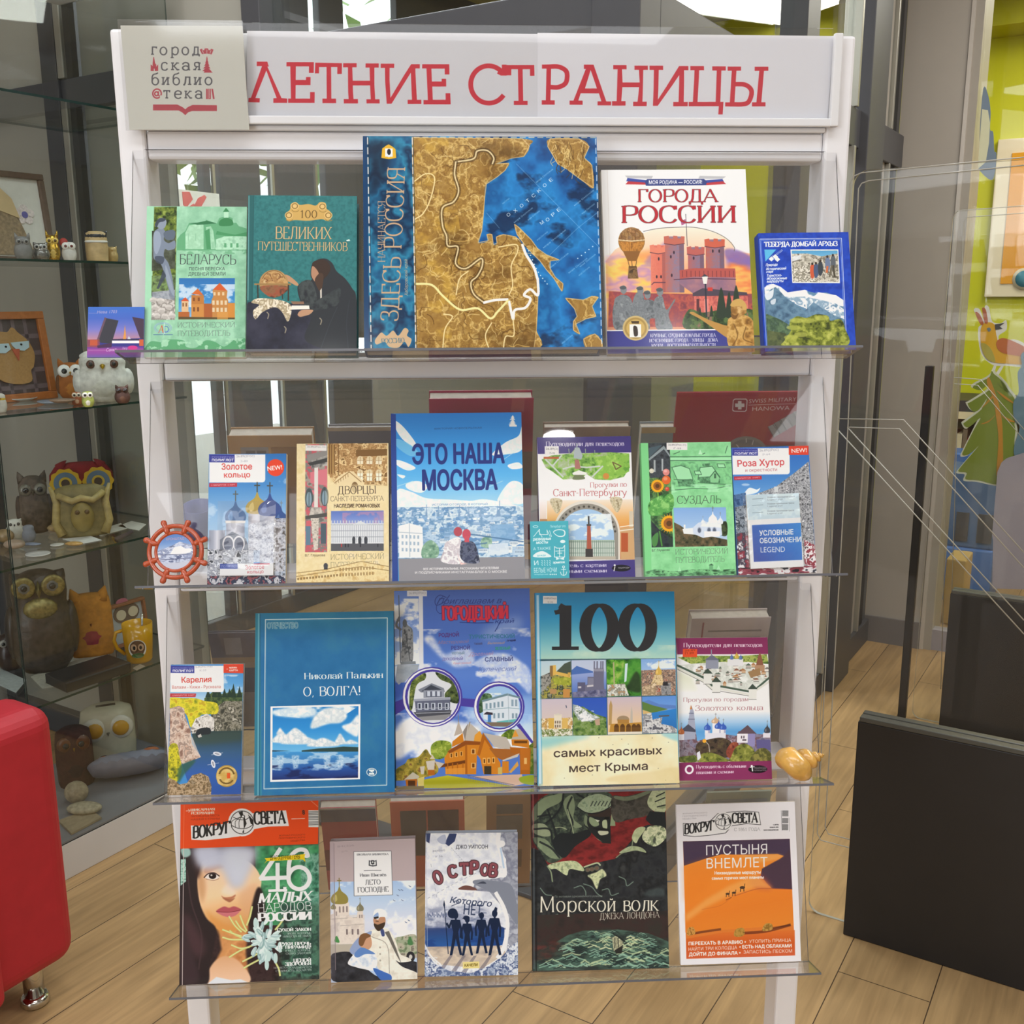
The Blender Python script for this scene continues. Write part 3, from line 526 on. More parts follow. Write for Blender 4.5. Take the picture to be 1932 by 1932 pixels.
c.E(1170,760,120,112,'b08a58').N([(1062,760),(1085,700),(1130,660),(1190,652),(1250,680),(1288,760)],['cfb382','a67c4a','c09a64','8f6a44'],40,11,hard=1).N([(1062,785),(1290,785),(1250,850),(1170,880),(1100,850)],['6d4a32','8a5f42','9a4f38','51382a'],50,12,sm=1).ring(1170,760,100,104,5,'7a5a34',200,340)
for p in ([(1090,720),(1120,735),(1100,750)],[(1180,690),(1210,680),(1225,710),(1195,730)],[(1140,690),(1160,740)]): c.L(p,5,'7a4a2c',1,1)
c.L([(1012,768),(1310,770)],14,'9a7a4c').L([(1038,775),(1040,880)],10,'3a3028').L([(1292,775),(1292,905)],12,'3a3028').L([(1240,850),(1245,890)],8,'3a3028')
c.N([(985,920),(1040,885),(1200,895),(1300,930),(1320,990),(1290,1080),(1240,1000),(1180,960),(1080,1000),(1020,1060),(1000,990),(1050,940)],['d8ceb4','a8987a','e6ddc8','7a6a52'],40,14,sm=1,hard=1).P([(1320,945),(1465,945),(1470,975),(1315,980)],'e8e6dc').P([(1310,910),(1420,912),(1425,935),(1330,935)],'8a6a54')
c.P([(1370,1020),(1400,985),(1480,980),(1500,990),(1470,1020),(1420,1035),(1390,1040)],'b98f70',1,1)
for x,y in ((1130,1020),(1290,1040),(1275,1140),(1570,1070)): c.L([(x-15,y-20),(x,y),(x-8,y+35)],8,'b0a488',.8,1)
c.L([(1700,960),(1640,1100),(1560,1330)],5,'3c4048',.7,1).L([(1800,900),(1780,1100),(1800,1330)],5,'3c4048',.7,1)
# --- big map book
B=(680,240,4.2)
c=cover('map',B,[(28,72),(1880,74),(1912,1762),(20,1770)],'1f6aa8',2.0)
ful=[(0,60),(1930,60),(1930,1780),(0,1780)]
c.N(ful,['0d3f78','1a68ae','2583c8','135896','2f8fce'],330,21,octv=5);c.cloud(ful,'0c2444',160,.62,23,.8,k=4)
land=['6d4f26','8f6c34','b8944f','a07d40','d2b470','7d5a2c','c09b56']
L1=[(400,300),(405,80),(450,84),(1290,90),(1345,150),(1300,230),(1200,245),(1080,290),(1180,285),(1150,340),(1090,390),(1000,450),(985,560),(975,680),(960,820),(930,915),(1010,900),(1000,850),(1040,850),(1050,930),(1080,920),(1075,870),(1130,850),(1230,870),(1280,930),(1300,1010),(1360,1110),(1400,1200),(1400,1330),(1395,1450),(1385,1600),(1360,1770),(500,1775),(400,1770),(400,1400),(400,800)]
L2=[(1490,150),(1510,90),(1740,90),(1820,150),(1780,240),(1840,300),(1850,480),(1760,420),(1640,330),(1570,290),(1530,220)]
L3=[(1220,770),(1250,790),(1350,890),(1400,960),(1470,1010),(1570,1050),(1500,1060),(1500,1120),(1540,1190),(1600,1240),(1590,1300),(1530,1200),(1470,1130),(1420,1060),(1320,960),(1240,850)]
L4=[(1620,1355),(1760,1370),(1830,1340),(1880,1350),(1830,1420),(1860,1500),(1780,1520),(1700,1560),(1730,1640),(1680,1610),(1680,1540),(1710,1500),(1690,1440)]
L5=[(1760,1680),(1850,1640),(1905,1700),(1905,1765),(1790,1765)]
for i,(l,cl) in enumerate(((L1,34),(L2,30),(L3,40),(L4,40),(L5,40))):
    c.N(l,['e0c684','b8924c','94703a','7d5a2c','a8843f','8f6a34'],cl*2.6,30+i,sm=1,octv=5,ridge=1);c.N(l,land,cl*4,50+i,sm=1,a=.35);c.L(l+[l[0]],7,'d9bd84',.8)
c.cloud(L1,'4e3516',240,.52,41,.55,k=3);c.cloud([(425,90),(700,90),(800,900),(700,1765),(425,1765)],'d0a848',90,.55,42,.6,k=3)
rs=np.random.RandomState(4)
for i in range(150):      # rivers and ridges of the relief
    x=rs.uniform(430,1350);y=rs.uniform(100,1740)
    if (x>980 and y<880): continue
    p=[(x,y)];t=rs.uniform(0,6.3)
    for j in range(rs.randint(3,7)): t+=rs.uniform(-1.1,1.1);x=max(430,min(1370,x+np.cos(t)*34));y=min(1755,max(95,y+np.sin(t)*34));p.append((x,y))
    c.L(p,rs.uniform(3,7),('e0c888','5c4020','d6b264')[i%3],.75,1)
for i in range(40):
    x=rs.uniform(1530,1780);y=rs.uniform(100,300+.4*(x-1500));c.L([(x,y),(x+rs.uniform(-20,20),y+40),(x+rs.uniform(-30,30),y+70)],5,('e0c888','4c3418')[i%2],.7,1)
K=[(760,275),(900,250),(930,190),(1010,185),(1060,240),(1050,290)],[(760,275),(750,380),(780,500),(740,590),(650,640),(650,780),(680,860),(690,940),(770,950),(750,1080),(830,1120),(950,1040),(960,1100),(920,1180),(870,1230),(890,1320),(970,1390)]
for k in K: c.L(k,34,'3a2a18',.55,1).L(k,11,'e8d7a8',.9,1)
W1=[(970,1390),(1060,1370),(1160,1365)],[(1170,1380),(1200,1520),(1215,1450),(1300,1430),(1340,1360),(1290,1330),(1340,1285),(1400,1330),(1400,1200)],[(1280,930),(1310,1010),(1370,1110),(1400,1210)]
for k in W1: c.L(k,20,'fffbe6',1,1)
for k in ([(430,1240),(560,1250),(650,1340),(780,1445),(920,1435),(1020,1515),(1080,1460),(1160,1375)],): c.L(k,17,'f3e3a0',1,1)
for k in ([(1200,1520),(1205,1650),(1140,1660),(1120,1765)],[(1090,950),(1230,930),(1240,990),(1190,1100),(1200,1250),(1170,1330)],[(430,730),(500,680),(560,560),(590,400),(520,370),(430,430)],[(640,1765),(660,1600),(720,1500),(650,1480)],[(1010,1765),(980,1650),(1030,1550)],[(750,1330),(780,1200),(850,1140)]): c.L(k,9,'ecd9a0',.95,1)
for p in ([(1000,680),(1100,800)],[(1240,290),(1900,960)],[(1500,1010),(1720,800),(1900,660)]): c.L(p,3,'9ccaea',.6)
for x,y,ch in ((1170,712,'О'),(1225,680,'Х'),(1275,640,'О'),(1325,600,'Т'),(1370,560,'С'),(1415,520,'К'),(1460,478,'О'),(1510,435,'Е'),(1480,750,'О'),(1525,710,'Р'),(1570,672,'Е'),(1435,775,'М')): c.T(ch,x,y,x+22,y-18,26,'d7e9f4')
for x,y,l in ((1400,440,170),(1220,760,190),(1450,960,230),(1330,740,120),(1700,625,200),(1740,1110,160),(1500,1120,190),(1760,690,130),(1650,1160,190),(1130,610,70),(1730,1180,110),(1400,900,110),(1590,1720,110)): c.T('море Охотское',x,y,x+l*.78,y-l*.62,13,'a9d2ec',a=.85)
for k in ([(1330,980),(1400,1140),(1480,1250)],[(1720,1040),(1860,930)]):
    k=spline(k,False,14)
    for p in k[::3]: c.E(p[0],p[1],5,5,'bfe0f2')
c.N([(20,70),(415,70),(425,1765),(20,1770)],['123e63','1f6a93','0e2f50','2b83a8','174f7a'],200,24);c.P([(20,70),(62,70),(60,1770),(20,1770)],'14416c').P([(75,100),(280,110),(200,420),(75,560)],'0d2138',.75,0,25)
for dx in (66,418): c.LL([[(dx+(y-80)*.006,y),(dx+(y-80)*.006,y+52)] for y in range(85,1740,78)],9,'e8e4d8',.9);c.L([(dx+7,80),(dx+17,1765)],5,'0a2038',.8)
c.LL([[(x,80),(x+44,80)] for x in range(430,1860,70)],7,'d9c9a0',.7);c.LL([[(x,1755),(x+44,1755)] for x in range(430,1890,70)],7,'d9c9a0',.6);c.LL([[(1872+(y-80)*.02,y),(1872+(y-80)*.02,y+45)] for y in range(90,1740,72)],8,'dfe7ee',.7)
c.T('НАЧИНАЕТСЯ',193,1068,200,585,58,'c4a684','r',up=(-1,0),tv=.1).T('ЗДЕСЬ РОССИЯ',290,1535,360,318,138,'c4a684','r',up=(-1,0),tv=.1,th=.05).T('Хабаровский край',368,1335,370,1050,26,'c4a684',sh=.2)
c.P([(180,170),(195,160),(215,145),(232,138),(250,148),(270,162),(285,175),(290,245),(232,255),(172,245)],'e0b030').R(203,170,262,235,'e9ecf0').P([(203,205),(262,205),(262,225),(232,242),(203,225)],'dfe5ec').E(233,197,15,24,'20262e')
c.P([(105,1690),(130,1650),(160,1625),(200,1650),(250,1610),(290,1650),(340,1590),(372,1610),(360,1650),(395,1680),(370,1740),(340,1700),(290,1745),(220,1740),(180,1700),(120,1720)],'c9ab86',1,1).T('РОССИЮ',158,1712,340,1705,38,'3e6a80','r')
# --- cities of Russia
Cc=(1120,300,3.7154)
c=cover('cities',Cc,[(55,78),(1075,70),(1117,1325),(95,1335)],'f2f0ee')
c.L([(98,80),(132,1335)],5,'d9d6d4')
sky=[(85,690),(300,560),(420,480),(640,480),(900,520),(1000,640),(1097,660),(1112,1110),(88,1200)]
c.G([(150,640),(360,520),(430,495),(560,482),(740,485),(880,530),(970,590),(990,650),(1097,668),(1114,1200),(92,1200),(85,720)],['f4e6d4','f2c7a8','e8a070','f0b060','c98a70']);c.N([(86,690),(420,640),(500,900),(300,1000),(90,1000)],['f0b48a','b98ab8','ffd060','f5a050','e08a5a'],120,5,asp=2.2,a=.85,soft=20).N([(920,640),(1098,680),(1110,1000),(1000,1000),(940,800)],['8a70b8','e07a4a','ffc060','f09a3a'],110,6,asp=2,soft=15,a=.9).P([(920,640),(1000,640),(1098,690),(1100,750),(1000,740),(930,700)],'7a66b0',.8,1,8).P([(350,740),(480,600),(560,560),(620,640),(520,740)],'a07aa8',.7,1,12)
c.G([(85,560),(1095,560),(1096,480),(85,480)],['f2f0ee','f2f0ee'],a=0).L([(350,512),(450,492),(560,484),(700,483),(830,510),(930,560),(985,620),(986,650)],4,'6a6258',1,1)
def tower(x0,x1,y0,y1,col,cap):
    w=x1-x0;c.G([(x0,y0),(x1,y0),(x1,y1),(x0,y1)],[cap,col,col],0);c.N([(x0,y0+50),(x1,y0+50),(x1,y1),(x0,y1)],[col,cap,col],20,int(x0),a=.35);c.P([(x0-6,y0+48),(x0-8,y0),(x0+w*.2,y0-6),(x0+w*.22,y0+14),(x0+w*.42,y0+16),(x0+w*.44,y0-6),(x0+w*.66,y0-4),(x0+w*.68,y0+14),(x0+w*.84,y0+12),(x0+w*.86,y0-2),(x1+6,y0),(x1+4,y0+48),(x0+w/2,y0+58)],cap);c.L([(x0-6,y0+50),(x0+w/2,y0+60),(x1+5,y0+50)],5,'5a3a48');c.P([(x0+w*.75,y0+60),(x1,y0+55),(x1,y1),(x0+w*.75,y1)],'3a3048',.3)
tower(400,505,610,940,'d5705f','e0826a');tower(500,632,548,940,'8a7a92','c06a5a');tower(660,772,622,900,'84738c','b9605a');tower(785,915,568,830,'84758e','c8604a');
c.N([(600,790),(990,775),(995,945),(690,945),(600,880)],['8a6a80','9a7080','a87880'],40,8).P([(600,785),(700,770),(990,772),(994,835),(700,830),(602,845)],'b3564e');c.LL([[(x,790),(x,830)] for x in range(620,990,30)],5,'7a3a40');c.L([(560,850),(700,842),(994,848)],6,'5a3a4c').L([(405,885),(420,870),(500,870)],6,'5a3a4c')
for x,y in ((455,705),(562,660),(540,690),(700,700),(835,650),(880,650),(440,830),(470,830),(545,820)): c.E(x,y,6,12,'3a2a38')
c.N([(105,930),(400,945),(690,950),(1117,950),(1115,1180),(100,1180)],['a8504a','8f4650','b85a4c','7a3c48'],60,10).P([(690,945),(760,910),(1070,940),(1075,960),(690,965)],'4e4450').N([(700,965),(1075,965),(1080,1120),(700,1100)],['c9625a','d87a6a','a84a4a'],30,12).R(716,985,735,1100,'5a3038').R(770,985,800,1100,'e08a80');c.R(795,905,830,930,'cc4038')
c.L([(648,390),(656,615)],4,'4a4048').P([(612,440),(645,425),(648,455),(618,470)],'b0608a')
trees(c,[(660,1060),(760,1080),(900,1060),(1117,1065),(1117,1200),(650,1200)],('26361f','3c5230','587040','8a6a5a'),40,13,sm=1)
for x,w,y in ((890,30,905),(945,26,935),(995,28,890),(820,22,1030),(740,20,1040)): c.P([(x,y),(x+w*.8,y+100),(x+w,1110),(x-w,1110),(x-w*.8,y+100)],'2e3c2e',1,1)
c.L([(780,870),(785,1110)],10,'2c3440').P([(757,830),(798,828),(790,880),(766,880)],'e8e6e0').P([(752,830),(776,812),(800,828)],'3a424e')
gr='6f7478'
for p in ([(150,980),(180,960),(205,955),(240,965),(265,1000),(275,1080),(255,1195),(150,1195),(130,1100),(140,1020)],[(270,1010),(300,940),(345,950),(350,1100),(270,1120)],[(420,1000),(450,965),(480,970),(505,1060),(560,990),(565,1000),(520,1090),(545,1195),(440,1195),(425,1100)],[(275,1050),(320,1000),(400,990),(450,1040),(450,1090),(490,1100),(485,1195),(455,1195),(440,1130),(390,1125),(385,1195),(320,1195),(285,1110)]):
    c.P(p,gr,1,1).N(p,['5a5f64','858b8f','70757a','9da2a5'],34,14,sm=1,a=.8)
for x,y in ((208,920),(325,925),(375,955),(462,935)): c.E(x,y,22,30,'80868a').E(x-4,y-14,24,13,'54595e')
c.G([(90,1205),(1117,1200),(1120,1330),(95,1338)],['3d3f86','43458e']).L([(90,1203),(1000,1198)],8,'eceaf0')
c.E(290,1187,90,86,'c7b077').E(290,1187,78,74,'a88a4c').E(290,1187,64,60,'c7a860').R(248,1160,328,1250,'eceae4').P([(265,1155),(258,1138),(315,1138),(312,1156)],'4a3a28').P([(275,1175),(300,1180),(305,1235),(280,1240)],'3a302c',1,1)
c.P([(668,1085),(690,1075),(730,1095),(800,1130),(900,1165),(935,1180),(940,1260),(820,1180),(740,1125)],'b98d4a',1,1).N([(930,1160),(960,1110),(1060,1100),(1118,1160),(1120,1325),(945,1325)],['9a6f30','d2aa64','b98a44','7a5424'],50,16,sm=1).N([(955,1060),(970,1020),(1050,1025),(1065,1080),(1020,1110),(1000,1130),(970,1110)],['d9b478','a87c40','8a602c'],30,17,sm=1).P([(952,1030),(975,995),(1025,985),(1062,1020),(1066,1060),(1040,1062),(1030,1035),(975,1040)],'c9a25c',1,1).L([(975,1160),(1000,1240),(960,1320)],8,'6d4a20',.7,1).L([(1060,1180),(1040,1260),(1100,1290)],8,'6d4a20',.7,1).P([(955,1085),(985,1100),(1010,1085),(990,1125),(965,1120)],'7a5428',1,1)
c.TT([('КРУПНЫЕ, СРЕДНИЕ И МАЛЫЕ ГОРОДА',392,1250,848,1248,24),('ИСЧЕЗНУВШИЕ ГОРОДА • УЛИЦЫ • ДОМА',385,1285,862,1282,24),('МУЗЕИ • ДОСТОПРИМЕЧАТЕЛЬНОСТИ',400,1320,845,1316,24)],'e6e6f2',f='r',tv=.16)
c.E(266,580,93,97,'9a7038').N([(174,580),(185,530),(220,495),(266,484),(315,495),(348,530),(359,580)],['b98a58','7a5432','a8804c','8a6a50'],26,18).N([(176,585),(358,585),(330,650),(300,690),(235,690),(205,650)],['a0682c','c98a3c','7d4e22'],30,19,asp=.5);c.P([(205,650),(328,650),(300,720),(238,720)],'8a5c2c').L([(174,572),(266,580),(358,572)],8,'e0c9a0');c.LL([[(190+i*26,500-abs(3-i)*-8),(200+i*24,575)] for i in range(7)],4,'5a3c20',.5)
c.LL([[(240,720),(252,765)],[(300,720),(292,765)],[(266,720),(270,765)]],4,'4a3824').P([(245,755),(300,755),(312,842),(238,842)],'5c4226').N([(245,765),(300,765),(310,840),(240,840)],['3c2c1c','8a6a44','6a4c2c'],16,20)
c.P([(222,118),(420,120),(410,140),(240,135)],'b9b9bd').P([(750,118),(936,122),(910,140),(740,138)],'b9b9bd').P([(240,135),(370,150),(370,170),(232,158)],'3a4a9a').P([(226,180),(245,158),(375,168),(375,182)],'b8343c').P([(910,140),(790,150),(790,170),(922,160)],'3a4a9a').P([(936,176),(915,156),(795,168),(795,184)],'b8343c').P([(362,158),(380,142),(780,140),(800,158),(795,184),(370,190)],'34407e').T('МОЯ РОДИНА — РОССИЯ!',392,178,765,174,26,'e4e6ee',bold=.01)
c.T('ГОРОДА',312,305,880,303,88,'b3242f','r',tv=.12,out=(1.6,'3c4a48')).T('РОССИИ',198,452,1002,448,118,'b3242f','r',tv=.13,out=(1.8,'3c4a48'))
# --- blue mountain guide
c=cover('teberda',Cc,[(1160,520),(1785,513),(1840,1312),(1192,1328)],'1a3fae')
c.N([(1100,500),(1860,500),(1860,1340),(1100,1340)],['183aa6','1c43b4','2049bc'],30,2,octv=2).L([(1172,560),(1738,556),(1775,1312)],4,'cfd8f0').L([(1172,560),(1205,1325)],4,'9fb4e6').L([(1180,567),(1730,564),(1766,1312)],3,'9fb4e6').L([(1180,567),(1212,1325)],3,'7f98d8')
c.T('ТЕБЕРДА·ДОМБАЙ·АРХЫЗ',1200,612,1712,608,32,'f4f4f6','b',tv=.24,th=.13)
c.P([(1202,632),(1285,632),(1208,715)],'5ab4e0').T('Природа',1262,690,1330,640,16,'dfe6f4')
for x,y in ((1250,697),(1292,700),(1278,682)): c.P([(x,y-18),(x+20,y),(x,y+18),(x-20,y)],'e4e8f2')
c.TT([('Природа',1210,748,1290,744,18),('Исторический',1212,775,1350,770,18),('очерк',1212,794,1260,792,16),('Туристско-',1214,822,1320,818,18),('экскурсионные',1214,842,1355,838,18),('маршруты',1216,862,1330,858,18)],'e6ebf6',sh=.25,bold=.02)
c.P([(1384,632),(1716,632),(1727,866),(1394,864)],'e9e9e2').N([(1392,640),(1710,640),(1720,858),(1400,856)],['8f8a7c','b5b0a0','d2cdbf','6d685c','a59f90'],24,5,hard=.8).G([(1392,640),(1710,640),(1712,660),(1600,680),(1500,660),(1394,662)],['4f9ac8','6fb0d6']).N([(1394,680),(1460,670),(1450,700),(1396,715)],['e8eaea','c9cccc'],20,6)
c.N([(1395,760),(1560,730),(1600,860),(1400,856)],['cfcabc','8a8474','e2ddd0','5a5448'],16,7,hard=1.5)
for x,y,cl in ((1535,770,'c85a3a'),(1560,765,'4a5a7a'),(1590,750,'3a4048'),(1640,720,'6a7a98'),(1678,710,'5a6068')): c.P([(x-10,y-30),(x+12,y-30),(x+20,y+20),(x+8,y+60),(x-8,y+60),(x-16,y+15)],cl,1,1).E(x,y-38,8,9,'3a2e28')
c.L([(1640,750),(1635,790)],14,'cc6a3a').L([(1680,745),(1690,820)],14,'4a4438').L([(1670,745),(1655,820)],12,'6a6250')
mt=[(1196,900),(1240,905),(1265,882),(1300,890),(1350,930),(1420,925),(1480,918),(1560,935),(1630,930),(1700,955),(1750,990),(1766,1312),(1212,1325)]
c.P(mt,'5f87a6').cloud([(1196,880),(1260,870),(1310,890),(1360,930),(1480,912),(1700,950),(1752,985),(1752,1030),(1500,985),(1340,960),(1300,940),(1200,940)],'f4f6f8',60,.2,9,1,k=6)
c.N([(1198,960),(1240,910),(1275,893),(1310,925),(1345,965),(1420,1020),(1480,1060),(1560,1110),(1400,1200),(1205,1200)],['4a6a84','6a8ca4','587a94','3e5a74'],50,10).P([(1200,940),(1250,915),(1262,900),(1255,960),(1215,985)],'e9eef2',.9,1).P([(1240,990),(1275,975),(1270,1010),(1245,1015)],'e4eaf0',.8,1)
c.N([(1345,965),(1480,960),(1600,985),(1700,1010),(1754,1050),(1758,1120),(1650,1080),(1560,1080),(1420,1015)],['dfe6ec','8aa6bc','f0f4f6','6a8ca8'],44,11,hard=1).N([(1480,1060),(1540,1000),(1600,1040),(1700,1100),(1760,1120),(1762,1200),(1500,1150)],['50708c','6f92ac','45627c'],50,12)
c.N([(1204,1080),(1300,1120),(1400,1180),(1400,1320),(1212,1325)],['48604a','5f7a58','3c5240','6f8a7a'],50,13).N([(1212,1200),(1340,1220),(1420,1325),(1212,1325)],['3a4430','55603c','6a7048'],30,14)
trees(c,[(1335,1270),(1380,1200),(1370,1150),(1420,1100),(1490,1110),(1560,1085),(1640,1095),(1660,1130),(1730,1120),(1760,1180),(1766,1312),(1340,1320)],('3c4418','6a7426','98a040','b9bc5c'),34,15,sm=1)
for x,y in ((1420,1130),(1500,1130),(1600,1110),(1400,1180),(1380,1250),(1450,1230)): c.E(x,y,50,18,'b4b854',.7,0,3)
# --- small drawbridge card
c=cover('bridge',(0,560,6.441),[(1065,162),(1757,160),(1740,775),(1062,775)],'4a6fc8')
c.G([(1050,150),(1760,150),(1750,575),(1050,575)],['3f6fc4','4a68c0','7a7ac4','c58a90']).P([(1062,565),(1745,545),(1740,690),(1062,690)],'3a3a86').G([(1062,640),(1745,640),(1740,775),(1062,775)],['4a3a90','a04a9a','8a4a9c','6a5aa0'])
c.P([(1285,300),(1438,330),(1355,610),(1225,600),(1185,570)],'3c3c44').P([(1268,290),(1290,300),(1200,570),(1178,560)],'6a5060').P([(1605,285),(1750,310),(1745,560),(1700,545)],'4a3a4c').R(1360,575,1690,607,'e8e6ea').R(1095,568,1185,635,'c8623c').P([(1062,560),(1210,560),(1215,660),(1062,650)],'b4503c',.6).R(1690,560,1742,640,'c8603c').P([(1490,570),(1505,490),(1516,380),(1528,490),(1532,570)],'d8944c').P([(1545,560),(1565,520),(1590,560)],'c9d0e0').R(1360,556,1690,572,'3a3448').P([(1180,635),(1360,600),(1355,655),(1190,665)],'4a3050').E(1610,660,60,26,'c83a8a').T('Санкт-',1290,705,1425,700,40,'d8d0e8',sh=.2).T('Петр',1485,680,1545,678,26,'d8d0e8',sh=.2).T('Нева 1703',1175,245,1415,238,38,'b9a8c8',sh=.2).LL([[(1075,240),(1180,240)],[(1070,690),(1290,690)]],4,'b9a8c8',.7)
D=(250,700,3.943)
def sticker(c,x0,y0,x1,y1,t1,t2,col='e6e4e2',ink='77777c'):
    c.R(x0,y0,x1,y1,col);h=(y1-y0)*.3;c.T(t1,x0+(x1-x0)*.08,y0+h*1.35,x1-(x1-x0)*.06,y0+h*1.35,h*.8,ink)
    if t2: c.T(t2,x0+(x1-x0)*.35,y1-h*.35,x1-(x1-x0)*.3,y1-h*.35,h*.7,ink)
def polyglot(c,x0,y0,x1,y1,bx,by,ink='3b3f94'):
    """white title block with the small blue series mark"""
    c.P([(x0,y0),(x1,y0-4),(x1,y1-20),(x1-6,y1-6),(x1-20,y1),(x0,y1+3)],'f0eff1').R(x0,y0,bx,by,ink);h=(by-y0)
    c.T('РУССКИЙ ГИД',x0+h*.35,y0+h*.42,bx-h*.12,y0+h*.4,h*.17,'b9bce0').T('ПОЛИГЛОТ',x0+h*.35,y0+h*.86,bx-h*.12,y0+h*.84,h*.3,'f0f0f8',bold=.02)
# --- Golden ring booklet
c=cover('ring',D,[(568,628),(1142,618),(1140,1592),(556,1594)],'4a86c4')
c.G([(550,610),(1150,610),(1150,1330),(550,1330)],['2f6fb4','4a8ac8','8fb6da','b4cce0']).cloud([(550,850),(1150,800),(1150,1200),(550,1250)],'b9d0e4',120,.5,3,.8)
polyglot(c,570,630,985,834,757,688);c.T('26.89(2Рос)',770,650,905,645,16,'9a9aa4').T('З-80',800,685,855,683,14,'a9a9b2')
c.TT([('Золотое',662,742,886,738,46),('кольцо',680,800,872,796,40)],'d0504a',bold=.012)
c.E(1062,724,64,64,'e0452c').T('NEW!',1003,748,1112,735,34,'fff',bold=.01);c.P([(570,842),(776,838),(775,868),(570,872)],'b83a48').T('11 МАРШРУТОВ  12 КАРТ',585,862,760,858,11,'f4e0e0')
def drum(x0,x1,y0,y1,col='b7b9c6'):
    c.G([(x0,y0),(x1,y0),(x1,y1),(x0,y1)],['8f94a6',col,'d2d3dc',col,'8a8fa2'],0)
drum(695,832,1110,1330);drum(860,985,1050,1340,'c0bdc6');drum(945,1130,1080,1500,'a9acbc');drum(570,690,1190,1500,'9fa4b4')
onion(c,765,1130,150,160,'40689a','7fa4d0','5a5a50');onion(c,925,1065,165,160,'b49a48','e0cc88','4a4a3c');onion(c,1020,1080,170,170,'3a4f8c','6a80b8','4a4a48');onion(c,1105,1130,90,110,'33508a','5f7db0')
c.R(690,1118,838,1138,'d8d4d0').P([(650,1260),(740,1200),(840,1250),(870,1330),(850,1440),(650,1440)],'6f7686')
for x in (712,790): c.E(x,1290,44,60,'d9d8dc').E(x,1296,34,52,'4a5068').R(x-24,1300,x+24,1370,'6c748a')
c.N([(556,1330),(900,1340),(900,1594),(556,1594)],['5a5d68','b0b4be','8a8e9a','d2d4da','3c4048'],30,6,hard=1.5);c.N([(860,1150),(1070,1100),(1070,1430),(860,1430)],['8e93a6','bcc0cc','dcdfe6','a4a9ba'],16,7,a=.85,hard=1.5).N([(1050,1100),(1142,1100),(1142,1594),(1050,1594)],['5a5450','8f8a8a','c8c8cc','a4a6ae','4c443c'],26,8,a=.85,hard=1)
c.N([(556,1530),(1142,1530),(1142,1594),(556,1594)],['2c2c34','8c5058','30384c','b9b9c0','24242a'],40,10,hard=2)
# --- the folded map kept in its clear pocket
c=cover('ringmap',D,[(655,1435),(1048,1430),(1046,1520),(645,1522)],'e6e7ec')
c.R(645,1430,780,1470,'3b4fa0').T('ПОЛИГЛОТ',665,1464,775,1462,18,'b4bce4');c.TT([('Золотое',838,1476,978,1470,30),('кольцо',850,1507,972,1503,26)],'c0525a');c.R(900,1425,1020,1438,'c83c50')
# --- palaces guide
c=cover('palaces',D,[(1218,556),(1905,546),(1908,1582),(1222,1588)],'e4d3a0')
c.N([(1210,540),(1910,540),(1910,1600),(1210,1600)],['dcc890','e8d8ac','e2cf9c','ead9b4'],70,5)
c.N([(1283,560),(1446,555),(1448,1362),(1285,1362)],['6a6a66','9a938a','c25a64','7a7874','d07680'],60,6,hard=1)
c.P([(1320,770),(1446,740),(1446,870),(1320,850)],'cf7680').R(1350,730,1378,1040,'d9d4ce').N([(1300,640),(1446,600),(1446,720),(1330,740)],['5c5c5a','8f8c88','b4b0aa'],20,7).P([(1290,640),(1446,600),(1446,640),(1300,690)],'8a8682').P([(1300,700),(1446,660),(1446,690),(1320,720)],'3f403f')
for x,y in ((1312,960),(1428,950)): c.E(x,y,30,72,'4a5458').E(x,y+10,20,56,'7f97a4').L([(x,y-60),(x,y+70)],4,'3a3f40')
c.N([(1330,1030),(1400,1030),(1420,1100),(1310,1100)],['8f8a82','c9c2b8'],16,9).P([(1285,1095),(1446,1070),(1446,1100),(1285,1120)],'4c4c48').N([(1325,1110),(1385,1110),(1380,1340),(1350,1350)],['b4aca0','d8d0c4','8a8378'],18,10).R(1292,1130,1330,1300,'c8606a').R(1400,1140,1446,1300,'c4656c').R(1290,1170,1325,1310,'5a7a90').R(1400,1150,1440,1300,'4c5a64')
sticker(c,1283,566,1440,608,'26.89(2Рос-11)','')
c.N([(1450,550),(1895,550),(1895,870),(1500,850),(1450,780)],['8f6c40','c09a68','a67e4e','e0c490','7a5830'],30,11,hard=1,sm=0)
c.P([(1455,560),(1500,560),(1495,780),(1450,760)],'a5814e').LL([[(x,560),(x,780)] for x in (1462,1478,1500,1530)],5,'6a4a26');c.P([(1660,600),(1895,590),(1895,640),(1660,650)],'7d5c34')
for x in (1692,1762,1832): c.E(x,676,24,32,'d9c7a0').R(x-22,676,x+22,706,'eadfc4').LL([[(x,650),(x,704)],[(x-22,680),(x+22,680)]],3,'9a7a48');c.E(x,775,24,30,'d9c7a0').R(x-20,775,x+20,832,'efe8d4').LL([[(x,756),(x,830)],[(x-20,800),(x+20,800)]],3,'9a7a48')
c.P([(1495,850),(1530,800),(1620,760),(1680,800),(1720,860),(1620,890),(1500,870)],'e3cfa2',1,1).L([(1500,850),(1610,765),(1700,840)],6,'9a774a').E(1652,880,26,40,'6b4e2c').LL([[(1510+i*18,835-i*11),(1512+i*18,858-i*11)] for i in range(6)],4,'9a774a')
c.P([(1450,860),(1895,860),(1895,1000),(1450,1000)],'e6d5a8',.75,0,12)
c.T('ДВОРЦЫ',1525,932,1810,926,58,'3f2c20','r',tv=.1,sf=.16).T('САНКТ-ПЕТЕРБУРГА',1472,985,1868,980,36,'4a3424','r',tv=.07,sf=.12).T('НАСЛЕДИЕ РОМАНОВЫХ',1498,1032,1840,1030,26,'3f2c20',bold=.005)
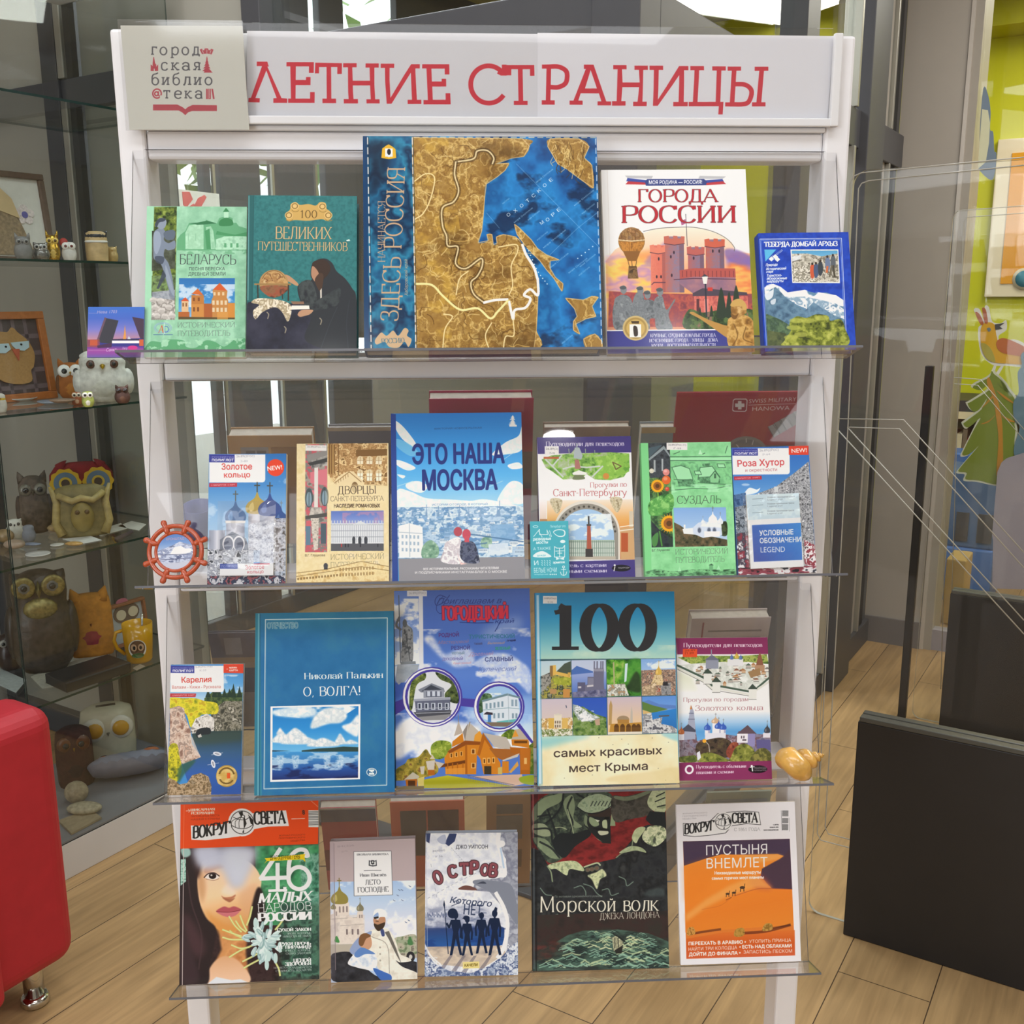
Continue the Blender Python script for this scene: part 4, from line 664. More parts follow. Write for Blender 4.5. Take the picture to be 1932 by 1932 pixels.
c.R(1476,1058,1868,1354,'4a4e5a').G([(1476,1058),(1868,1054),(1868,1160),(1476,1160)],['5a72b8','6f88c8','9aa4d0']).cloud([(1560,1070),(1868,1060),(1868,1150),(1560,1150)],'c08aa8',60,.5,4,.6).R(1476,1150,1868,1300,'dcdfe2').LL([[(x,1165),(x,1290)] for x in range(1484,1866,14)],5,'a4aab4');c.LL([[(1476,y),(1868,y)] for y in (1160,1205,1250)],4,'8f96a2');c.LL([[(x,1130),(x,1155)] for x in range(1480,1868,22)],7,'c8ccd2');c.P([(1640,1160),(1695,1130),(1750,1160)],'d2d6da')
for x in (1645,1690,1735): c.E(x,1270,12,24,'3a3d44').R(x-11,1270,x+11,1300,'3a3d44')
c.R(1476,1300,1868,1354,'55565c');[c.R(x,1300,x+8,1326,q) for x,q in ((1550,'c03a3a'),(1580,'2a2a30'),(1600,'30303a'),(1690,'2a2a30'),(1820,'33333a'))]
c.T('В.Г. Глушкова',1286,1394,1432,1392,18,'4a3a28');c.TT([('ИСТОРИЧЕСКИЙ',1476,1418,1868,1412,40),('ПУТЕВОДИТЕЛЬ',1476,1482,1840,1474,44)],'5f543e',f='r',tv=.05,th=.035,sf=.1)
c.N([(1222,1500),(1420,1490),(1700,1430),(1905,1470),(1908,1582),(1222,1588)],['d9c28c','e8d6a4','cfae70'],30,8).LL([[(1222,1515),(1420,1492),(1700,1432),(1905,1470)],[(1222,1540),(1700,1470),(1905,1500)],[(1222,1585),(1905,1580)]],4,'8a6a3c');windows(c,1230,1550,22,0,14,1,11,16,'8a6c40',-2);windows(c,1540,1480,22,40,12,2,10,22,'a08050',-1);c.R(1425,1462,1452,1490,'3a3a3c').E(1438,1462,16,20,'44444a')
# --- Moscow
Ee=(730,720,4.025)
c=cover('moscow',Ee,[(34,248),(1022,242),(1046,1505),(36,1528)],'3f94d4')
c.G([(70,240),(1030,240),(1040,960),(70,960)],['2f7fd0','3a93dc','5cb0e6','a8d4ee']);ft=[(70,250),(1030,240),(1040,1000),(75,1000)]
for p,al in (([(70,305),(120,340),(180,410),(225,480),(200,500),(120,440),(70,360)],1),([(75,600),(150,620),(220,660),(160,680),(80,640)],1),([(150,780),(240,760),(310,800),(260,850),(160,820)],1),([(80,830),(180,840),(300,890),(480,900),(640,910),(760,900),(1036,960),(1036,1010),(80,1010)],1),([(850,880),(920,780),(980,760),(1036,800),(1036,930),(860,920)],1),([(800,560),(900,470),(1000,420),(1026,350),(1028,520),(900,560)],1),([(920,640),(1000,620),(1030,660),(950,670)],1),([(80,710),(140,720),(120,740)],1)): c.P(p,'e8f2f6',al,1).N(p,['f4f8fa','d4e6f0','fafcfc'],40,3,sm=1,a=.7)
c.P([(72,440),(160,470),(240,540),(180,570),(80,500)],'7cc4e6',.7,1);c.LL([[(870,610),(1000,520)],[(80,800),(200,760)],[(740,820),(880,760)]],5,'c8e2f0',.6)
c.N([(76,960),(1036,950),(1040,1340),(82,1350)],['8fb0cc','b4cce0','6a94bc','d0dfe8','a4c0d4'],50,7,hard=.6,asp=1.6)
rs=np.random.RandomState(2)
for i in range(150):
    y=980+rs.rand()**1.5*310;sc=.35+(y-980)/300;x=rs.uniform(80,1000);w=rs.uniform(26,80)*sc;h=rs.uniform(14,38)*sc;q=('dce4ea','8fb0d0','c4d6e4','5f8cbc','e8ecee','7aa4cc')[i%6]
    c.P([(x,y),(x+w,y-4),(x+w,y+h),(x,y+h)],q,.9).P([(x-3,y),(x+w*.5,y-h*.5),(x+w+3,y-4)],('5a8cc0','86aace','a8c2d8')[i%3],.9)
    if sc>.6: windows(c,x+5,y+5,9,0,max(1,int(w/10)),1,4,h*.4,'6a88a8')
for x,h in ((195,30),(300,60),(390,50),(550,55),(620,35),(710,26),(855,90),(840,50),(470,25)): c.L([(x,1010),(x+2,1000-h)],5,'7a9cc0').P([(x-10,1030),(x,990-h*.4),(x+10,1030)],'7a9cc0')
c.P([(90,1100),(170,1080),(270,1110),(275,1280),(262,1345),(90,1345)],'e6e9ec').LL([[(170,1082),(172,1340)],[(92,1150),(270,1160)]],5,'aab8c4');windows(c,110,1170,30,50,5,3,14,26,'9fb2c4',1);trees(c,[(270,1260),(330,1210),(390,1260),(380,1340),(270,1345)],('5c8470','7ca48a','a8c4b0'),24,8,sm=1);trees(c,[(720,1200),(790,1180),(790,1260),(720,1260)],('6a9480','9abca8'),20,9,sm=1);c.P([(780,1100),(960,1080),(980,1200),(800,1220)],'7ca8d0',.8).P([(770,1240),(920,1230),(925,1310),(775,1320)],'d4e0ea',.9).LL([[(600,1160),(1035,1220)],[(560,1260),(760,1230)]],10,'44709c',.8)
c.P([(84,1352),(1042,1335),(1046,1505),(88,1525)],'8e8d92')
c.N([(445,1230),(520,1190),(560,1200),(570,1300),(600,1370),(520,1395),(410,1370),(430,1290)],['e4dfe2','c9c2c8','f0ecee','b4acb4'],40,4,sm=1,hard=1).N([(565,1225),(620,1215),(670,1240),(700,1350),(690,1385),(600,1380),(555,1330)],['3f4660','5a6078','30364a','8a8ea0'],34,5,sm=1,hard=1).E(540,1145,32,36,'b04a58').E(605,1165,32,40,'c04a5c').R(590,1180,625,1225,'c4505e').P([(530,1300),(560,1380),(610,1390),(560,1398)],'e8c4c0')
c.P([(34,248),(72,252),(82,1525),(36,1528)],'2c4690')
c.T('ВИКТОРИЯ НОВОСЕЛЬСКАЯ',365,370,722,364,13,'2a4f90');c.T('ЭТО НАША',200,630,892,622,148,'26357c',bold=.028).T('МОСКВА',275,828,838,822,150,'26357c',bold=.028)
c.TT([('ИСТОРИИ О ГОРОДЕ, В КОТОРЫЙ',345,948,765,942,15),('НЕВОЗМОЖНО НЕ ВЛЮБИТЬСЯ',360,972,750,968,15)],'5a86b0');c.TT([('ВСЕ ИСТОРИИ РЕАЛЬНЫЕ, РАССКАЗАНЫ ЧИТАТЕЛЯМИ',275,1440,848,1428,17),('И ПОДПИСЧИКАМИ ИНСТАГРАМ-БЛОГА О МОСКВЕ',212,1467,910,1456,17)],'d6d4d6',bold=.01)
for y,w in ((275,16),(290,24),(305,20),(318,30),(330,34)): c.P([(958-w,y+8),(958,y-12),(958+w*.8,y+8)],'e8eef4')
c.R(932,336,988,350,'e8eef4')
# --- Petersburg walks
c=cover('walks',Ee,[(1148,424),(1852,415),(1886,1485),(1160,1500)],'ece9ea')
c.P([(1148,424),(1852,415),(1856,536),(1152,548)],'443a7c').T('Путеводители для пешеходов',1213,490,1803,486,34,'d8d4e4','r',tv=.15)
mp=[(1180,590),(1250,560),(1400,545),(1440,500),(1455,545),(1700,535),(1840,545),(1845,650),(1800,720),(1700,745),(1580,740),(1520,700),(1460,740),(1420,735),(1340,740),(1260,680),(1210,650)]
trees(c,mp,('3f6a2c','6a9a44','8fbc58','a5b88a','b4c0a8'),34,3);trees(c,[(1580,570),(1840,545),(1840,680),(1700,745),(1580,735)],('5f9a3a','86b84c','a4cc62'),40,4)
c.LL([[(1210,590),(1260,640),(1340,720)],[(1260,640),(1330,560)],[(1340,660),(1420,640),(1520,650),(1620,640)],[(1560,720),(1640,640)]],12,'c4ccc4');c.P([(1430,500),(1465,500),(1490,560),(1480,590),(1420,580)],'a9b4b8').L([(1445,470),(1448,510)],8,'9aa6ac').P([(1430,590),(1460,590),(1475,660),(1430,660)],'a8706a').LL([[(1385,510),(1388,545)],[(1510,510),(1512,545)],[(1580,520),(1582,545)]],6,'8fa08c');c.P([(1415,740),(1430,705),(1470,695),(1505,735)],'6f7a58',1,1).P([(1410,690),(1460,670),(1520,690),(1515,705),(1415,705)],'e4e4e0').L([(1715,610),(1780,640),(1740,665),(1715,610)],8,'6a5a3a').E(1665,715,24,24,'c88a44').R(1195,570,1310,585,'b4603c')
sticker(c,1204,490,1310,556,'26.89(2)','П-78')
c.TT([('Прогулки по',1545,800,1822,794,36),('Санкт-Петербургу',1265,866,1822,862,52)],'b05a5c',f='r',tv=.1,th=.045,sf=.16)
c.G([(1160,880),(1210,880),(1210,1060),(1160,1110)],['ece9ea','d9b9a0']);c.G([(1215,900),(1870,890),(1880,1350),(1215,1350)],['e8dccc','e0a860','d07a34','b86a34']);c.R(1160,1040,1215,1350,'c08a5a')
for x,y in ((1285,930),(1740,920)): c.N([(x-45,y-40),(x+45,y-35),(x+20,y+60),(x-10,y+55)],['b4a47c','d2c8ac','8a7a58'],16,6,sm=1)
t=np.radians(np.linspace(180,360,24));c.P(np.vstack([np.c_[1515+255*np.cos(t),1150+250*np.sin(t)],[(1770,1350),(1260,1350)]]),'d8d2c6').P(np.vstack([np.c_[1515+240*np.cos(t),1150+228*np.sin(t)],[(1755,1350),(1275,1350)]]),'8f8a80').P(np.vstack([np.c_[1518+206*np.cos(t),1160+196*np.sin(t)],[(1728,1350),(1310,1350)]]),'9fc0e0')
for a in range(185,356,10): x,y=1515+218*np.cos(np.radians(a)),1152+207*np.sin(np.radians(a));c.E(x,y,9,9,'4c4840')
c.cloud([(1320,1000),(1700,1000),(1725,1190),(1320,1190)],'e4ecf2',50,.45,7,.9,asp=2).R(1340,1200,1728,1330,'a8b8a8').R(1340,1215,1728,1325,'c4cdc4').LL([[(x,1205),(x,1325)] for x in range(1350,1728,16)],5,'6f8a7c');c.LL([[(1340,y),(1728,y)] for y in (1215,1262,1300)],4,'71887c');c.R(1330,1325,1735,1350,'b4ac9c')
c.P([(1520,1090),(1545,1090),(1552,1270),(1515,1270)],'a5553f').R(1505,1268,1562,1330,'3c3836').L([(1531,1020),(1532,1090)],12,'3a3a38').R(1516,1078,1550,1092,'4c4844').P([(1770,1110),(1875,1095),(1882,1350),(1775,1350)],'c8a070').R(1778,1145,1830,1290,'b0542c').R(1840,980,1868,1100,'cdbfa8').LL([[(1770,1130),(1878,1115)],[(1770,1100),(1876,1085)]],7,'efe6d6')
c.P([(1158,1370),(1882,1350),(1886,1485),(1160,1500)],'443a7c').TT([('Путеводитель с картами',1185,1412,1665,1405,28),('и объемными схемами',1215,1455,1668,1448,28)],'dcd8e8',f='r',tv=.14).E(1778,1416,72,26,'15131c').T('пешеходы',1755,1420,1840,1416,14,'ddd').E(1728,1394,8,8,'ddd').L([(1730,1405),(1722,1438)],7,'ddd')
# --- small teal Petersburg card
c=cover('teal',Ee,[(1088,1062),(1376,1058),(1388,1492),(1092,1496)],'45a8b8');w='d8eef0'
c.LL([[(1115,1175),(1160,1120),(1160,1160),(1220,1160),(1215,1125),(1240,1175)],[(1150,1130),(1180,1180)],[(1235,1130),(1250,1175)]],4,w);c.T('Петербург это',1240,1108,1355,1104,18,w,sh=.1).T('разводные',1112,1205,1245,1200,22,w,sh=.1,bold=.02).T('мосты',1135,1230,1222,1226,22,w,sh=.1,bold=.02).T('А ТАКЖЕ',1112,1278,1245,1272,20,w)
c.P([(1262,1140),(1300,1120),(1350,1130),(1348,1170),(1300,1175)],w,1,1).P([(1268,1142),(1302,1126),(1342,1134),(1341,1164),(1302,1169)],'45a8b8',1,1).P([(1115,1330),(1130,1300),(1180,1285),(1225,1305),(1243,1330)],w,1,1).T('дожди',1140,1325,1205,1322,14,'45a8b8').E(1335,1212,20,12,w).E(1130,1100,20,9,w).E(1130,1100,16,6,'45a8b8')
c.LL([[(1272,1250),(1272,1330),(1350,1330),(1350,1240),(1335,1262),(1290,1262),(1272,1250)],[(1280,1285),(1345,1283)],[(1295,1300),(1330,1300)],[(1310,1262),(1312,1330)]],5,w);c.P([(1285,1330),(1312,1342),(1345,1330),(1345,1352),(1312,1344),(1285,1352)],w).T('эрмитаж',1262,1380,1352,1376,18,w,bold=.02).T('И',1118,1392,1150,1390,34,w)
for i in range(12): c.L([(1175+i%4*20,1355+i//4*16),(1181+i%4*20,1363+i//4*16)],4,w)
c.T('БЕЛЫЕ НОЧИ',1116,1450,1290,1446,36,w,bold=-.005).T('петербургские',1118,1468,1225,1466,10,w).LL([[(1342,1412),(1342,1468)],[(1318,1445),(1325,1465),(1342,1472),(1360,1465),(1366,1443)],[(1325,1425),(1360,1424)]],5,w);c.ring(1342,1406,8,8,4,w)
for i in range(4): c.E(1240+i*15,1463,5,5,w)
# --- Suzdal
Ff=(1180,700,4.391)
c=cover('suzdal',Ff,[(130,600),(875,585),(915,1695),(163,1705)],'86cf90')
c.N([(120,590),(920,580),(920,1710),(150,1710)],['7cc688','8cd497','98dca2'],60,5);c.P([(130,600),(190,598),(215,1705),(163,1705)],'7ed08a')
st=[(190,600),(368,595),(392,1458),(216,1462)];trees(c,st,('1c2a1e','2f5230','4f7a44','6f9a58'),44,6)
c.N([(190,600),(368,595),(372,880),(205,890)],['2c3238','444a50','23282c'],40,7).P([(192,730),(320,620),(372,700),(372,720),(320,650),(200,745)],'8c989c').P([(195,640),(310,612),(200,720)],'4a5c64').R(235,740,250,840,'a4acae').R(300,730,314,830,'a4acae')
for x,y,r,q in ((218,830,20,'d0ccb8'),(338,840,28,'d88880'),(338,905,36,'d8642c'),(345,980,18,'c84838')): c.E(x,y,r,r,q).E(x-r*.2,y-r*.3,r*.5,r*.4,'fff',.3,0,3)
def sunfl(x,y,R,r):
    for a in np.arange(0,6.28,.3): c.P([(x+r*.6*np.cos(a-.25),y+r*.6*np.sin(a-.25)),(x+R*np.cos(a),y+R*np.sin(a)),(x+r*.6*np.cos(a+.25),y+r*.6*np.sin(a+.25))],('f0b820','e09a10')[int(a*10)%2])
    c.E(x,y,R*.72,R*.72,'eba818').E(x,y,r,r,'9a5c20').E(x,y,r*.5,r*.5,'5a3a14')
sunfl(265,955,72,34);c.L([(268,1010),(275,1080)],14,'6a9a3c');sunfl(360,1265,92,46);c.P([(385,1150),(480,1150),(480,1380),(392,1380)],'86cf90')
trees(c,[(205,1080),(380,1020),(380,1160),(210,1200)],('2f6a34','58a04c','8cc870'),34,9,sm=1);c.N([(212,1240),(300,1340),(390,1390),(392,1458),(216,1462)],['1c2228','2c343a','26402c'],40,10).L([(280,1330),(300,1450)],12,'4c8a3c').P([(220,1380),(270,1340),(260,1440),(225,1450)],'4a8444',1,1)
g1='3f6a4c'
c.LL([[(370,712),(880,706)],[(372,745),(880,742)]],8,'3c6a4a',.8);c.R(372,720,880,738,'a4e0b0').N([(372,755),(880,750),(885,960),(380,965)],['6fb47c','86cf90','4f8a5e'],60,11)
for p in ([(385,800),(460,785),(530,810),(560,900),(430,905)],[(620,800),(720,790),(785,880),(700,905),(600,900)],[(570,830),(620,830),(630,860),(580,860)],[(760,770),(820,770),(830,800),(770,800)]): c.P(p,'9fdcaa').L(p+[p[0]],5,g1)
for p in ([(430,905),(560,895),(555,950),(440,955)],[(600,880),(780,870),(785,930),(620,930)],[(640,770),(700,765),(700,790),(640,790)]): c.P(p,'4a7a58').N(p,['3c6448','6fae7c'],16,12)
c.P([(700,880),(745,830),(780,880),(770,925),(705,925)],'86c690').L([(700,880),(742,828),(785,885)],7,g1).R(735,850,752,890,g1).LL([[(400,900),(540,905)],[(600,925),(830,940)],[(380,990),(560,975),(720,980),(870,950)]],6,g1,.8);c.cloud([(380,940),(885,940),(885,1000),(380,1010)],'a8e4b4',60,.45,13,.8).P([(605,690),(620,650),(640,690),(655,690)],'b8e8c0').LL([[(400,690),(450,670)],[(830,680),(848,620)],[(640,690),(660,680)]],7,g1,.8)
sticker(c,342,596,514,655,'26.89(2Рос-11)','Г-55')
c.T('СУЗДАЛЬ',428,1100,792,1095,62,'3c4a3e','r',tv=.07,th=.05,sf=.14)
c.G([(396,1135),(832,1130),(843,1452),(410,1458)],['7fa8dc','a0c0e4','b8cce0']);trees(c,[(400,1255),(450,1280),(520,1330),(600,1350),(840,1400),(843,1452),(410,1458)],('2c3020','4f4c34','6a5a40','7a6a4c'),34,14);trees(c,[(770,1280),(835,1250),(840,1360),(790,1360)],('2a3420','485438'),24,15,sm=1)
wh='e4e8ee';c.P([(470,1310),(560,1300),(600,1320),(600,1360),(480,1350)],wh).P([(555,1300),(600,1260),(650,1245),(700,1260),(790,1270),(800,1360),(640,1385),(560,1350)],'cdd8e8').P([(620,1290),(640,1250),(670,1270),(690,1240),(720,1265),(740,1230),(790,1250),(795,1300)],wh)
onion(c,722,1260,70,95,'e8ecf0','fff','666');onion(c,785,1270,44,70,'dfe4ea','fff','777');onion(c,640,1265,30,44,'dfe4ea','fff','888')
for x in (610,690,735): c.E(x,1320,18,26,'a4b0c4').E(x,1322,12,20,'5a6478')
c.R(480,1275,495,1315,wh).R(650,1330,780,1375,'f0f2f4')
c.T('В.Г. Глушкова',218,1496,362,1490,18,'3c4a3e').TT([('ИСТОРИЧЕСКИЙ',412,1522,845,1514,44),('ПУТЕВОДИТЕЛЬ',415,1590,818,1582,46)],'5a6a5c',f='r',tv=.055,th=.035,sf=.11)
c.N([(165,1660),(250,1640),(400,1660),(600,1640),(800,1650),(905,1640),(915,1700),(163,1705)],['2f5236','5c9468','86cf90','3a6444'],24,16,asp=2).R(690,1605,722,1650,'6fae7c').P([(685,1612),(708,1598),(728,1612)],g1).P([(430,1660),(445,1620),(460,1660)],'a4e0b0').P([(750,1650),(768,1610),(785,1650)],'a4e0b0')
# --- Roza Khutor booklet + its legend map
c=cover('khutor',Ff,[(888,645),(1520,627),(1582,1680),(925,1702)],'3f78c0')
c.G([(880,620),(1530,620),(1560,1060),(900,1060)],['2c66b8','3f7cc4','6aa0d4']).P([(1520,755),(1400,850),(1250,960),(1130,1030),(1012,1040),(1012,1700),(1582,1680)],'7a7c82').N([(1520,755),(1400,850),(1250,960),(1012,1050),(1012,1700),(1582,1680)],['4a4c50','8a8c90','b4b6ba','6c6e74','d4d6d8'],20,3,hard=1.5)
c.P([(985,1020),(1030,970),(1090,985),(1120,970),(1090,1010),(1000,1030)],'dfe6ee',1,1).N([(900,1030),(1000,1010),(1010,1130),(905,1140)],['3c5a84','587aa4','2c4870'],30,4).N([(908,1130),(1010,1110),(1010,1380),(915,1400)],['5a6470','8a94a0','3c444e','c4c8cc'],22,5,hard=1).N([(915,1350),(1010,1340),(1020,1700),(925,1702)],['c8c4c8','8a3c48','4a4450','dcdadc'],40,6,hard=1).N([(1480,1400),(1575,1450),(1582,1680),(1480,1600)],['b8a8ac','8a3a44','e0dcde','5c4a50'],34,7,hard=1.5).N([(925,1640),(1582,1620),(1582,1680),(925,1702)],['3c3c44','d4d2d4','8a4450','24242a'],40,8,hard=2,asp=2).R(1235,960,1268,1005,'c8ccce')
polyglot(c,896,650,1365,860,1105,708);c.R(1358,620,1520,702,'d8402c').T('NEW!',1382,686,1505,678,34,'f4e8e4',bold=.01);c.T('26.89(2Рос)',1118,676,1275,668,20,'9a9aa4').T('Р-64',1145,708,1205,704,16,'a9a9b2').T('Роза Хутор',938,798,1320,784,52,'c9444a',bold=.012).T('и окрестности',1000,840,1260,832,26,'b46a70');c.P([(905,878),(1132,872),(1134,902),(906,908)],'b83040').T('12 МАРШРУТОВ  13 КАРТ',915,900,1118,890,11,'f4e0e0')
c.E(1000,945,34,10,'c4d8ec',.7,0,4)
c=cover('legend',Ff,[(998,1025),(1432,1012),(1482,1618),(1040,1640)],'eceff4')
c.P([(998,1025),(1432,1012),(1450,1212),(1015,1232)],'c3d8e2').cloud([(998,1025),(1432,1012),(1450,1212),(1015,1232)],'d6e6ec',50,.5,3,.8)
for y in (1052,1105,1165): c.L([(1050,y+8),(1140,y+2)],4,'7f98a4');c.T('Условная горнолыжная трасса',1175,y,1370+y%60,y-6,13,'5a6a74').T('Legend trail',1178,y+20,1300,y+15,12,'7a8a94')
c.G([(1048,1275),(1452,1256),(1468,1562),(1065,1582)],['3c4fa4','2f6cc0','2f88d4'],-35);c.TT([('УСЛОВНЫЕ',1112,1362,1392,1350,42),('ОБОЗНАЧЕНИ',1115,1425,1455,1412,42)],'f4f6fa',bold=.02).T('LEGEND',1122,1502,1325,1496,46,'e4eaf6',bold=-.006)
Gg=(290,1110,4.2)
# --- Karelia
c=cover('karelia',Gg,[(138,618),(713,605),(690,1645),(105,1645)],'3f86c4')
c.G([(130,600),(715,600),(705,900),(120,900)],['3f86c4','5a9ed4','bcd4e6']).cloud([(560,690),(710,690),(705,860),(540,860)],'c4d8e8',60,.5,3,.8)
trees(c,[(400,880),(440,850),(500,800),(520,850),(600,830),(630,790),(650,840),(705,830),(700,1000),(400,960)],('1c2c20','32482c','4c5f38','6a7446'),30,4)
for x,h in ((632,100),(680,80),(600,60),(560,60),(520,60),(480,60),(430,50)): c.P([(x-22,870),(x,860-h),(x+22,870)],'24382a')
c.N([(480,960),(560,900),(705,900),(700,1140),(470,1140),(450,1000)],['3a3a30','6a6656','8f8a7a','4c4a3e','b4ae9e'],30,5,hard=1);trees(c,[(130,880),(230,880),(330,880),(400,900),(500,920),(500,1000),(380,1010),(330,1080),(290,1110),(250,1000),(130,960)],('7a8a20','b4b024','d8cc30','c0a028'),34,6,sm=1)
c.N([(330,1040),(420,1000),(480,1040),(475,1135),(440,1150),(300,1160),(290,1120)],['8f8a84','c9c4be','e0dcd6','6a6258'],24,7,hard=1)
c.G([(300,1160),(450,1140),(697,1135),(692,1645),(300,1645),(220,1400),(330,1300)],['2a3c3c','34587c','2f5aa4','2a509c']);c.P([(300,1160),(697,1135),(696,1220),(380,1250),(310,1230)],'3a4a40',.7,0,14);c.P([(330,1160),(360,1120),(440,1115),(445,1160),(380,1170),(350,1195)],'23282c',1,1).P([(345,1175),(370,1160),(380,1185),(352,1192)],'c0bcb4')
c.N([(128,960),(200,940),(240,960),(250,1030),(290,1130),(300,1240),(340,1300),(372,1345),(230,1400),(120,1380)],['8a6a5c','b89a88','d4c0b0','9a8478','c8a894'],34,8,sm=0,hard=.8).P([(280,1150),(310,1200),(345,1290),(370,1345),(320,1330)],'d8c8bc',.7)
trees(c,[(118,1270),(180,1240),(200,1330),(220,1440),(180,1540),(115,1500)],('5c6418','a09c1c','d0c428','8a8a24'),26,9,sm=1);c.P([(200,1420),(330,1370),(240,1480),(190,1550)],'2f5a44',.8,1,6)
c.N([(105,1500),(170,1530),(200,1560),(260,1550),(300,1490),(370,1470),(430,1500),(455,1580),(450,1645),(105,1645)],['5a4a38','8a7250','b8a080','6f5a3c','9a8a70'],26,10,hard=1)
for x,y,a in ((500,1320,.2),(468,1400,1.3)): c.E(x,y,34,16,'d8dce4',1,a).E(x,y,20,7,'8a8a94',1,a).L([(x-45,y+8),(x+45,y-8)],3,'cfd4dc')
polyglot(c,134,625,555,830,322,682);c.R(553,600,720,678,'d8442c').T('+',575,655,590,654,16,'f4dcd4').TT([('МИНИ-',600,642,662,640,13),('КАРТА',600,664,668,661,13)],'f4dcd4',bold=.02);c.T('26.89(2Рос-1Кар)',330,642,465,632,16,'9a9aa4').T('К-33',365,668,415,664,14,'a9a9b2')
c.T('Карелия',223,758,456,750,44,'cc4438',bold=.012).T('Валаам - Кижи - Рускеала',148,806,530,798,24,'b45a50');c.P([(132,843),(336,842),(330,870),(130,872)],'b83a40').T('12 МАРШРУТОВ  9 КАРТ',148,864,322,861,11,'f0d8d4')
c.E(576,1498,86,88,'a88a40').E(574,1496,76,78,'caa85c').N([(510,1440),(640,1440),(640,1560),(510,1560)],['c4a050','d8bc78','b8944c'],60,11,sm=1).T('1',580,1515,602,1515,42,'d8541c',bold=.04)
for i,a in enumerate(range(200,345,11)): q=np.radians(a);c.L([(575+60*np.cos(q)-4,1496+62*np.sin(q)),(575+60*np.cos(q)+4,1496+62*np.sin(q))],12,'6a5020')
for a in range(40,150,12): q=np.radians(a);c.L([(575+60*np.cos(q)-4,1496+62*np.sin(q)),(575+60*np.cos(q)+4,1496+62*np.sin(q))],12,'6a5020')
# --- Volga album
c=cover('volga',Gg,[(812,200),(1898,178),(1912,1608),(790,1635)],'2468a0')
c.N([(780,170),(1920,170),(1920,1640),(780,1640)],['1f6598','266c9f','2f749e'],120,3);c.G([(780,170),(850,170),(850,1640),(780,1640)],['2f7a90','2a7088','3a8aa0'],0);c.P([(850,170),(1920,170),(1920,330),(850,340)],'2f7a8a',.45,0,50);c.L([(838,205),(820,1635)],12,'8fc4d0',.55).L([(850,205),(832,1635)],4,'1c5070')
c.LL([[(890,248),(1850,232),(1848,1560),(868,1588),(890,248)]],6,'c9d8d8').LL([[(897,255),(1842,240),(1840,1552),(876,1580),(897,255)]],3,'7fa8b8',.6)
c.T('ОТЕЧЕСТВО',905,318,1145,314,46,'2a6c92',bold=.01,out=(3,'a8c4c4'))
c.T('Николай Палькин',1192,716,1818,704,50,'dfe4e2','r',tv=.14).T('О, ВОЛГА!',1185,850,1635,840,72,'e8eae6','r',tv=.13)
c.P([(925,930),(1638,912),(1634,1512),(918,1532)],'e8ebe8');ph=[(942,942),(1622,928),(1618,1498),(934,1515)]
c.G([(942,942),(1622,928),(1620,1290),(938,1290)],['1a74bc','2f8cd0','6fb8e4']).cloud([(942,942),(1622,928),(1500,1010),(1240,1030),(950,1000)],'e4ecee',90,.38,5,1,k=4,asp=2)
c.N([(950,960),(1100,940),(1260,940),(1280,1000),(1150,1020),(960,1000)],['dfe8ec','c4d8e4','f2f4f2'],50,6,sm=1,soft=8).N([(1240,1090),(1280,1000),(1380,940),(1500,960),(1530,1010),(1480,1060),(1380,1070),(1270,1105)],['e8ecea','c9d4da','f6f6f2'],50,7,sm=1,soft=6).N([(1490,1090),(1560,1060),(1622,1000),(1620,1160),(1560,1150)],['d8e2e8','f0f2f0','b9c8d4'],40,8,sm=1,soft=6)
for x,y,w,h in ((1010,1180,80,50),(1120,1150,90,50),(1160,1200,160,40),(1340,1220,130,40),(1476,1195,44,50),(1000,1130,30,30),(1560,1215,60,20)): c.N([(x-w,y+h*.6),(x-w*.5,y-h*.4),(x,y-h),(x+w*.6,y-h*.3),(x+w,y+h*.5),(x,y+h*.8)],['eef0ee','c4d0d8','fafaf6'],30,int(x),sm=1,soft=4)
c.P([(936,1278),(1080,1284),(936,1290)],'2c4458').P([(1170,1280),(1300,1265),(1430,1258),(1500,1250),(1620,1255),(1620,1292),(1170,1292)],'2c4440').G([(936,1290),(1620,1290),(1618,1498),(934,1515)],['3f94d0','3a7ab8','24509a','1c2f6c']).cloud([(936,1290),(1620,1290),(1620,1440),(936,1440)],'b4d0e4',30,.55,9,.8,asp=4).cloud([(936,1400),(1620,1380),(1618,1500),(934,1515)],'141f50',60,.5,10,.8,asp=3)
for x in (1000,1120,1370,1475): c.N([(x-30,1320),(x+30,1320),(x+20,1420),(x-15,1430)],['a8c8e0','d4e2ec','5a94c4'],14,int(x),a=.7,soft=5)
c.E(1727,1455,42,34,'d4dedc').E(1727,1455,36,28,'226090').R(1706,1434,1748,1450,'dfe6e4').R(1706,1460,1748,1476,'dfe6e4').R(1718,1445,1736,1468,'dfe6e4').L([(1700,1448),(1730,1460)],6,'226090')
